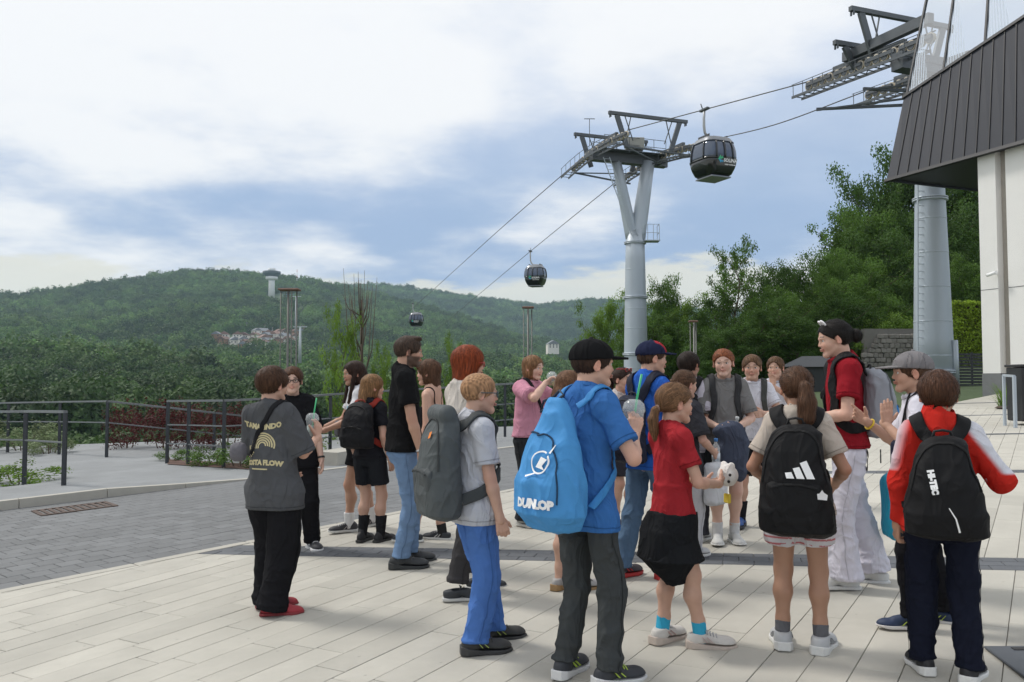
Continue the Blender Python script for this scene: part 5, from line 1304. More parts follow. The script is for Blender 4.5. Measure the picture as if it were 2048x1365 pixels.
def person(pid, label, px, py, h, yaw, skin=(.50, .30, .22), g=1., lean=(0, 0), pel=(0, 0), head=(0, 0, 0), hoff=(0, 0), armL=None, armR=None, handL=None, handR=None, feet=None, top=None, bottom=None, shoes=None, socks=None, hair=None, beard=None, cheeks=.3, sh=1., hb=0.):
    p = Person(); pos = gp(px, py); p.h, p.pos, p.yaw = h, pos, yaw; q = float(np.clip(pos.y / 5.6, .85, 1.5))
    root = empty('person', pos, R(yaw)); tag(root, label, 'person', 'people in the group on the terrace'); p.root = root; p.q = q
    hh = .06 * h + .128 + hb; p.hh = hh; zc = h - hh; zs = zc - .058 * h; zh = .50 * h; p.zs, p.zh = zs, zh
    lx, ly = lean[0] * h, lean[1] * h; ex, ey = pel[0] * h, pel[1] * h
    def ctr(z): t = np.clip((z - zh) / (zs - zh), 0, 1.25); return ex + (lx - ex) * t, ey + (ly - ey) * t
    p.ctr = ctr
    def row(z, rx, ry, oy=0.): cx, cy = ctr(z); return (z, rx * g * h, ry * g * h, cx, cy + oy * h)
    p.row = row
    # skeleton
    shw = .083 * h * sh; cx, cy = ctr(zs); S = {s: np.array([cx + s * shw, cy - .004 * h, zs]) for s in (-1, 1)}
    ua, fa, HL = .168 * h, .145 * h, .100 * h
    arms = {}
    for s, A, hd in ((-1, armL, handL), (1, armR, handR)):
        A = A or ((s * .145, .03, .50), (s * .3, -1, 0)); T = np.array(A[0], float) * h; T[0] *= .88
        E, Wr = ik(S[s], T, ua, fa, A[1]); arms[s] = (S[s], E, Wr, dict(hd or {}))
    hipx = .052 * h; feet = feet or ((-.06, 0, 0, 8, 0), (.06, 0, 0, -8, 0)); legs = {}
    FL = .150 * h; an = .26 * FL
    for s, f_ in zip((-1, 1), feet):
        T = np.array([f_[0] * h, f_[1] * h, an + f_[2] * h]); Hp = np.array([ex + s * hipx, ey, zh]); K, T2 = ik(Hp, T, .232 * h, .235 * h, (f_[0] * .0 - math.sin(R(f_[3])) * .3, 1, 0)); legs[s] = (Hp, K, T2, f_)
    p.arms, p.legs, p.S, p.FL = arms, legs, S, FL
    nb = np.array([*ctr(zs + .03 * h), zs + .012 * h]); hc = np.array([ctr(zc)[0] + hoff[0] * h, ctr(zc)[1] + hoff[1] * h + .018 * h, zc])
    M = rot3(*head); piv = np.array([0, -.10, .12]) * hh; c0_ = hc + piv - M @ piv
    H = Head(c0_, M, hh); p.head = H
    neck_t = H.wld((0, -.10, .22)); nr_ = .0355 * h * (1 if h > 1.7 else .95)
    neck = rc(nb - np.array([0, .012 * h, .02 * h]), neck_t, nr_ * 1.08, nr_)
    acc = Acc(); skin = np.array(skin)
    # head and neck
    hf = H.field(); fh = lambda P: smin(hf(P), neck(P), .03 * h * .5)
    lo, hi = bbox([H.wld((x, y, z)) for x in (-.42, .42) for y in (-.5, .55) for z in (-.05, 1.02)] + [nb], .02)
    V, Fq = sdf_mesh(fh, lo, hi, .0052 * q); Q = H.loc(V)
    C = np.tile(skin, (len(V), 1)); x, y, z = Q[:, 0], Q[:, 1], Q[:, 2]
    def mixto(m_, c_): C[:] = C * (1 - m_[:, None]) + np.array(c_) * m_[:, None]
    pk = skin * np.array([1.12, .78, .76])
    mixto(np.clip(1 - np.hypot((np.abs(x) - .17) / .13, (z - .37) / .12), 0, 1) * (y > .1) * cheeks * 1.6, pk)
    mixto(np.clip(1 - np.hypot(x / .1, (z - .38) / .1), 0, 1) * (y > .38) * cheeks, pk); mixto((np.abs(x) > .33) * (y < .08) * (y > -.15) * (z > .3) * (z < .62) * .55, pk)
    lipm = np.clip(1.4 - np.maximum(np.abs(x) / .095, np.abs(z - .25) / .045), 0, 1) * (y > .33); mixto(np.clip(lipm * 2, 0, 1) * .5, skin * np.array([.85, .45, .45]))
    mixto(((np.abs(z - .25) < .012) & (np.abs(x) < .085) & (y > .33)) * .45, (.12, .05, .045))
    hc_ = np.array((hair or {}).get('c', (.08, .05, .03)))
    brow = (np.abs(z - .598 - .02 * np.cos((np.abs(x) - .13) * 14)) < .022) & (np.abs(x) > .055) & (np.abs(x) < .215) & (y > .2); mixto(brow * .75, hc_ * .7)
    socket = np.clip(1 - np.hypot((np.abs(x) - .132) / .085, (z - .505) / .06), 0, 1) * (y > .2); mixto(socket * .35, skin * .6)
    if beard is not None:
        bm = np.clip((.37 + .12 * np.clip(np.abs(x) - .12, 0, 1) - z) / .05, 0, 1) * (y > -.06) * np.clip((z + .02) / .04, 0, 1); bm = np.maximum(bm, ((np.abs(x) > .26) & (y > -.05) & (y < .1) & (z < .6)) * .8); bm = bm * (1 - np.clip(lipm * 2, 0, 1)); mixto(bm * .88, beard)
    st_ = (hair or {}).get('style')
    if st_ in ('buzz', 'fade'): mixto(np.clip((z - .36 - .35 * (y + .05)) / .06, 0, 1) * np.clip((.30 - y + (z - .75) * .9) / .06, 0, 1) * .8, hc_)
    acc.add(V, Fq, C)
    # eyes
    for s in (-1, 1):
        c = np.array([s * .132, .318, .505]); U_, Vn = 12, 10; vs = [];
        for a in range(Vn + 1):
            for b in range(U_):
                th, ph = math.pi * a / Vn, 2 * math.pi * b / U_; vs.append((math.sin(th) * math.cos(ph), math.cos(th), math.sin(th) * math.sin(ph)))
        vs = np.array(vs); ang = np.arccos(np.clip(vs[:, 1], -1, 1)); colr = np.where((ang < .50)[:, None], np.array((.05, .035, .025)), np.array((.62, .60, .57)))
        fs = [(a * U_ + b, a * U_ + (b + 1) % U_, (a + 1) * U_ + (b + 1) % U_, (a + 1) * U_ + b) for a in range(Vn) for b in range(U_)]
        acc.add(H.wld(c + vs * .058), fs, colr)
    # torso, arms and hands
    tor = prof([row(zh - .06 * h, .06, .045), row(zh, .078, .055), row(zh + .08 * h, .066, .048), row(zh + .17 * h, .070, .051), row(zs - .06 * h, .075, .053), row(zs, .063, .042), row(zs + .035 * h, .042, .036)])
    trap = [rc(nb + np.array([0, -.012 * h, .035 * h]), S[s] + np.array([-s * .012 * h, 0, .004 * h]), .026 * h, .034 * h) for s in (-1, 1)]
    p.tor, p.trap = tor, trap
    tf = U(.03 * h, tor, *trap, neck)
    cx0, cy0 = ctr(zh); lo, hi = bbox([(cx - .17 * h * g, cy - .11 * h * g, zs + .06 * h), (cx + .17 * h * g, cy + .11 * h * g, zs), (cx0 - .13 * h * g, cy0 - .09 * h * g, zh - .07 * h), (cx0 + .13 * h * g, cy0 + .09 * h * g, zh)], .01)
    bare = (top or {}).get('bare', False)
    V, Fq = sdf_mesh(tf if bare else off(tf, -.010 * h), lo, hi, (.010 if bare else .015) * q); acc.add(V, Fq, skin)
    p.hand = {}
    for s in (-1, 1):
        A, E, Wr, hd = arms[s]; gg = .5 + .5 * g
        f_ = U(.012, rc(A, E, .027 * h * gg, .0212 * h * gg), rc(E, lerp(E, Wr, .3), .0212 * h * gg, .0222 * h * gg), rc(lerp(E, Wr, .3), Wr, .0222 * h * gg, .0148 * h), rc(Wr, Wr + nv(Wr - E) * .012 * h, .0165 * h, .0165 * h))
        lo, hi = bbox([A, E, Wr], .05 * h); V, Fq = sdf_mesh(f_, lo, hi, .0085 * q)
        d = nv(hd.get('d', Wr - E)); n_ = np.array(hd.get('n', (-s, .25, 0)), float)
        pr, pc, fr = hand_prims(Wr, d, n_, s > 0, HL, hd.get('curl', .35), hd.get('thumb', .4), hd.get('spread', .06), hd.get('curls')); p.hand[s] = (pc, fr, HL)
        redden = np.clip(1 - np.linalg.norm(V - E, axis=1) / (.05 * h), 0, 1) * .35
        acc.add(V, Fq, skin * (1 - redden[:, None]) + pk * redden[:, None])
        ff = U(.006, *pr); lo, hi = bbox([Wr, Wr + d * HL, pc], HL * .75); V, Fq = sdf_mesh(ff, lo, hi, .0048 * q); acc.add(V, Fq, skin * .94 + pk * .06)
    bl = bottom.get('len', 1.) if bottom else 0
    if bl < .8:
        for s in (-1, 1):
            Hp, K, A, f_ = legs[s]; gg = .6 + .4 * g; bk = np.array([0, -.012 * h, 0])
            f1 = U(.02 * h, rc(lerp(Hp, K, .15), K, .047 * h * gg, .0315 * h * gg), rc(K, lerp(K, A, .32) + bk, .0305 * h * gg, .0318 * h * gg), rc(lerp(K, A, .32) + bk, lerp(K, A, .75), .0308 * h * gg, .0215 * h), rc(lerp(K, A, .75), A, .0225 * h, .0215 * h))
            lo, hi = bbox([Hp, K, A], .075 * h); V, Fq = sdf_mesh(f1, lo, hi, .0095 * q); kn_ = np.clip(1 - np.linalg.norm(V - K - np.array([0, .03 * h, 0]), axis=1) / (.05 * h), 0, 1) * .4
            acc.add(V, Fq, skin * (1 - kn_[:, None]) + pk * .95 * kn_[:, None])
    p.legskin = {s: U(.02 * h, rc(lerp(legs[s][0], legs[s][1], .15), legs[s][1], .050 * h * (.6 + .4 * g), .0335 * h * (.6 + .4 * g))) for s in (-1, 1)}
    acc.build('body', m_skin, root)
    # ------------------------------------------------------------ clothes
    p.f_top = None
    p.f_bot = None
    if bottom: make_bottom(p, bottom, g)
    if top: make_top(p, top, g)
    if shoes: make_shoes(p, shoes)
    if socks:
        for s in (-1, 1):
            Hp, K, A, f_ = legs[s]; t = socks['h'] * h / np.linalg.norm(K - A); e = lerp(A, K, t); r_ = .0262 * h if t < .3 else .03 * h
            fs = cut(rc(A - np.array([0, 0, .01]), e, .0250 * h, r_ * (.93 + t * .45)), e, K - A); lo, hi = bbox([A, e], .05 * h); V, Fq = sdf_mesh(folds(fs, .0015, 3), lo, hi, .006 * q)
            a = Acc(); a.add(V, Fq, socks['c']); a.build('sock', m_cloth, root)
    if hair: make_hair(p, hair)
    PEOPLE[pid] = p
    return p
def make_top(p, o, g):
    h, zs, zh, row, S = p.h, p.zs, p.zh, p.row, p.S; L = o.get('loose', 1.); hem = o.get('hem', .47) * h; q = p.q; fl = o.get('flare', 1.)
    fat = .008 * h
    def r2(z, rx, ry, oy=0): a = row(z, rx, ry, oy); return (a[0], a[1] + fat * .5, a[2] + fat * .5, a[3], a[4])
    if o.get('strappy'):
        tab = [r2(hem, .090 * L * fl, .066 * L * fl), r2(zh + .08 * h, .080 * L, .058 * L), r2(zh + .17 * h, .083 * L, .060 * L), r2(zs - .06 * h, .088, .061)]
        f = prof(tab)
    else:
        tab = [r2(hem, .087 * L * fl, .064 * L * fl), r2(zh + .06 * h, .078 * L, .059 * L), r2(zh + .17 * h, .076 * L, .058 * L), r2(zs - .07 * h, .078 * (L * .5 + .5), .057), r2(zs - .01 * h, .067, .047), r2(zs + .03 * h, .047, .042), r2(zs + o.get('collar', .045) * h, .043, .042)]
        tr = [off(t, .010 * h) for t in p.trap]
        sl = []
        for s in (-1, 1):
            A, E, Wr, _ = p.arms[s]; k = o.get('sleeve', .62); r0, r1 = o.get('sr', (.046, .049)); r0 *= .76 * h * (.5 + .5 * g); r1 *= .78 * h * (.5 + .5 * g)
            if k <= 1:
                e = lerp(A, E, k); sl.append(cut(rc(A - (E - A) * .05, e + nv(E - A) * .03, r0, r1), e, E - A))
            else:
                e = lerp(E, Wr, k - 1); sl.append(U(.01 * h, rc(A, E, r0, r0 * .92), cut(rc(E, e, r0 * .92, r1), e, Wr - E)))
        f = U(.022 * h, prof(tab), *tr, *sl); ft_ = f; f = lambda P: smin(ft_(P), p.tor(P) - .009 * h, .012 * h)
        cx, cy = p.ctr(zs + .05 * h)
        f = sub(f, rc((cx, cy + .006 * h, zs + .05 * h), (cx, cy + .02 * h, zs + .14 * h), .040 * h, .052 * h), .006)
        if o.get('collar', 0) > .06:
            f2 = f; cyl = rc((cx, cy - .004 * h, zs + .02 * h), (cx, cy + .004 * h, zs + o['collar'] * h), .056 * h, .050 * h); hole = rc((cx, cy + .0 * h, zs + .0 * h), (cx, cy + .01 * h, zs + .2 * h), .042 * h, .046 * h)
            f = lambda P: smin(f2(P), smax(cyl(P), -hole(P), .006), .008)
    if p.f_bot is not None:
        fb0 = p.f_bot; ft0 = f; f = lambda P: smin(ft0(P), fb0(P) - .007, .03 * h)
    f = folds(f, o.get('fold', .0055) * (h / 1.5), o.get('seed', int(h * 997)), n=6, kmin=9, kmax=30, st=(1, 1, .55))
    cx, cy = p.ctr(hem); ln = o.get('tilt', (0, 0)); f = cut(f, (cx, cy, hem), (ln[0], ln[1], -1))
    p.f_top = f
    pts = [p.arms[s][0] + np.array([0, 0, .03 * h]) for s in (-1, 1)] + [lerp(p.arms[s][0], p.arms[s][1], min(o.get('sleeve', .62), 1)) for s in (-1, 1)] + [(cx - .13 * h * g * L * fl, cy - .10 * h * g * L * fl, hem), (cx + .13 * h * g * L * fl, cy + .10 * h * g * L * fl, hem), (*p.ctr(zs), zs + .12 * h)]
    x2, y2 = p.ctr(zh + .17 * h); pts += [(x2 - .12 * h * g * L, y2 - .09 * h * g * L, zh), (x2 + .12 * h * g * L, y2 + .09 * h * g * L, zh)]
    if o.get('sleeve', .62) > 1: pts += [p.arms[s][2] for s in (-1, 1)]
    lo, hi = bbox(pts, .055 * h); V, Fq = sdf_mesh(f, lo, hi, .0095 * q)
    C = np.tile(np.array(o['c'], float), (len(V), 1))
    if 'paint' in o: C = o['paint'](p, V, C)
    a = Acc(); a.add(V, Fq, C); p.top = a.build(o.get('name', 't_shirt'), m_cloth, p.root); c_ = np.array(o['c'], float)
    ringp = [(cx + math.cos(t) * .11 * h * L * g, cy + math.sin(t) * .085 * h * L * g, hem + .022) for t in np.linspace(0, 2 * math.pi, 25)]; Vv, Ff, _ = ribbon(f, ringp, .0045, .0015, .0006, n=3, it=9); put(Vv, Ff, c_ * .62, 'hem_seam', m_cloth, p.top, (0, 0, 0))
    if not o.get('strappy') and o.get('collar', 0) < .06:
        nx, ny = p.ctr(zs + .05 * h); ringp = [(nx + math.cos(t) * .047 * h, ny + .004 * h + math.sin(t) * .046 * h, zs + (.050 - .012 * math.sin(t)) * h) for t in np.linspace(0, 2 * math.pi, 21)]; Vv, Ff, _ = ribbon(f, ringp, .017, .003, .001, n=3, it=9); put(Vv, Ff, c_ * .86, 'collar_rib', m_cloth, p.top, (0, 0, 0))
        for s in (-1, 1):
            A, E, Wr, _ = p.arms[s]; k = min(o.get('sleeve', .62), 1.); d_ = nv(E - A); e = lerp(A, E, k) - d_ * .02; u_ = nv(np.cross(d_, (0, 1, .2))); w_ = np.cross(d_, u_)
            ringp = [e + (u_ * math.cos(t) + w_ * math.sin(t)) * .045 * h for t in np.linspace(0, 2 * math.pi, 17)]; Vv, Ff, _ = ribbon(f, ringp, .004, .0015, .0006, n=3, it=8); put(Vv, Ff, c_ * .62, 'sleeve_seam', m_cloth, p.top, (0, 0, 0))
    if o.get('strappy'):
        for s in (-1, 1):
            cxx, cyy = p.ctr(zs); tf = U(.03 * h, p.tor, *p.trap)
            Vv, Ff, _ = ribbon(tf, [(cxx + s * .06 * h, cyy - .075 * h, zs - .06 * h), (cxx + s * .058 * h, cyy - .04 * h, zs + .02 * h), (cxx + s * .056 * h, cyy, zs + .035 * h), (cxx + s * .055 * h, cyy + .05 * h, zs), (cxx + s * .055 * h, cyy + .075 * h, zs - .06 * h)], .012, .003)
            a = Acc(); a.add(Vv, Ff, o['c']); a.build('strap', m_cloth, p.top)
def make_bottom(p, o, g):
    h, zh, row, q = p.h, p.zh, p.row, p.q; ln = o.get('len', 1.); th, kn_, an_ = [x * .81 * h * (.6 + .4 * g) for x in o.get('r', (.066, .050, .042))]
    wz = o.get('waist', .60) * h; fs = []
    f0 = prof([row(zh - .045 * h, .072, .058), row(zh - .01 * h, .091, .067, -.004), row(zh + .03 * h, .089, .064), row(wz, .078, .056)])
    if o.get('skirt'):
        sk = o['skirt']; hz_ = sk['z'] * h; f = prof([row(hz_, sk['r'][0], sk['r'][1], sk.get('oy', 0)), row((hz_ + zh) / 2, (sk['r'][0] + .092) / 2 * 1.03, (sk['r'][1] + .068) / 2 * 1.03, sk.get('oy', 0) * .5), row(zh + .02 * h, .091, .066), row(wz, .080, .058)])
        f = folds(f, o.get('fold', .008), o.get('seed', 5), n=5, kmin=14, kmax=40, st=(1, 1, .12)); n_ = sk.get('n', (0, 0, -1)); cx, cy = p.ctr(hz_); f = cut(f, (cx, cy, (sk.get('cz', sk['z'])) * h), n_)
        lo, hi = bbox([(cx - .2 * h, cy - .17 * h, hz_ - .01), (cx + .2 * h, cy + .17 * h, wz)], .02)
    else:
        pts = [(p.ctr(zh)[0] - .12 * h * g, p.ctr(zh)[1] - .09 * h * g, zh), (p.ctr(zh)[0] + .12 * h * g, p.ctr(zh)[1] + .09 * h * g, wz)]
        for s in (-1, 1):
            Hp, K, A, ft = p.legs[s]; Hp2 = Hp + np.array([s * .004 * h, 0, -.01 * h])
            if ln >= .8:
                e = lerp(K, A, 1.0) if ln >= 1 else lerp(K, A, (ln - .5) * 2); 
                legf = U(.012 * h, rc(Hp2, K, th, kn_), rc(K, e, kn_, an_)); zc_ = e + nv(A - K) * o.get('drop', .0) * h
                legf = U(.012 * h, legf, rc(e, zc_, an_, an_)); legf = cut(legf, zc_ , A - K + np.array([0, 0, -.15 * h])); pts += [K, zc_]
            else:
                e = lerp(Hp, K, ln * 2) if ln <= .5 else lerp(K, A, (ln - .5) * 2); l0_ = rc(Hp2, e + nv(e - Hp) * .04 * h, th, kn_ if ln > .35 else th * 1.02); legf = cut(U(.01, l0_, off(p.legskin[s], .008 * h)), e, e - Hp); pts.append(e)
            fs.append(legf)
        f = U(.018 * h, f0, U(.010 * h, *fs)); f = folds(f, o.get('fold', .005) * (h / 1.5), o.get('seed', int(h * 311)), n=6, kmin=12, kmax=36, st=(.7, .7, 1))
        if ln >= .8 and o.get('bunch', 1):
            f9 = f; wb = waves(31, n=4, kmin=8, kmax=20); A_ = p.legs[1][2][2]; K_ = p.legs[1][1][2]
            f = lambda P: f9(P) - .005 * np.maximum(np.sin(P[:, 2] * 95 + 2.2 * wb(P)), 0) ** 2 * (np.exp(-((P[:, 2] - A_ - .03) / .075) ** 2) + .45 * np.exp(-((P[:, 2] - K_) / .07) ** 2))
        lo, hi = bbox(pts, max(th, kn_, an_) + .02)
    p.f_bot = f
    V, Fq = sdf_mesh(f, lo, hi, .0095 * q); C = np.tile(np.array(o['c'], float), (len(V), 1))
    if 'paint' in o: C = o['paint'](p, V, C)
    a = Acc(); a.add(V, Fq, C); p.bot = a.build(o.get('name', 'trousers'), m_cloth, p.root)
    if ln >= .8 and not o.get('skirt'):
        for s in (-1, 1):
            Hp, K, A, ft = p.legs[s]; ox = np.array([s * .08 * h, 0, 0]); Vv, Ff, _ = ribbon(f, [Hp + ox + np.array([0, 0, .0]), lerp(Hp, K, .5) + ox, K + ox, lerp(K, A, .5) + ox, lerp(K, A, .93) + ox], .005, .002, .0005, n=8, it=9); put(Vv, Ff, np.array(o['c']) * .74, 'side_seam', m_cloth, p.bot, (0, 0, 0))
# ---------------------------------------------------------------- shoes: shared meshes in three cuts
def shoe_set(kind):
    toe_h = {'run': .17, 'canvas': .13, 'high': .15}[kind]; top_z = {'run': .34, 'canvas': .27, 'high': .48}[kind]; sole = {'run': .14, 'canvas': .075, 'high': .09}[kind]; w = {'run': .185, 'canvas': .17, 'high': .17}[kind]
    up = U(.06, el((0, .50, toe_h * .62), (w, .27, toe_h)), el((0, -.08, .17), (w * .82, .23, .22)), rc((0, .36, .15), (0, .08, .24), w * .72, w * .66), rc((0, -.02, .22), (0, -.035, top_z), w * .78, w * .72))
    up = sub(up, rc((0, .0, top_z - .03), (0, -.03, top_z + .3), w * .58, w * .62), .02); up = cut(up, (0, 0, sole * .9), (0, 0, -1)); up = cut(up, (0, 0, top_z), (0, -.12, 1), .02)
    V, Fq = sdf_mesh(up, (-.26, -.36, -.02), (.26, .82, top_z + .06), .022); me_u = mesh_np('upper', V, Fq, None, np.ones((len(V), 3)))
    def sf(P):
        y = P[:, 1]; wy = np.interp(y, [-.33, -.2, 0, .2, .45, .62, .78], [.10, .155, .15, .15, .195, .175, .07]) * (1.06 if kind == 'run' else .98)
        zt = sole * (1 + (.35 * np.clip((y + .1) / -.25, -1, 1) if kind == 'run' else 0)) ; zb = .035 * np.clip((y - .5) / .28, 0, 1)
        d = np.maximum(np.abs(P[:, 0]) - wy, np.maximum(P[:, 2] - zt, zb - P[:, 2])); return np.maximum(d, np.maximum(y - .785, -.325 - y))
    V, Fq = sdf_mesh(sf, (-.26, -.38, -.03), (.26, .84, sole * 1.5 + .05), .022); me_s = mesh_np('sole', V, Fq, None, np.ones((len(V), 3)))
    mb = MB()
    for i in range(5):
        y = .14 + i * .065; z = float(np.interp(y, [.1, .45], [.37 if kind != 'canvas' else .33, .24 if kind != 'canvas' else .21])); mb.tube([(-.10, y, z - .035), (-.04, y + .01, z + .012), (.04, y - .01, z + .012), (.10, y, z - .035)], .014, 5)
    mb.tube([(0, .12, .39 if kind != 'canvas' else .34), (.08, .10, .40 if kind != 'canvas' else .35), (.13, .12, .33)], .012, 5); mb.tube([(0, .12, .39 if kind != 'canvas' else .34), (-.08, .10, .40 if kind != 'canvas' else .35), (-.13, .12, .33)], .012, 5)
    me_l = mb.mesh('laces', None)
    mb = MB()
    for s in (-1, 1):
        for i in range(2): mb.beam((s * (w * .98), .12 + i * .12, sole + .02), (s * (w * .80), .02 + i * .10, sole + .13), .012, .04, up=(s, 0, .2))
    me_p = mb.mesh('side_stripe', None)
    for m_ in (me_u, me_s, me_l, me_p): m_.materials.append(None)
    return me_u, me_s, me_l, me_p
SHOES = {k: shoe_set(k) for k in ('run', 'canvas', 'high')}
def make_shoes(p, o):
    kind = o.get('kind', 'run'); sets = SHOES[kind]; names = ('upper', 'sole', 'laces', 'side_stripe'); cols_ = (o['c'], o.get('sole', (.7, .7, .68)), o.get('lace', o['c']), o.get('stripe', o['c']))
    for s in (-1, 1):
        Hp, K, A, f_ = p.legs[s]; L = p.FL * o.get('k', 1.06); Rm = Matrix.Rotation(R(f_[3]), 4, 'Z') @ Matrix.Rotation(R(f_[4]), 4, 'X')
        off_ = Vector((0, 0, -.26 * p.FL)); e = empty('shoe', parent=p.root); e.matrix_local = Matrix.Translation(Vector(A) + Rm.to_3x3() @ off_) @ Rm @ Matrix.Diagonal((L * o.get('w', 1.05), L, L, 1))
        if f_[4] == 0: e.matrix_local = Matrix.Translation((A[0], A[1], f_[2] * p.h + .001)) @ Rm @ Matrix.Diagonal((L * o.get('w', 1.05), L, L, 1))
        for nm, me, c_ in zip(names, sets, cols_):
            if nm == 'side_stripe' and 'stripe' not in o: continue
            b = obj(nm, me, e); b.material_slots[0].link = 'OBJECT'; b.material_slots[0].material = cmat(c_, .62)
# ---------------------------------------------------------------- hair and caps
def make_hair(p, o):
    H, q = p.head, p.q; st = o['style']; c = np.array(o['c'], float); th = o.get('th', .05)
    sk = el((0, -.045, .63), (.345 + th, .43 + th, .37 + th)); facecut = el((0, .66 - o.get('fringe', 0), o.get('fz', .36)), (o.get('fw', .44), .46, o.get('fh', .50))); napen = o.get('nape', (.36, .35))
    ears_ = U(0, el((-.40, .02, .45), (.10, .10, .15)), el((.40, .02, .45), (.10, .10, .15)))
    pts = [(x, y, z) for x in (-.46, .46) for y in (-.56, .5) for z in (.05, 1.12)]
    if st in ('short', 'buzz', 'fade', 'bowl'):
        f = sub(sk, facecut, .03); f = cut(f, (0, -.05, napen[0]), (0, napen[1], -1), .03); f = sub(f, ears_, .03)
        if o.get('quiff'): f = U(.08, f, el((0, .24, .955), (.24, .17, .085)))
        if st == 'bowl': f = U(.05, f, cut(el((0, -.12, .60), (.40, .40, .36)), (0, -.08, .34), (0, .25, -1), .04)); f = sub(f, facecut, .03)
    elif st in ('pony', 'bun'):
        f = sub(sk, facecut, .03); f = cut(f, (0, -.05, .36), (0, .85, -1), .04); f = sub(f, ears_, .03)
        if st == 'pony':
            t = o.get('tail', [(0, -.46, .66), (0, -.62, .58), (0, -.66, .25), (0, -.58, -.15), (0, -.52, -.45)]); r_ = o.get('tr', (.07, .11, .14, .12, .05))
            f = U(.03, f, *[rc(t[i], t[i + 1], r_[i], r_[i + 1]) for i in range(len(t) - 1)]); pts += [(a[0] + dx, a[1] + dx, a[2] + dx) for a in t for dx in (-.18, .18)]
        else:
            b = o.get('bun', (0, -.58, .52)); f = U(.04, f, el(b, (.19, .17, .19))); pts += [(b[0] + d, b[1] + d, b[2] + d) for d in (-.24, .24)]
    else:                                                    # bob / long
        zl = o.get('zl', -.05); back = o.get('back', -.30); lw = o.get('lw', .36)
        f = U(.08, sk, el((0, -.10, .36), (lw + .04, .36, .50)))
        if zl < -.1:
            f = U(.06, f, el((0, back, (zl + .5) / 2), (lw * .95, .17, (.55 - zl) / 2 + .12)))
            if o.get('front'): f = U(.04, f, *[rc((s * .30, .06, .5), (s * .27, o['front'], zl + .25), .10, .06) for s in (-1, 1)])
        f = sub(f, facecut, .04); f = sub(f, el((0, .32, -.05), (.22, .36, .34)), .04); f = cut(f, (0, 0, zl), (0, 0, -1), .04); pts += [(-.5, -.62, zl), (.5, .35, zl)]
        if o.get('bangs'): f = U(.03, f, el((0, .33, .75), (.30, .13, .15)))
    wv = waves(11, n=8, kmin=60, kmax=140, st=(1, 1, .06)); wl = waves(12, n=6, kmin=10, kmax=26); amp = o.get('amp', .012) * .16
    f0 = f; f = lambda Q: f0(Q) + amp * wv(Q) + o.get('lump', .006 if o['style'] != 'buzz' else .001) * wl(Q)
    lo, hi = bbox([H.wld(a) for a in pts], .012); V, Fq = sdf_mesh(H.wrap(f), lo, hi, .0062 * q); Q = H.loc(V)
    C = c * np.array([1.15, 1.0, .88]) * (1 + .5 * np.tanh(wv(Q.astype(f4)) * .8))[:, None]
    if 'paint' in o: C = o['paint'](Q, C)
    a = Acc(); a.add(V, Fq, C)
    # loose strands: thin ribbons combed over the surface, ends lifting free
    rs_ = np.random.RandomState(int(p.h * 1000) + len(V)); ns = int((1500 if q < 1.1 else 800) * o.get('ns', .2 if st == 'buzz' else 1.)); fw = H.wrap(f); pool = np.nonzero(Q[:, 2] < (.50 if o.get('hat') else 9))[0]; ns = ns // 4 if o.get('hat') else ns; idx = rs_.choice(pool, ns); P_ = V[idx].astype(f4); base_c = C[idx]
    crown = H.wld((0, -.12, 1.05)); dn = np.array([0, 0, -1.]); seg = []; L_ = (.030 if st in ('short', 'buzz', 'fade', 'bowl') else .055) * rs_.uniform(.5, 1.3, ns); L_ = L_ * (.25 if st == 'buzz' else 1); wd = (.0014 if st != 'buzz' else .001) * q * rs_.uniform(.7, 1.3, ns)
    tie = H.wld(o.get('tail', [(0, -.46, .66)])[0]) if st == 'pony' else (H.wld(o.get('bun', (0, -.58, .52))) if st == 'bun' else None); lift = rs_.uniform(.0003, .0022, ns)
    for k in range(4):
        d_, g_ = grad(fw, P_); P_ = P_ - ((d_ - lift * (k + 1)) * (.9 if k < 3 else .4))[:, None] * g_
        ql = H.loc(P_)[:, 2]
        if st in ('pony', 'bun'): fl = np.where((H.loc(P_)[:, 1] > -.42)[:, None], tie - P_, dn)
        elif st in ('short', 'buzz', 'fade', 'bowl'): fl = nvr(P_ - crown) + dn * .35
        else: fl = np.where((ql > .8)[:, None], nvr(P_ - crown), dn)
        fl = fl + rs_.normal(size=P_.shape) * (.11 if k else .0) * np.linalg.norm(fl, axis=1)[:, None]; fl = fl - (fl * g_).sum(1)[:, None] * g_; fl = nvr(fl); sd_ = nvr(np.cross(fl, g_)); w_ = (wd * (1, .9, .7, .15)[k])[:, None]
        seg.append((P_ - sd_ * w_, P_ + sd_ * w_)); P_ = (P_ + fl * (L_ / 3)[:, None]).astype(f4)
    SV = np.stack([x for pr_ in seg for x in pr_], 1).reshape(-1, 3); SF = np.concatenate([np.stack([np.arange(ns) * 8 + j, np.arange(ns) * 8 + j + 1, np.arange(ns) * 8 + j + 3, np.arange(ns) * 8 + j + 2], 1) for j in (0, 2, 4)])
    SC = np.repeat(base_c * rs_.uniform(.7, 1.35, (ns, 1)), 8, axis=0); a.add(SV, SF, SC)
    p.hair = a.build('hair', m_hair, p.root)
    if st == 'pony' and 'tie' in o:
        t0 = o.get('tail', [(0, -.46, .66), (0, -.62, .58)]); mid = lerp(t0[0], t0[1], .35); ff = el(mid, (.10, .06, .10)); lo, hi = bbox([H.wld(mid)], .05); V, Fq = sdf_mesh(H.wrap(ff), lo, hi, .006 * q); a = Acc(); a.add(V, Fq, o['tie']); a.build('hair_tie', m_cloth, p.hair)
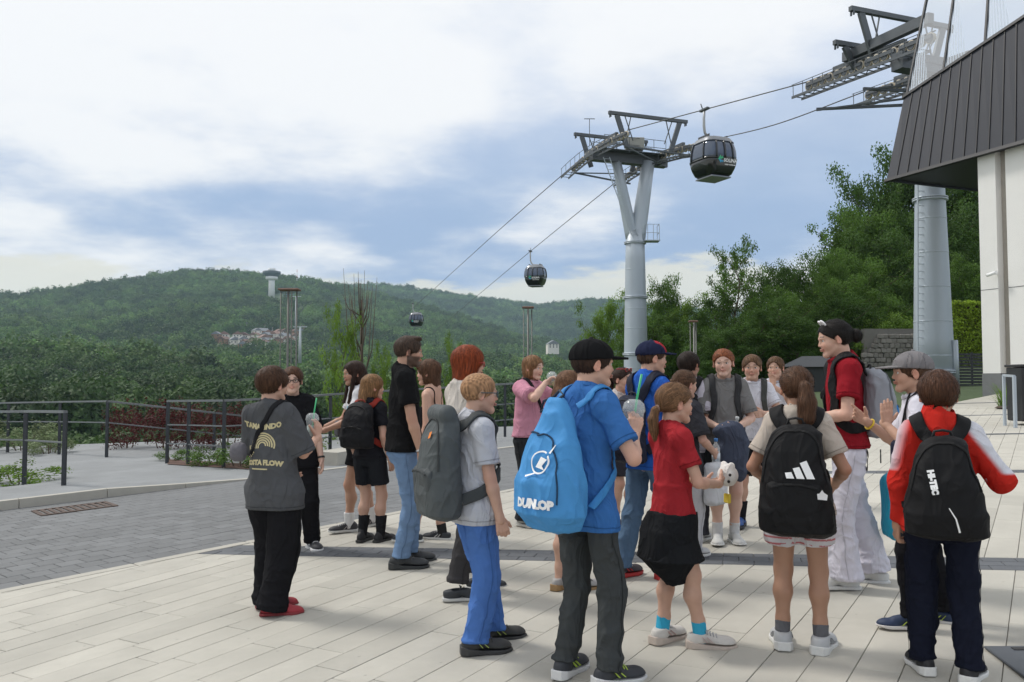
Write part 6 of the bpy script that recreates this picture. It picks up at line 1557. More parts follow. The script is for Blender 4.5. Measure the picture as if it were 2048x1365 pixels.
def make_cap(p, c, brim_c=None, panel=None, yaw=0., z=.60, tiltn=.10, blen=.40):
    H, q = p.head, p.q; Rm = rot3(yaw, 0, 0)
    dome = el((0, -.04, .66), (.415, .495, .40)); f = cut(dome, (0, 0, z), (0, tiltn, -1), .02); f = sub(f, el((0, -.04, .55), (.39, .47, .40)), .01)
    fw = H.wrap(lambda Q: f(Q @ Rm.astype(f4)))
    lo, hi = bbox([H.wld((x, y, zz)) for x in (-.55, .55) for y in (-.6, .6) for zz in (.5, 1.1)], .01); V, Fq = sdf_mesh(fw, lo, hi, .0062 * q); Q = H.loc(V) @ Rm
    C = np.tile(np.array(c, float), (len(V), 1)); seam = (np.abs(np.sin(np.arctan2(Q[:, 0], Q[:, 1] + .04) * 3)) < .07); C[seam] *= .6
    if panel is not None: C[(np.abs(Q[:, 0]) < .27) & (Q[:, 1] > .02) & (Q[:, 2] > z + .06)] = panel
    a = Acc(); a.add(V, Fq, C); cap = a.build('cap', m_cloth, p.root)
    zb = z + .07
    def bf(Q):
        Q = Q @ Rm.astype(f4); zc = zb - .35 * Q[:, 0] ** 2 - .10 * (Q[:, 1] - .4)
        d = np.abs(Q[:, 2] - zc) - .022; e = np.sqrt((Q[:, 0] / .31) ** 2 + ((Q[:, 1] - .34) / (blen + .10)) ** 2) - 1; return np.maximum(d, np.maximum(e * .3, .30 - .55 * np.abs(Q[:, 0]) - Q[:, 1] + 0.0))
    lo, hi = bbox([H.wld(Rm @ np.array(v)) for v in ((-.36, .2, zb - .2), (.36, .2, zb + .1), (-.36, .95, zb - .2), (.36, .95, zb + .1))], .02); V, Fq = sdf_mesh(H.wrap(bf), lo, hi, .0052 * q)
    a = Acc(); a.add(V, Fq, brim_c or c); a.build('brim', m_cloth, cap)
    b = H.wld(Rm @ np.array((0, -.04, 1.062))); MB().lathe([(.012, -.004), (.010, .004), (.004, .007)], b, 10).build('button', cmat(c, .9), cap)
    return cap
def glasses(p, c=(.02, .02, .025), up=0., lens=None):
    H = p.head; mb = MB()
    for s in (-1, 1):
        mb.tube([H.wld((s * .14 + .095 * math.cos(a), .43 - .3 * abs(s * .14 + .095 * math.cos(a)) ** 2 - up * .25, .50 + up + .075 * math.sin(a))) for a in np.linspace(0, 2 * math.pi, 17)], .0028, 5, cap=False)
        mb.tube([H.wld((s * .235, .41 - up * .25, .53 + up)), H.wld((s * .35, .30 - up * .3, .535 + up)), H.wld((s * .375, -.05, .53 + up))], .0026, 5)
    mb.tube([H.wld((-.045, .445 - up * .25, .52 + up)), H.wld((.045, .445 - up * .25, .52 + up))], .0028, 5)
    o = mb.build('glasses', cmat(c, .35), p.root)
    if lens is not None:
        for s in (-1, 1):
            ml = MB(); ml.add([H.wld((s * .14 + .09 * math.cos(a), .43 - .3 * abs(s * .14 + .09 * math.cos(a)) ** 2 - up * .25, .50 + up + .07 * math.sin(a))) for a in np.linspace(0, 2 * math.pi, 16, endpoint=False)], [tuple(range(16))]); ml.build('lens', cmat(lens, .1), o)
# ---------------------------------------------------------------- bags
def owned(name, p, base, label, cat, group=None):
    """a top-level Empty that stands at base (person-local point) with the wearer's heading"""
    e = empty(name, p.pos + Matrix.Rotation(R(p.yaw), 3, 'Z') @ Vector(base), R(p.yaw)); tag(e, label, cat, group); return e
def put(V, Fq, C, name, m, parent, base):
    a = Acc(); a.add(V, Fq, C); return a.build(name, m, parent, base)
def backpack(p, label, c, size=(.30, .44, .17), zc=.66, sag=0., c2=None, straps=(.05, .05), strap_c=None, pocket=True, taper=.22, sack=False, roll=False, both=True, tilt=0., dx=0., zips=True, handle=True, strap_z=None):
    h, q = p.h, p.q; w, hh, d = [x / 2 for x in size]; f = p.f_top; zc *= h; c = np.array(c, float); c2 = np.array(c2 if c2 is not None else c * .8); strap_c = strap_c or c2
    cx, cy = p.ctr(zc); s0 = snap(f, [(cx + dx, cy - .25, zc)], 0., 14)[0] if True else 0
    by = float(s0[1]) - d + .012; M = rot3(0, tilt, 0)
    C0 = np.array([cx + dx, by, zc])
    if sack:
        body = prof([(zc - hh * 1.0, w * .35, d * .35, cx + dx, by + .03), (zc - hh * .93, w * .75, d * .75, cx + dx, by + .01), (zc - hh * .7, w * 1.0, d * 1.05, cx + dx, by - .01), (zc - hh * .25, w * .98, d * 1.05, cx + dx, by - .01), (zc + hh * .3, w * .72, d * .8, cx + dx, by + .01), (zc + hh * .75, w * .40, d * .5, cx + dx, by + .03), (zc + hh, w * .22, d * .35, cx + dx, by + .045)])
        wv = waves(9, n=6, kmin=18, kmax=55, st=(1, 1, .12)); b0_ = body; body = lambda P: smax(b0_(P), (P[:, 2] - zc - hh), .02) + .010 * (np.abs(wv(P)) - .5)
    else:
        k_ = 1 + taper * .5; tp = 1 - taper * .75
        shape = prof_se([(zc - hh, w * k_ * .80, d * .66, cx + dx, by + .012), (zc - hh * .90, w * k_ * .97, d * .95, cx + dx, by - .004), (zc - hh * .5, w * k_, d * 1.08, cx + dx, by - .010), (zc, w * (k_ * .55 + tp * .45), d * 1.0, cx + dx, by - .004), (zc + hh * .5, w * (k_ * .2 + tp * .8), d * .86, cx + dx, by + .008), (zc + hh * .82, w * tp * .90, d * .66, cx + dx, by + .022), (zc + hh, w * tp * .55, d * .42, cx + dx, by + .035)], 2.7)
        body = folds(shape, .0075, 21 + int(zc * 100) % 17, n=6, kmin=9, kmax=26, st=(1, 1, .8))
        if roll: body = U(.03, body, rc(C0 + np.array([-w * .55, d * .1, hh * 1.02]), C0 + np.array([w * .55, d * .1, hh * 1.02]), .05, .05))
    bot = C0 + np.array([0, 0, -hh]); root = owned('backpack', p, bot, label, 'backpack', 'backpacks worn by the group'); root_o = bot
    lo, hi = bbox([C0 + np.array([x * w * 1.25, y * d * 1.2, z * hh * 1.15]) for x in (-1, 1) for y in (-1, 1) for z in (-1, 1)], .03); V, Fq = sdf_mesh(body, lo, hi, .0092 * q)
    put(V, Fq, c, 'bag_body', m_nyl, root, bot); p.f_bag = body; p.bag = root; p.bag0 = bot; p.bagC = C0
    if pocket and not sack:
        pc = C0 + np.array([0, -d * .80, -hh * .40]); pk_ = rbox(pc, (w * .84, d * .34, hh * .44), .05, M); lo, hi = bbox([pc - np.array([w, d, hh * .6]), pc + np.array([w, d, hh * .6])], .02); V, Fq = sdf_mesh(folds(pk_, .005, 4), lo, hi, .0092 * q); put(V, Fq, c2, 'front_pocket', m_nyl, root, bot); p.f_bag = U(.005, body, pk_)
        if zips:
            zz_ = [(pc[0] + x * w * .72, pc[1] - d * .5, pc[2] + hh * (.36 - .06 * abs(x) ** 3)) for x in (-1, -.5, 0, .5, 1)]; Vv, Ff, _ = ribbon(p.f_bag, zz_, .012, .004, .001); put(Vv, Ff, c * .5 + .01, 'zip', m_nyl, root, bot)
    if zips and not sack:
        zz_ = [C0 + np.array([x * w * .9, -d * .55, z * hh]) for x, z in ((-.98, -.05), (-.9, .55), (-.5, .86), (0, .93), (.5, .86), (.9, .55), (.98, -.05))]; Vv, Ff, _ = ribbon(p.f_bag, zz_, .012, .004, .001); put(Vv, Ff, c * .5 + .012, 'zip', m_nyl, root, bot)
    if handle:
        t = C0 + np.array([0, d * .55, hh * (1.0 if not sack else .98)]); Vv = MB().tube([t + np.array([-.045, 0, -.025]), t + np.array([-.032, -.008, .016]), t + np.array([.0, -.010, .022]), t + np.array([.032, -.008, .016]), t + np.array([.045, 0, -.025])], .0065, 6, flat=1); Vv.v = [tuple(np.array(v) - bot) for v in Vv.v]; Vv.build('grab_handle', cmat(strap_c, .8), root)
    # straps over the shoulders
    fs = U(.01, f, off(p.tor, .01 * h)); zs = p.zs; x0, y0 = p.ctr(zs)
    for s in ((-1, 1) if both else (both if isinstance(both, tuple) else (1,))):
        tz = C0[2] + hh * .86; k = .066 * h
        pts = [(C0[0] + s * w * .3, C0[1] + d * .75, min(tz, zs + .01 * h)), (x0 + s * k, y0 - .05 * h, zs + .035 * h), (x0 + s * k, y0 + .01 * h, zs + .055 * h), (x0 + s * k, y0 + .06 * h, zs + .01 * h), (x0 + s * k * 1.05, y0 + .085 * h, zs - .07 * h), (x0 + s * k * 1.25, y0 + .075 * h, zs - .15 * h), (x0 + s * .105 * h, y0 + .0 * h, zs - .21 * h), (C0[0] + s * w * .75, C0[1] + d * .8, C0[2] - hh * .62)]
        Vv, Ff, _ = ribbon(f, pts, straps[0 if s < 0 else 1], .010 if not sack else .008, .007, n=9, fix=[.2, 1, 1, 1, 1, 1, .9, 0]); put(Vv, Ff, strap_c, 'strap', m_nyl, root, bot)
    return root
def bag_text(p, s, size, dx, dz, m, name='lettering', rot=0., bold=.002, spacing=1.):
    V2, Fs = text_flat(s, size, bold, spacing); return bag_shape(p, V2, Fs, dx, dz, m, name, rot)
def bag_shape(p, V2, Fs, dx, dz, m, name='emblem', rot=0., ydir=(0, 0, 1)):
    c, s_ = math.cos(rot), math.sin(rot); V2 = np.array(V2, float) @ np.array([[c, s_], [-s_, c]]); C = p.bagC + np.array([dx, 0, dz])
    o = decal(name, V2, Fs, p.f_bag, C + np.array([0, -.15, 0]), (1, 0, 0), ydir, m, p.bag, .0105); me = o.data
    for v in me.vertices: v.co -= Vector(p.bag0)
    return o
def cross_strap(p, pts, c, width=.025, parent=None, base=(0, 0, 0), fix=None):
    Vv, Ff, _ = ribbon(p.f_top, pts, width, .005, .004, n=10, fix=fix); return put(Vv, Ff, c, 'strap', m_nyl, parent or p.root, base)
def bag_blob(p, name, label, cat, c, center, half, rad=.03, M=None, fold=.003, col2=None):
    """a small hanging bag"""
    center = np.array(center, float); f = folds(rbox(center, half, rad, M, .0), fold, 8); base = center - np.array([0, 0, half[2]]); e = owned(name, p, base, label, cat)
    m_ = max(half) * 1.5; lo, hi = bbox([center - m_, center + m_], .01); V, Fq = sdf_mesh(f, lo, hi, .008 * p.q); C = np.tile(np.array(c, float), (len(V), 1))
    put(V, Fq, C, 'bag_body', m_nyl, e, base); return e, base
m_cupp = mat('clear_plastic', (.80, .84, .86), .12, var=.02, spec=.6, alpha=.30)
def cup(p, label, pos, drink, tilt=(0, 0, 1), straw=(.05, .45, .16), scale=1., lid=True):
    e = owned('drink_cup', p, pos, label, 'cup', 'drinks held in the group'); e.rotation_mode = 'QUATERNION'; e.rotation_quaternion = Euler((0, 0, R(p.yaw))).to_quaternion() @ Vector((0, 0, 1)).rotation_difference(Vector(tilt).normalized()); s = scale
    MB().lathe([(.030 * s, 0), (.041 * s, .11 * s), (.043 * s, .113 * s)], n=20).build('cup', m_cupp, e); MB().lathe([(.028 * s, .004), (.036 * s, .075 * s)], n=20).build('drink', cmat(drink, .3), e)
    if lid: MB().lathe([(.045 * s, .113 * s), (.045 * s, .122 * s), (.040 * s, .145 * s), (.022 * s, .160 * s)], n=20).build('dome_lid', m_cupp, e)
    if straw: MB().tube([(0, 0, .03 * s), (.012 * s, 0, .16 * s), (.03 * s, 0, .26 * s)], .0048 * s, 8).build('straw', cmat(straw, .4), e)
    return e
def bottle(p, label, pos, c, cap_c, tilt=(0, 0, 1)):
    e = owned('bottle', p, pos, label, 'bottle'); e.rotation_mode = 'QUATERNION'; e.rotation_quaternion = Euler((0, 0, R(p.yaw))).to_quaternion() @ Vector((0, 0, 1)).rotation_difference(Vector(tilt).normalized())
    MB().lathe([(.028, 0), (.031, .01), (.031, .13), (.012, .165), (.012, .18)], n=18).build('body', m_cupp, e); MB().lathe([(.029, .004), (.030, .10)], n=18).build('contents', cmat(c, .3), e)
    MB().lathe([(.0318, .04), (.0318, .09)], n=18).build('wrap_label', cmat((.6, .65, .7), .5), e); MB().lathe([(.0145, .178), (.0145, .2), (.013, .202)], n=14).build('cap', cmat(cap_c, .5), e); return e
# ================================================================ the group, left to right
BRN, DBR, BLD, RED_, BLK, AUB = (.055, .030, .018), (.028, .016, .012), (.20, .125, .065), (.30, .085, .030), (.010, .009, .009), (.20, .045, .015)
FAIR, TAN, PALE = (.56, .34, .25), (.44, .25, .17), (.62, .40, .31)
BK = (.014, .014, .016); CHAR = (.045, .048, .052)
def text_on_top(p, s, size, x, z, m, back=True, bold=.003, bow=0., name='print', spacing=1.):
    V2, Fs = text_flat(s, size, bold, spacing); V2 = V2.copy(); V2[:, 1] -= bow * V2[:, 0] ** 2
    return shape_on_top(p, V2, Fs, x, z, m, back, name)
def shape_on_top(p, V2, Fs, x, z, m, back=True, name='print'):
    cx, cy = p.ctr(z); sg = 1 if back else -1
    return decal(name, np.array(V2, float), Fs, p.f_top, (cx + x, cy - sg * .1, z), (sg, 0, 0), (0, 0, 1), m, p.root)
def arc_strip(r0, r1, a0, a1, n=14, cx=0., cy=0.):
    A_ = np.linspace(R(a0), R(a1), n); V = [(cx + r0 * math.cos(a), cy + r0 * math.sin(a)) for a in A_] + [(cx + r1 * math.cos(a), cy + r1 * math.sin(a)) for a in A_]
    return V, [(i, i + 1, n + i + 1, n + i) for i in range(n - 1)]
def merge2(parts_):
    V, Fs = [], []
    for v, f_ in parts_: o = len(V); V += list(v); Fs += [tuple(i + o for i in t) for t in f_]
    return np.array(V), Fs
# ---- boy in the printed grey shirt
p = person(1, 'boy in oversized grey shirt with cream wave print, black trousers, red shoes', 545, 1222, 1.54, -16, FAIR, lean=(-.022, 0), head=(-22, 2, 0), armL=((-.045, .13, .56), (-1, -.6, -.2)), armR=((.115, .17, .70), (.25, -1, -.9)), handR=dict(d=(0, .25, .9), n=(-1, .2, .1), curl=.45), handL=dict(curl=.5),
           feet=((-.045, .04, 0, -48, 0), (.035, -.055, 0, -62, 0)), top=dict(c=(.085, .088, .094), loose=1.22, hem=.42, sleeve=.98, sr=(.060, .066), fold=.008, flare=1.05), bottom=dict(c=BK, r=(.082, .080, .074), drop=.018, fold=.007, name='wide_trousers'), shoes=dict(kind='canvas', c=(.33, .025, .035), sole=(.25, .03, .035)), hair=dict(style='bowl', c=BRN, th=.075, fringe=-.02, amp=.016))
h = p.h
text_on_top(p, 'TAMARINDO', .044, -.008, 1.165, m_cream, bow=-1.2)
text_on_top(p, 'COSTA FLOW', .042, -.008, .945, m_cream, bow=.6); shape_on_top(p, [(-.06 + i * .01, -.004) for i in range(13)] + [(-.06 + i * .01, .004) for i in range(13)], [(i, i + 1, 14 + i, 13 + i) for i in range(12)], -.025, .905, m_cream)
wv_ = [arc_strip(.022 + i * .014, .031 + i * .014, 8 - i * 4, 205 - i * 6, cx=.02, cy=0) for i in range(5)] + [arc_strip(.10 + i * .016, .109 + i * .016, 196, 228, 8, cx=.035, cy=.035) for i in range(3)]
v_, f__ = merge2(wv_); shape_on_top(p, v_, f__, -.025, 1.045, m_cream, name='wave_print')
b, base = bag_blob(p, 'shoulder_pouch', 'round grey pouch hanging on a black strap at the printed-shirt boy\'s back', 'pouch', (.13, .125, .14), (-.175, -.135, 1.01), (.055, .045, .06), .044)
zs = p.zs
cross_strap(p, [(.055 * h, .05 * h, zs + .02 * h), (.03 * h, -.03 * h, zs + .05 * h), (-.01 * h, -.09 * h, zs - .02 * h), (-.06 * h, -.1 * h, zs - .09 * h), (-.105 * h, -.1 * h, zs - .155 * h)], (.012, .012, .014), .03, b, base)
pc, fr, HL = p.hand[1]; cup(p, 'cup with green straw held by the boy in the printed grey shirt', pc + np.array([0, 0, -.05]) + fr[1] * .03, (.50, .62, .60), straw=(.06, .50, .2))
# ---- boy with glasses
p = person(2, 'boy with glasses in black shirt facing the printed-shirt boy', 590, 1100, 1.55, -172, PALE, g=1.06, lean=(.02, 0), head=(4, -2, 0), armL=((-.155, .02, .50), (-.3, -1, 0)), feet=((-.09, -.02, 0, 25, 0), (.07, .03, 0, -10, 0)), top=dict(c=BK, loose=1.15, hem=.45, sleeve=.85, sr=(.054, .060)), bottom=dict(c=BK, r=(.07, .06, .05)), shoes=dict(kind='run', c=(.05, .05, .055), sole=(.72, .72, .72), lace=(.7, .7, .7), stripe=(.7, .7, .7)), hair=dict(style='short', c=(.07, .035, .02), th=.06, amp=.018))
glasses(p); text_on_top(p, 'MINI', .035, .03, .74 * p.h, m_prtw, back=False)
A, E, Wr, _ = p.arms[-1]; w_ = MB().tube([lerp(E, Wr, .93), lerp(E, Wr, 1.0)], .0215 * p.h, 14); w_.build('wristwatch', cmat((.02, .02, .022), .5), p.root)
# ---- long-haired girl in white
p = person(3, 'girl with long dark hair in white printed shirt and black shorts', 712, 1060, 1.59, 112, TAN, g=.92, head=(8, -4, 0), armL=((-.10, .20, .60), (-.4, -1, -.2)), armR=((.10, .19, .60), (.5, -1, -.2)), handL=dict(n=(0, .1, 1), curl=.25), feet=((-.05, .05, 0, 0, 0), (.05, -.12, .012, -8, -14)), top=dict(c=(.66, .65, .67), hem=.49, loose=1.05, sleeve=.6), bottom=dict(c=BK, len=.26, r=(.068, .066, .05), name='shorts'), shoes=dict(kind='high', c=(.035, .035, .04), sole=(.6, .6, .58), lace=(.6, .6, .6), stripe=(.55, .5, .48)), socks=dict(h=.075, c=(.7, .7, .7)), hair=dict(style='long', c=DBR, zl=-.95, back=-.50, front=.40, th=.05, fringe=-.03, lw=.33, amp=.014))
for k, (dx, dz, c) in enumerate(((-.03, .72, (.25, .5, .6)), (.02, .69, (.5, .2, .25)), (.0, .65, (.25, .5, .6)), (-.04, .62, (.3, .3, .35)), (.035, .63, (.5, .25, .3)))): shape_on_top(p, [(-.018, -.02), (.012, -.026), (.02, .01), (-.004, .03)], [(0, 1, 2, 3)], dx, dz * p.h, cmat(c, .9), back=False)
b, base = bag_blob(p, 'shoulder_bag', 'black and white checked bag carried by the long-haired girl in white', 'bag', (.08, .08, .09), (-.02, .17, .60 * p.h), (.09, .035, .075), .03)
for i in range(4):
    for j in range(3): MB().box(((-.068 + i * .045) - .0, -.037, .03 + j * .045), (.022, .004, .022)).build('check', cmat((.7, .7, .7), .8), b)
# ---- blonde girl with black backpack
p = person(4, 'blonde girl seen from behind with a black backpack and dark boots', 738, 1085, 1.46, -28, FAIR, g=.95, head=(-35, 0, 0), top=dict(c=(.02, .02, .024), hem=.50), bottom=dict(c=(.02, .022, .026), len=.33, r=(.07, .068, .06), name='shorts'), shoes=dict(kind='high', c=(.016, .016, .018), sole=(.03, .03, .03)), socks=dict(h=.12, c=(.02, .02, .022)), hair=dict(style='bob', c=BLD, zl=-.38, back=-.42, lw=.31, th=.05, amp=.014), feet=((-.05, 0, 0, 8, 0), (.055, .04, 0, -8, 0)))
backpack(p, 'soft black backpack on the blonde girl beside the bearded man', BK, (.30, .40, .17), .70, strap_c=(.25, .03, .02))
# ---- bearded man
p = person(5, 'bearded man in black shirt and light blue jeans facing right', 806, 1132, 1.75, -78, (.46, .27, .19), g=1.05, sh=1.06, head=(-4, -3, 0), armR=((.155, .065, .485), (.3, -1, 0)), armL=((-.13, .09, .50), (-.3, -1, 0)), feet=((-.055, .03, 0, 6, 0), (.055, -.015, 0, -6, 0)), top=dict(c=(.012, .012, .013), hem=.50, loose=1.02, sleeve=.66), bottom=dict(c=(.16, .25, .40), r=(.062, .047, .042), drop=-.012, fold=.006, name='jeans'), shoes=dict(kind='run', c=(.03, .033, .036), sole=(.035, .038, .04), lace=(.05, .05, .05)), hair=dict(style='short', c=(.045, .032, .025), th=.045, quiff=True, nape=(.40, .3)), beard=(.05, .032, .024))
A, E, Wr, _ = p.arms[1]; MB().tube([lerp(E, Wr, .94), lerp(E, Wr, 1.0)], .0205 * p.h, 14).build('wristwatch', cmat((.45, .45, .46), .3, .8), p.root)
# ---- girl in black top
p = person(6, 'girl with brown bob and black strappy top facing left', 862, 1082, 1.57, 74, FAIR, head=(6, -2, 0), top=dict(c=BK, strappy=True, hem=.50, bare=True), bottom=dict(c=(.03, .03, .035), len=.34, r=(.07, .07, .05), name='shorts'), shoes=dict(kind='canvas', c=(.03, .035, .042), sole=(.62, .62, .6), lace=(.7, .7, .7), stripe=(.7, .7, .7)), socks=dict(h=.05, c=(.03, .03, .03)), hair=dict(style='bob', c=(.085, .048, .030), zl=-.22, th=.055, bangs=True, fringe=-.04, lw=.34, amp=.014), feet=((-.05, .08, 0, 10, 0), (.05, -.05, 0, -4, 0)))
# ---- red-haired woman
p = person(7, 'woman with red bobbed hair, red glasses and beige top', 928, 1192, 1.63, -62, FAIR, g=1.12, head=(-6, 0, 0), armL=((-.15, .04, .5), (-.4, -1, 0)), top=dict(c=(.52, .48, .44), hem=.44, loose=1.12, sleeve=.5), bottom=dict(c=(.05, .048, .050), len=.93, r=(.068, .050, .046), name='cropped_trousers'), shoes=dict(kind='canvas', c=(.03, .034, .04), sole=(.5, .5, .48)), hair=dict(style='bob', c=AUB, zl=-.28, th=.075, lw=.37, fringe=-.05, fw=.40, amp=.014), feet=((-.08, .10, 0, -18, 0), (.05, -.06, 0, -20, 0)))
glasses(p, (.45, .02, .03))
# ---- boy in light grey shirt with the big grey pack
p = person(8, 'boy with cropped blond hair, pale grey shirt and bright blue trousers', 948, 1298, 1.46, -66, FAIR, g=1.05, head=(-10, -2, 0), armR=((.150, .055, .445), (.2, -1, 0)), armL=((-.13, .10, .50), (-.2, -1, 0)), handR=dict(curl=.75, thumb=.6), feet=((-.06, .10, 0, -4, 0), (.055, -.015, 0, -12, 0)), top=dict(c=(.50, .51, .55), hem=.46, loose=1.12, sleeve=.72, sr=(.05, .054)), bottom=dict(c=(.075, .17, .45), r=(.070, .056, .052), drop=-.005, fold=.009, name='blue_trousers'), shoes=dict(kind='run', c=(.028, .028, .027), sole=(.04, .04, .04), stripe=(.40, .50, .12), k=1.14, w=1.1), hair=dict(style='buzz', c=(.30, .19, .11), th=.022, amp=.006), cheeks=.5)
glasses(p, (.06, .09, .10))
backpack(p, 'large grey roll-top rucksack on the boy in blue trousers', (.085, .095, .098), (.31, .54, .20), .665, c2=(.075, .083, .086), taper=.10, roll=True, straps=(.06, .06), strap_c=(.06, .066, .068), tilt=6)
bag_shape(p, [(-.008, -.02), (.012, -.012), (.008, .02), (-.012, .012)], [(0, 1, 2, 3)], .06, .17, cmat((.75, .22, .03), .7), 'orange_tag')
# ---- girl in pink drinking
p = person(9, 'girl in pink shirt drinking from a cup with yellow juice', 1060, 1050, 1.58, -128, PALE, g=1.2, head=(4, -6, 0), armR=((.035, .135, .835), (1, -.3, -.7)), armL=((-.07, .17, .80), (-.9, -.3, -.8)), handR=dict(d=(-.6, .5, .5), n=(-.3, .6, 0), curl=.6), handL=dict(d=(.5, .4, .6), n=(.9, -.1, 0), curl=.6), top=dict(c=(.56, .26, .34), hem=.52, loose=1.1, sleeve=.8, sr=(.052, .056)), bottom=dict(c=(.03, .032, .036), r=(.072, .06, .056), name='black_trousers'), shoes=dict(kind='run', c=(.36, .35, .33), sole=(.5, .49, .46)), hair=dict(style='bob', c=(.20, .12, .065), zl=.02, th=.04, lw=.33, fringe=.0, amp=.012), feet=((-.08, .02, 0, 18, 0), (.06, .0, 0, -8, 0)))
cross_strap(p, [(.06 * p.h, -.05 * p.h, p.zs + .03 * p.h), (.055 * p.h, .03 * p.h, p.zs + .04 * p.h), (.02 * p.h, .1 * p.h, p.zs - .06 * p.h), (-.05 * p.h, .1 * p.h, p.zs - .17 * p.h), (-.12 * p.h, .05 * p.h, p.zs - .25 * p.h)], BK, .035)
bag_blob(p, 'shoulder_bag', 'black bag at the hip of the girl in pink', 'bag', BK, (-.19, .05, .86), (.05, .10, .14), .04)
cup(p, 'cup of yellow juice tipped to the mouth of the girl in pink', np.array([-.02, .20, .80]) * p.h, (.52, .38, .06), tilt=(.05, -.55, .8), straw=None, scale=1.15)
# ---- tall boy in blue
p = person(10, 'boy in black cap and blue shirt carrying a light blue drawstring bag', 1172, 1362, 1.60, -52, FAIR, g=.95, head=(-24, 0, 0), lean=(0, .01), armR=((.085, .13, .715), (.8, -1, -.35)), armL=((-.09, .15, .68), (-.6, -1, -.3)), handR=dict(d=(-.15, .35, .9), n=(-.85, .5, 0), curl=.45, thumb=.3), feet=((-.07, -.02, 0, 18, 0), (.065, .03, 0, -14, 0)), top=dict(c=(.045, .15, .40), hem=.445, loose=1.04, sleeve=.70, sr=(.047, .052)), bottom=dict(c=(.055, .060, .062), r=(.062, .050, .043), drop=-.01, fold=.010), shoes=dict(kind='run', c=(.03, .033, .04), sole=(.62, .62, .62), lace=(.45, .62, .08), stripe=(.45, .62, .08)), hair=dict(style='short', c=DBR, th=.03, nape=(.34, .3), hat=1))
make_cap(p, (.012, .012, .013), tiltn=.06, blen=.36)
backpack(p, 'bright blue drawstring bag with white emblem on the boy in the black cap', (.070, .27, .57), (.41, .62, .25), .64, sack=True, strap_c=(.05, .22, .50), straps=(.035, .035), pocket=False, zips=False, handle=False)
h = p.h; Cb = p.bagC
t = Cb + np.array([0, .03, .32]); mb = MB().tube([t + np.array(a) for a in ((-.02, 0, -.01), (-.07, -.02, -.03), (-.09, -.02, -.08), (-.02, -.02, -.05), (.05, 0, .0), (.02, 0, .02), (-.02, 0, -.01))], .007, 6); mb.v = [tuple(np.array(v) - p.bag0) for v in mb.v]; mb.build('cord_loop', cmat((.02, .03, .05), .7), p.bag)
v_, f__ = merge2([arc_strip(.062, .072, 60, 400, 24), ([(-.03, -.03), (.0, .035), (.055, .02), (.02, -.02), (.045, -.045)], [(0, 1, 2, 3), (0, 3, 4)]), ([(-.11, -.085), (-.02, -.062), (-.02, -.07), (-.10, -.095)], [(0, 1, 2, 3)]), ([(.05, .06), (.065, .055), (.085, .11), (.08, .11)], [(0, 1, 2, 3)])]); bag_shape(p, v_ * .72, f__, .05, .02, m_lw, 'emblem')
bag_text(p, 'DUNLOP', .052, .04, -.165, m_lw, bold=.004)
cord = [Cb + np.array(a) for a in ((-.09, -.12, .17), (.0, -.14, .18), (.08, -.12, .15), (.13, -.11, .05), (.15, -.1, -.06), (.15, -.1, -.16))]; Vv, Ff, _ = ribbon(p.f_bag, cord, .008, .004, .002); put(Vv, Ff, (.02, .05, .10), 'piping', m_nyl, p.bag, p.bag0)
pc, fr, HL = p.hand[1]; cup(p, 'clear dome cup with green straw held by the boy in the black cap', pc + fr[1] * .035 + np.array([0, 0, -.065]), (.42, .44, .46), straw=(.05, .48, .2), scale=1.25, tilt=(.0, .1, 1))
# ---- girl mostly hidden behind him
p = person(11, 'girl in beige top half hidden behind the blue drawstring bag', 1136, 1182, 1.44, -40, FAIR, head=(-20, 0, 0), top=dict(c=(.56, .48, .38), hem=.48), bottom=dict(c=(.04, .04, .045), len=.30, r=(.07, .068, .06), name='shorts'), shoes=dict(kind='run', c=(.35, .34, .33), sole=(.32, .20, .09), lace=(.03, .03, .03)), hair=dict(style='long', c=(.13, .075, .045), zl=-.55, back=-.46, th=.05), feet=((-.05, 0, 0, 6, 0), (.06, .03, 0, -6, 0)))
# ---- girl holding her drink to her mouth
p = person(12, 'girl with hands at her mouth and sunglasses on her hair, between the two caps', 1243, 1052, 1.43, -140, FAIR, head=(6, 0, 0), armR=((.03, .13, .80), (1, -.3, -.8)), armL=((-.03, .14, .80), (-1, -.3, -.8)), handR=dict(d=(-.4, .3, .8), n=(-.5, -.6, 0), curl=.4), handL=dict(d=(.4, .3, .8), n=(.5, -.6, 0), curl=.4), top=dict(c=(.55, .5, .48), hem=.5), bottom=dict(c=(.04, .04, .05), len=.4, r=(.07, .066, .06), name='shorts'), shoes=dict(kind='run', c=(.05, .05, .06)), hair=dict(style='pony', c=DBR, th=.04, tie=(.3, .02, .02)))
glasses(p, (.45, .02, .02), up=.42, lens=(.03, .01, .01))
# ---- boy in navy and red cap
p = person(13, 'boy in navy and red cap, blue shirt, jeans and red shoes', 1300, 1155, 1.62, -58, FAIR, head=(-22, 0, 0), armR=((.13, .09, .50), (.3, -1, 0)), feet=((-.07, -.10, 0, 6, 0), (.06, .04, 0, -10, 0)), top=dict(c=(.03, .12, .48), hem=.46, loose=1.05, sleeve=.62), bottom=dict(c=(.09, .15, .24), r=(.068, .052, .046), fold=.008, name='jeans'), shoes=dict(kind='run', c=(.05, .04, .045), sole=(.45, .03, .03), stripe=(.5, .04, .04), lace=(.6, .6, .6)), hair=dict(style='short', c=(.05, .03, .02), th=.025, nape=(.40, .3), hat=1))
make_cap(p, (.020, .024, .055), (.022, .026, .06), panel=(.36, .03, .04), blen=.34)
backpack(p, 'navy backpack with white lettering on the boy in the navy and red cap', (.016, .019, .036), (.30, .46, .17), .63, straps=(.07, .07), dx=.0)
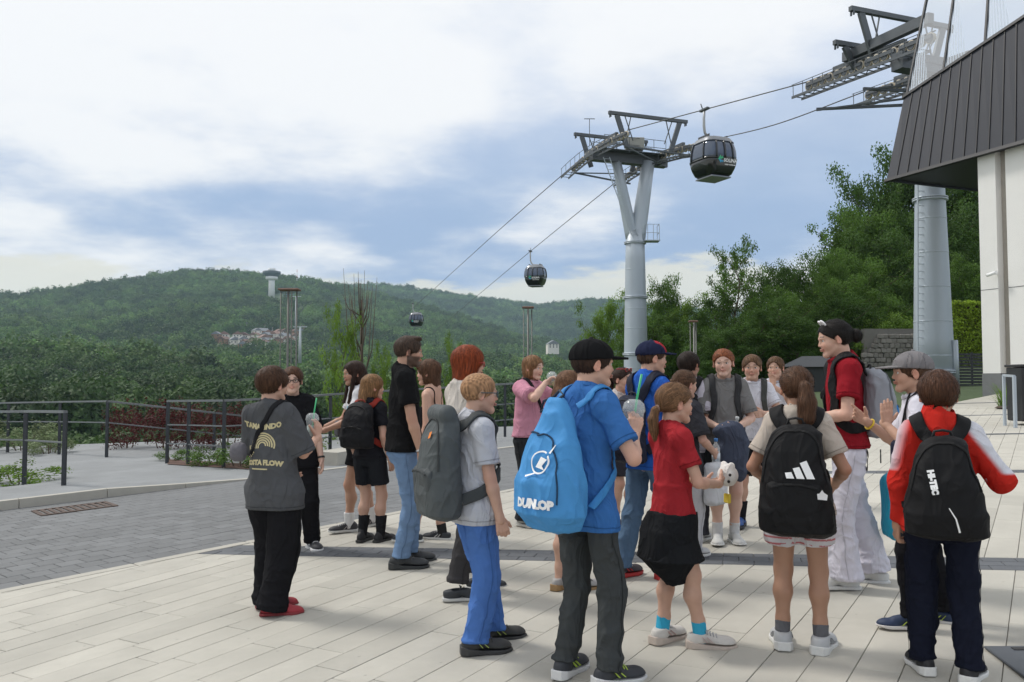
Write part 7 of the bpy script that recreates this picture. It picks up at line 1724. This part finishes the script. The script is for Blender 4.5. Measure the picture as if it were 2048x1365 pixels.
bag_text(p, 'PUMA', .075, .04, -.03, m_prtw, rot=R(22), bold=.004); bag_shape(p, [(-.05, -.01), (-.01, .012), (.03, .02), (.05, .035), (.045, .01), (.02, -.002), (.0, -.02), (-.02, -.008)], [(0, 1, 6, 7), (1, 2, 5, 6), (2, 3, 4, 5)], .05, .05, m_prtw)
# ---- capless kid behind, white shirt with black pack straps
p = person(14, 'dark-haired child in pale shirt with black straps, behind the navy cap', 1378, 1082, 1.545, -25, FAIR, g=1.05, head=(-20, 0, 0), top=dict(c=(.55, .52, .58), hem=.47, sleeve=.7, sr=(.052, .056)), bottom=dict(c=(.05, .05, .06), r=(.07, .055, .05)), shoes=dict(kind='run', c=(.4, .4, .4)), hair=dict(style='short', c=(.02, .014, .012), th=.05))
backpack(p, 'black backpack on the child in the pale shirt', BK, (.28, .40, .15), .66)
# ---- girl in charcoal
p = person(15, 'brown-haired girl in charcoal shirt behind the girl in red', 1368, 1112, 1.40, -48, FAIR, head=(-14, 0, 0), armR=((.13, .12, .56), (.4, -1, -.2)), handR=dict(curl=.7), top=dict(c=(.05, .05, .057), hem=.44, loose=1.15, sleeve=.85, sr=(.055, .06)), bottom=dict(c=(.52, .52, .54), r=(.07, .06, .055), name='pale_trousers'), shoes=dict(kind='run', c=(.5, .5, .5)), hair=dict(style='pony', c=(.09, .055, .035), th=.05))
pc, fr, HL = p.hand[1]; bottle(p, 'clear water bottle with blue cap in the charcoal-shirt girl\'s hand', pc + np.array([0, .02, -.08]), (.55, .62, .66), (.05, .2, .5))
bag_blob(p, 'carrier_bag', 'white carrier bag hanging behind the girl in red', 'bag', (.55, .56, .58), (.20, .13, .55), (.05, .11, .16), .04)
# ---- girl in red with the jacket round her waist
def red_print(p, V, C):
    m_ = (V[:, 1] > .05) & (np.abs(V[:, 0]) < .09) & (np.abs(V[:, 2] - .68 * p.h) < .09) & (np.sin(V[:, 0] * 90) * np.sin(V[:, 2] * 110) > .1); C[m_] = (.45, .28, .05); return C
p = person(16, 'girl with ponytail in red shirt, black skirt and bright blue socks', 1346, 1292, 1.365, -68, FAIR, g=.94, head=(-8, 0, 0), armR=((.075, .165, .615), (.7, -1, -.4)), armL=((-.05, .17, .60), (-.6, -1, -.4)), handR=dict(d=(-.5, .8, .15), n=(-.7, -.3, .5), curl=.55, thumb=.5), handL=dict(d=(.5, .8, .1), n=(.6, 0, .6), curl=.5), feet=((-.055, -.015, 0, 18, 0), (.06, .085, 0, -28, 0)), top=dict(c=(.36, .028, .035), hem=.475, loose=1.0, sleeve=.62, paint=red_print), bottom=dict(c=(.017, .018, .020), skirt=dict(z=.335, r=(.150, .125), oy=-.012), name='skirt', fold=.009, len=.3), shoes=dict(kind='run', c=(.58, .55, .51), sole=(.52, .44, .38), lace=(.4, .4, .4), stripe=(.5, .35, .33), k=1.15, w=1.12), socks=dict(h=.062, c=(.05, .38, .58)), hair=dict(style='pony', c=(.17, .105, .06), th=.045, fringe=.02, tail=[(0, -.44, .42), (0, -.54, .34), (.0, -.60, .1), (0, -.58, -.15), (0, -.55, -.36)], tr=(.07, .10, .13, .11, .04), tie=(.5, .35, .3)), cheeks=.4)
h = p.h
fj = prof([(.24 * h, .03 * h, .05 * h, .03 * h, .01 * h), (.34 * h, .10 * h, .115 * h, .01 * h, -.02 * h), (.44 * h, .118 * h, .108 * h, 0, -.012 * h), (.507 * h, .108 * h, .087 * h, 0, 0)]); wj = folds(fj, .010, 12, n=5, kmin=16, kmax=40, st=(1, 1, .2)); wj = cut(wj, (0, 0, .24 * h), (0, .2, -1)); wj = cut(wj, (0, .10 * h, .40 * h), (0, 1, -.3))
V, Fq = sdf_mesh(wj, (-.25, -.28, .30), (.25, .25, .72), .0092); a = Acc(); a.add(V, Fq, (.016, .017, .019)); a.build('tied_jacket', m_cloth, p.root)
e = owned('plush_toy', p, np.array([.035, .235, .60]) * h, 'small white plush toy with black eyes hugged by the girl in red', 'plush toy'); c = np.array([0, 0, .055])
ft = folds(U(.02, el(c, (.06, .05, .058)), el(c + np.array([.03, 0, .055]), (.02, .015, .02)), el(c + np.array([-.03, 0, .055]), (.02, .015, .02))), .002, 3, kmin=60, kmax=120); V, Fq = sdf_mesh(ft, (-.1, -.1, -.03), (.1, .1, .16), .006); a = Acc(); a.add(V, Fq, (.72, .70, .67)); a.build('plush_body', m_cloth, e)
for dx, dz in ((.052, .065), (.05, .03)): MB().lathe([(.008, -.004), (.009, 0), (.005, .005)], (dx, -.028 + (dz - .04) * .2, dz), 10, Matrix.Rotation(R(70), 3, 'Y')).build('eye', cmat((.01, .01, .01), .3), e)
MB().box((.035, -.03, -.06), (.05, .014, .05), bev=.005).build('yellow_tag', cmat((.65, .50, .05), .7), e)
# ---- ginger girl
p = person(17, 'ginger girl in grey shirt with a bandaged knee, facing the camera', 1452, 1084, 1.555, 174, PALE, head=(-12, -2, 2), armR=((.055, .125, .60), (1, -.8, -.6)), armL=((-.055, .125, .60), (-1, -.8, -.6)), handR=dict(d=(-.8, .6, 0), n=(0, .2, 1), curl=.5), handL=dict(d=(.8, .6, 0), n=(0, .2, 1), curl=.5), feet=((-.042, 0, 0, 10, 0), (.045, .02, 0, -8, 0)), top=dict(c=(.20, .195, .19), hem=.50, loose=1.08, sleeve=.82, sr=(.05, .055)), bottom=dict(c=(.02, .021, .023), len=.22, r=(.07, .072, .05), name='shorts'), shoes=dict(kind='canvas', c=(.6, .6, .58), sole=(.66, .66, .64), lace=(.65, .65, .65), w=1.15), socks=dict(h=.07, c=(.62, .62, .62)), hair=dict(style='pony', c=(.19, .070, .032), th=.035, fringe=-.01, tail=[(0, -.44, .5), (0, -.5, .4), (0, -.5, .2)], tr=(.06, .07, .04)))
Hp, K, A, f_ = p.legs[1]; fb_ = U(.01, rc(lerp(Hp, K, .62), K, .051 * p.h, .041 * p.h), rc(K, lerp(K, A, .30), .041 * p.h, .043 * p.h)); fb_ = cut(cut(fb_, lerp(Hp, K, .66), Hp - K), lerp(K, A, .28), A - K); lo, hi = bbox([Hp, K, A], .06); V, Fq = sdf_mesh(folds(fb_, .002, 6), lo, hi, .009); a = Acc(); a.add(V, Fq, (.50, .43, .33)); a.build('knee_bandage', m_cloth, p.root)
backpack(p, 'patterned black backpack whose straps cross the ginger girl\'s shoulders', (.03, .03, .032), (.26, .38, .14), .68, straps=(.05, .05), strap_c=(.04, .04, .042))
h = p.h; cc = np.array([0.0, .165, .535]) * h; fj = U(.04, el(cc + np.array([0, 0, .075]), (.12, .065, .08)), el(cc + np.array([-.03, .0, -.06]), (.115, .055, .20)), el(cc + np.array([-.08, .0, -.15]), (.055, .04, .17))); fj = folds(fj, .012, 5, n=6, kmin=14, kmax=44, st=(1, 1, .35))
e = owned('held_jacket', p, cc - np.array([0, 0, .3]), 'dark blue denim jacket bundled in the ginger girl\'s arms', 'jacket'); V, Fq = sdf_mesh(fj, cc - np.array([.2, .15, .34]), cc + np.array([.2, .15, .22]), .0105); put(V, Fq, (.070, .082, .118), 'jacket_cloth', m_cloth, e, cc - np.array([0, 0, .3]))
bottle(p, 'clear bottle poking out above the ginger girl\'s bundled jacket', cc + np.array([-.03, .0, -.01]), (.6, .62, .62), (.6, .62, .62), tilt=(-.15, .1, 1))
# ---- boy in white tank shirt
p = person(18, 'boy in white shirt and black shorts facing the camera beside the ginger girl', 1508, 1052, 1.50, 168, FAIR, g=1.12, head=(-4, -3, 0), armL=((-.06, .15, .66), (-1, -.7, -.4)), feet=((-.075, .0, 0, 14, 0), (.075, .03, 0, -14, 0)), top=dict(c=(.66, .65, .70), hem=.50, loose=1.08, sleeve=.62), bottom=dict(c=(.018, .018, .02), len=.44, r=(.075, .074, .06), name='shorts'), shoes=dict(kind='run', c=(.04, .10, .30), sole=(.05, .05, .06)), socks=dict(h=.11, c=(.02, .02, .022)), hair=dict(style='short', c=(.12, .075, .045), th=.045, nape=(.42, .5), fringe=-.02), cheeks=.5)
backpack(p, 'grey backpack behind the boy in the white shirt and black shorts', (.05, .052, .05), (.26, .38, .14), .68, strap_c=(.06, .062, .058))
shape_on_top(p, [(-.03, -.003), (.03, -.003), (.03, .004), (-.03, .004)], [(0, 1, 2, 3)], 0, .70 * p.h, cmat((.1, .1, .12), .8), back=False)
# ---- child behind with raised hand
p = person(19, 'child with a raised hand mostly hidden behind the white-shirted boy', 1556, 1010, 1.47, 150, FAIR, head=(0, 0, 0), armL=((-.02, .17, .80), (-1, -.5, -.6)), handL=dict(d=(.0, .1, 1), n=(.3, 1, 0), curl=.15, spread=.14), top=dict(c=(.60, .60, .66), hem=.48), bottom=dict(c=(.06, .06, .07), r=(.07, .055, .05)), shoes=dict(kind='run', c=(.05, .06, .1)), hair=dict(style='short', c=(.10, .06, .035), th=.05))
# ---- girl with the black three-bar backpack
def stripes(p, V, C): C[(np.abs(np.sin((V[:, 2] + .04 * np.abs(V[:, 0])) * 105)) < .30)] = (.45, .05, .06); return C
p = person(20, 'girl with brown ponytail and pink hair tie, large black backpack, striped shorts', 1602, 1298, 1.425, -22, (.42, .235, .155), g=.98, head=(14, 2, 0), armL=((-.135, .11, .575), (-.6, -1, -.1)), armR=((.135, .11, .575), (.6, -1, -.1)), feet=((-.062, 0, 0, 10, 0), (.068, -.01, 0, -10, 0)), top=dict(c=(.50, .44, .38), hem=.48, loose=1.06, sleeve=.66, sr=(.05, .055)), bottom=dict(c=(.62, .60, .62), len=.27, r=(.082, .088, .07), paint=stripes, name='striped_shorts'), shoes=dict(kind='run', c=(.45, .46, .47), sole=(.68, .68, .66), stripe=(.35, .36, .38), lace=(.6, .6, .6), k=1.16, w=1.15), socks=dict(h=.055, c=(.14, .14, .15)), hair=dict(style='pony', c=(.080, .045, .028), th=.05, tail=[(.05, -.46, .66), (.10, -.60, .55), (.12, -.66, .2), (.10, -.66, -.15), (.04, -.60, -.48)], tr=(.08, .15, .22, .20, .06), tie=(.65, .05, .15), amp=.02))
backpack(p, 'large black backpack with three white slanted bars on the ponytailed girl', (.012, .012, .013), (.315, .55, .21), .615, c2=(.013, .013, .014), taper=.26, straps=(.07, .07))
V2 = []; F2 = []
for i, (x, ht) in enumerate(((-.055, .03), (-.008, .055), (.038, .085))): o = len(V2); V2 += [(x, -.035), (x + .036, -.035), (x + .036 - ht * .45, -.035 + ht), (x + .006 - ht * .45, -.035 + ht * .86)]; F2.append((o, o + 1, o + 2, o + 3))
bag_shape(p, V2, F2, .02, .05, m_lw, 'three_bar_emblem'); bag_shape(p, [(-.02, -.018), (.02, -.024), (.024, .0), (.008, .012), (.0, .026), (-.012, .01), (-.022, .008)], [(0, 1, 2, 3), (0, 3, 4, 5), (0, 5, 6)], .125, -.06, m_lw, 'small_badge')
# ---- woman in red
p = person(21, 'black-haired woman with a bun in red shirt and wide white trousers', 1702, 1172, 1.70, 80, (.58, .36, .27), g=1.0, head=(4, -10, 0), lean=(0, .015), armL=((-.03, .13, .63), (-.8, -.6, -.4)), armR=((.03, .15, .62), (.8, -.6, -.4)), feet=((-.055, .03, 0, 4, 0), (.06, -.10, 0, -6, 0)), top=dict(c=(.26, .014, .022), hem=.52, loose=1.04, sleeve=.62, sr=(.048, .051)), bottom=dict(c=(.68, .66, .74), r=(.066, .062, .072), drop=-.002, fold=.009, name='white_trousers'), shoes=dict(kind='canvas', c=(.66, .66, .64), sole=(.70, .70, .68), k=1.1), hair=dict(style='bun', c=BLK, th=.05, fringe=.02, bun=(0, -.60, .50)))
backpack(p, 'grey and blue backpack with hanging black straps on the woman in red', (.27, .28, .31), (.30, .44, .19), .69, c2=(.03, .19, .50), strap_c=(.012, .012, .013), straps=(.07, .07))
H = p.head; e = owned('sunglasses', p, H.wld((-.1, .30, .93)), 'white and red sunglasses pushed up on the black-haired woman\'s head', 'sunglasses'); o0 = H.wld((-.1, .30, .93))
for s in (-1, 1): mb = MB(); mb.tube([np.array(H.wld((-.04 + s * .12 + .085 * math.cos(a), .26 + .05 * math.sin(a), .99 + .075 * math.sin(a)))) - o0 for a in np.linspace(0, 2 * math.pi, 14)], .007, 6, cap=False); mb.build('rim', cmat((.75, .74, .74), .3), e); mb = MB(); mb.add([np.array(H.wld((-.04 + s * .12 + .075 * math.cos(a), .26 + .05 * math.sin(a), .99 + .065 * math.sin(a)))) - o0 for a in np.linspace(0, 2 * math.pi, 12, endpoint=False)], [tuple(range(12))]); mb.build('lens', cmat((.45, .06, .03), .15), e)
h = p.h
for k, (x, y, z0, z1) in enumerate(((-.11, -.12, .53, .44), (-.11, -.17, .52, .42), (-.10, -.09, .52, .47))): Vv, Ff, _ = ribbon(p.f_bot if k else None, [np.array((x, y, z)) * h for z in np.linspace(z0, z1, 4)], .012, .004, .004, fix=[0, 0, .0, .0]) if k else ribbon(p.f_bot, [np.array((x, y, z)) * h for z in np.linspace(z0, z1, 4)], .02, .004, .004); put(Vv, Ff, (.012, .012, .013), 'loose_strap', m_nyl, p.bag, p.bag0)
b, base = bag_blob(p, 'carrier_bag', 'turquoise carrier bag hanging behind the woman in white trousers', 'bag', (.03, .30, .44), (-.02, -.27, .30 * h), (.10, .07, .20), .06, fold=.01)
# ---- boy in grey cap
p = person(22, 'boy in grey cap and white shirt raising both hands', 1845, 1252, 1.475, 72, (.52, .31, .22), head=(4, 0, 0), armL=((-.075, .115, .735), (-.7, -1, -.6)), armR=((.10, .165, .735), (.6, -1, -.7)), handL=dict(d=(.05, -.05, 1), n=(.9, .4, 0), curl=.08, spread=.05, thumb=.1), handR=dict(d=(0, .8, .6), n=(-.9, 0, .3), curls=(.12, .9, 1.0, 1.0), thumb=.5), feet=((-.055, .04, 0, 4, 0), (.06, -.09, 0, -6, 0)), top=dict(c=(.66, .65, .72), hem=.46, loose=1.05, sleeve=.72, sr=(.05, .055)), bottom=dict(c=(.012, .012, .014), r=(.066, .050, .040), drop=-.01, fold=.008, name='black_trousers'), shoes=dict(kind='canvas', c=(.018, .035, .085), sole=(.62, .60, .58), stripe=(.35, .45, .05)), hair=dict(style='short', c=(.055, .032, .02), th=.03, nape=(.33, .3), hat=1))
make_cap(p, (.19, .18, .185), (.22, .21, .21), tiltn=.03, blen=.42)
h = p.h; A, E, Wr, _ = p.arms[1]; mb = MB(); ax = nv(Wr - E); u_ = nv(np.cross(ax, (0, 0, 1))); v_ = np.cross(ax, u_); mb.tube([lerp(E, Wr, .93) + (u_ * math.cos(a) + v_ * math.sin(a)) * .030 for a in np.linspace(0, 2 * math.pi, 17)], .006, 6, cap=False); mb.build('yellow_wristband', cmat((.70, .48, .03), .5), p.root)
for k in (0, 1): cross_strap(p, [((.05 + k * .02) * h, -.05 * h, p.zs + .03 * h), ((-.045 - k * .02) * h, .01 * h, p.zs + .045 * h), ((-.05 - k * .02) * h, .08 * h, p.zs - .05 * h), (-.03 * h, .1 * h, p.zs - .15 * h)], BK, .014)
shape_on_top(p, [(-.02, -.03), (.02, -.02), (.012, .02), (-.014, .024)], [(0, 1, 2, 3)], -.05, p.zs - .14 * h, cmat((.15, .5, .12), .7), back=False, name='green_badge')
bag_blob(p, 'shoulder_bag', 'navy shoulder bag at the hip of the boy in the grey cap', 'bag', (.014, .016, .035), (-.15, .10, .60 * h), (.06, .055, .13), .04)
# ---- boy in red and white jacket
def hoodie(p, V, C):
    for s in (-1, 1):
        A, E, Wr, _ = p.arms[s]; d1 = E - A; t = np.clip((V - A) @ d1 / (d1 @ d1), -.3, 1); r_ = V - A - t[:, None] * d1; m_ = np.clip((np.abs(V[:, 0] - p.ctr(p.zs)[0]) - .072 * p.h) / .012, 0, 1) * np.clip((r_[:, 2] - .004) / .012, 0, 1) * (np.linalg.norm(r_, axis=1) < .08) * np.clip((V[:, 2] - p.zs + .12 * p.h) / .01, 0, 1); C[:] = C * (1 - m_[:, None]) + np.array((.62, .62, .67)) * m_[:, None]
        if s > 0: d2 = Wr - E; t2 = (V - E) @ d2 / (d2 @ d2); m_ = (t2 > -.05) * (np.linalg.norm(V - E - np.clip(t2, 0, 1)[:, None] * d2, axis=1) < .07) * np.clip((V[:, 2] - E[2] + .012) / .012, 0, 1); C[:] = C * (1 - m_[:, None]) + np.array((.62, .62, .67)) * m_[:, None]
    return C
p = person(23, 'boy in red and white jacket seen from behind with a black backpack', 1890, 1352, 1.385, -22, (.48, .27, .18), g=1.05, head=(-4, 0, 0), armR=((.19, .13, .675), (.7, -.5, -1)), armL=((-.15, .03, .485), (-.6, -1, 0)), handL=dict(curl=.8, thumb=.7), feet=((-.06, .02, 0, 16, 0), (.07, -.03, 0, -20, 0)), top=dict(c=(.52, .028, .020), hem=.47, loose=1.14, sleeve=1.95, sr=(.056, .040), fold=.009, paint=hoodie, collar=.075, name='jacket'), bottom=dict(c=(.011, .013, .024), r=(.068, .056, .048), drop=-.005, fold=.010, name='navy_trousers'), shoes=dict(kind='run', c=(.015, .015, .017), sole=(.70, .70, .68), k=1.1), hair=dict(style='short', c=(.060, .030, .018), th=.075, nape=(.30, .25), amp=.02))
backpack(p, 'black rucksack with white lettering on the boy in the red and white jacket', (.011, .011, .012), (.285, .45, .20), .635, taper=.36, straps=(.06, .06), c2=(.012, .012, .013), pocket=False)
bag_text(p, 'HI-TEC', .033, -.055, .03, m_lw, rot=R(-80), bold=.003); v_, f__ = merge2([([(-.004, -.06), (.004, -.06), (.003, .0), (-.003, .0)], [(0, 1, 2, 3)]), ([(-.003, .0), (.003, .0), (-.012, .05), (-.016, .05)], [(0, 1, 2, 3)])]); bag_shape(p, v_, f__, .03, -.12, m_lw, 'reflective_zip', rot=R(14))
# ================================================================ the air over the valley
hz = bpy.data.materials.new('haze_air'); hz.use_nodes = True; nt = hz.node_tree; nt.nodes.clear()
pv = N(nt, 'ShaderNodeVolumePrincipled'); pv.inputs['Color'].default_value = (.62, .86, 1.0, 1); pv.inputs['Density'].default_value = .00013; pv.inputs['Anisotropy'].default_value = .2
hom = N(nt, 'ShaderNodeOutputMaterial'); lk(nt, pv.outputs[0], hom.inputs['Volume'])
hb_ = MB().box((0, 1500, 20), (5200, 3400, 500)).build('haze', hz); tag(hb_, 'thin bluish haze over the valley', 'haze', kind='stuff')
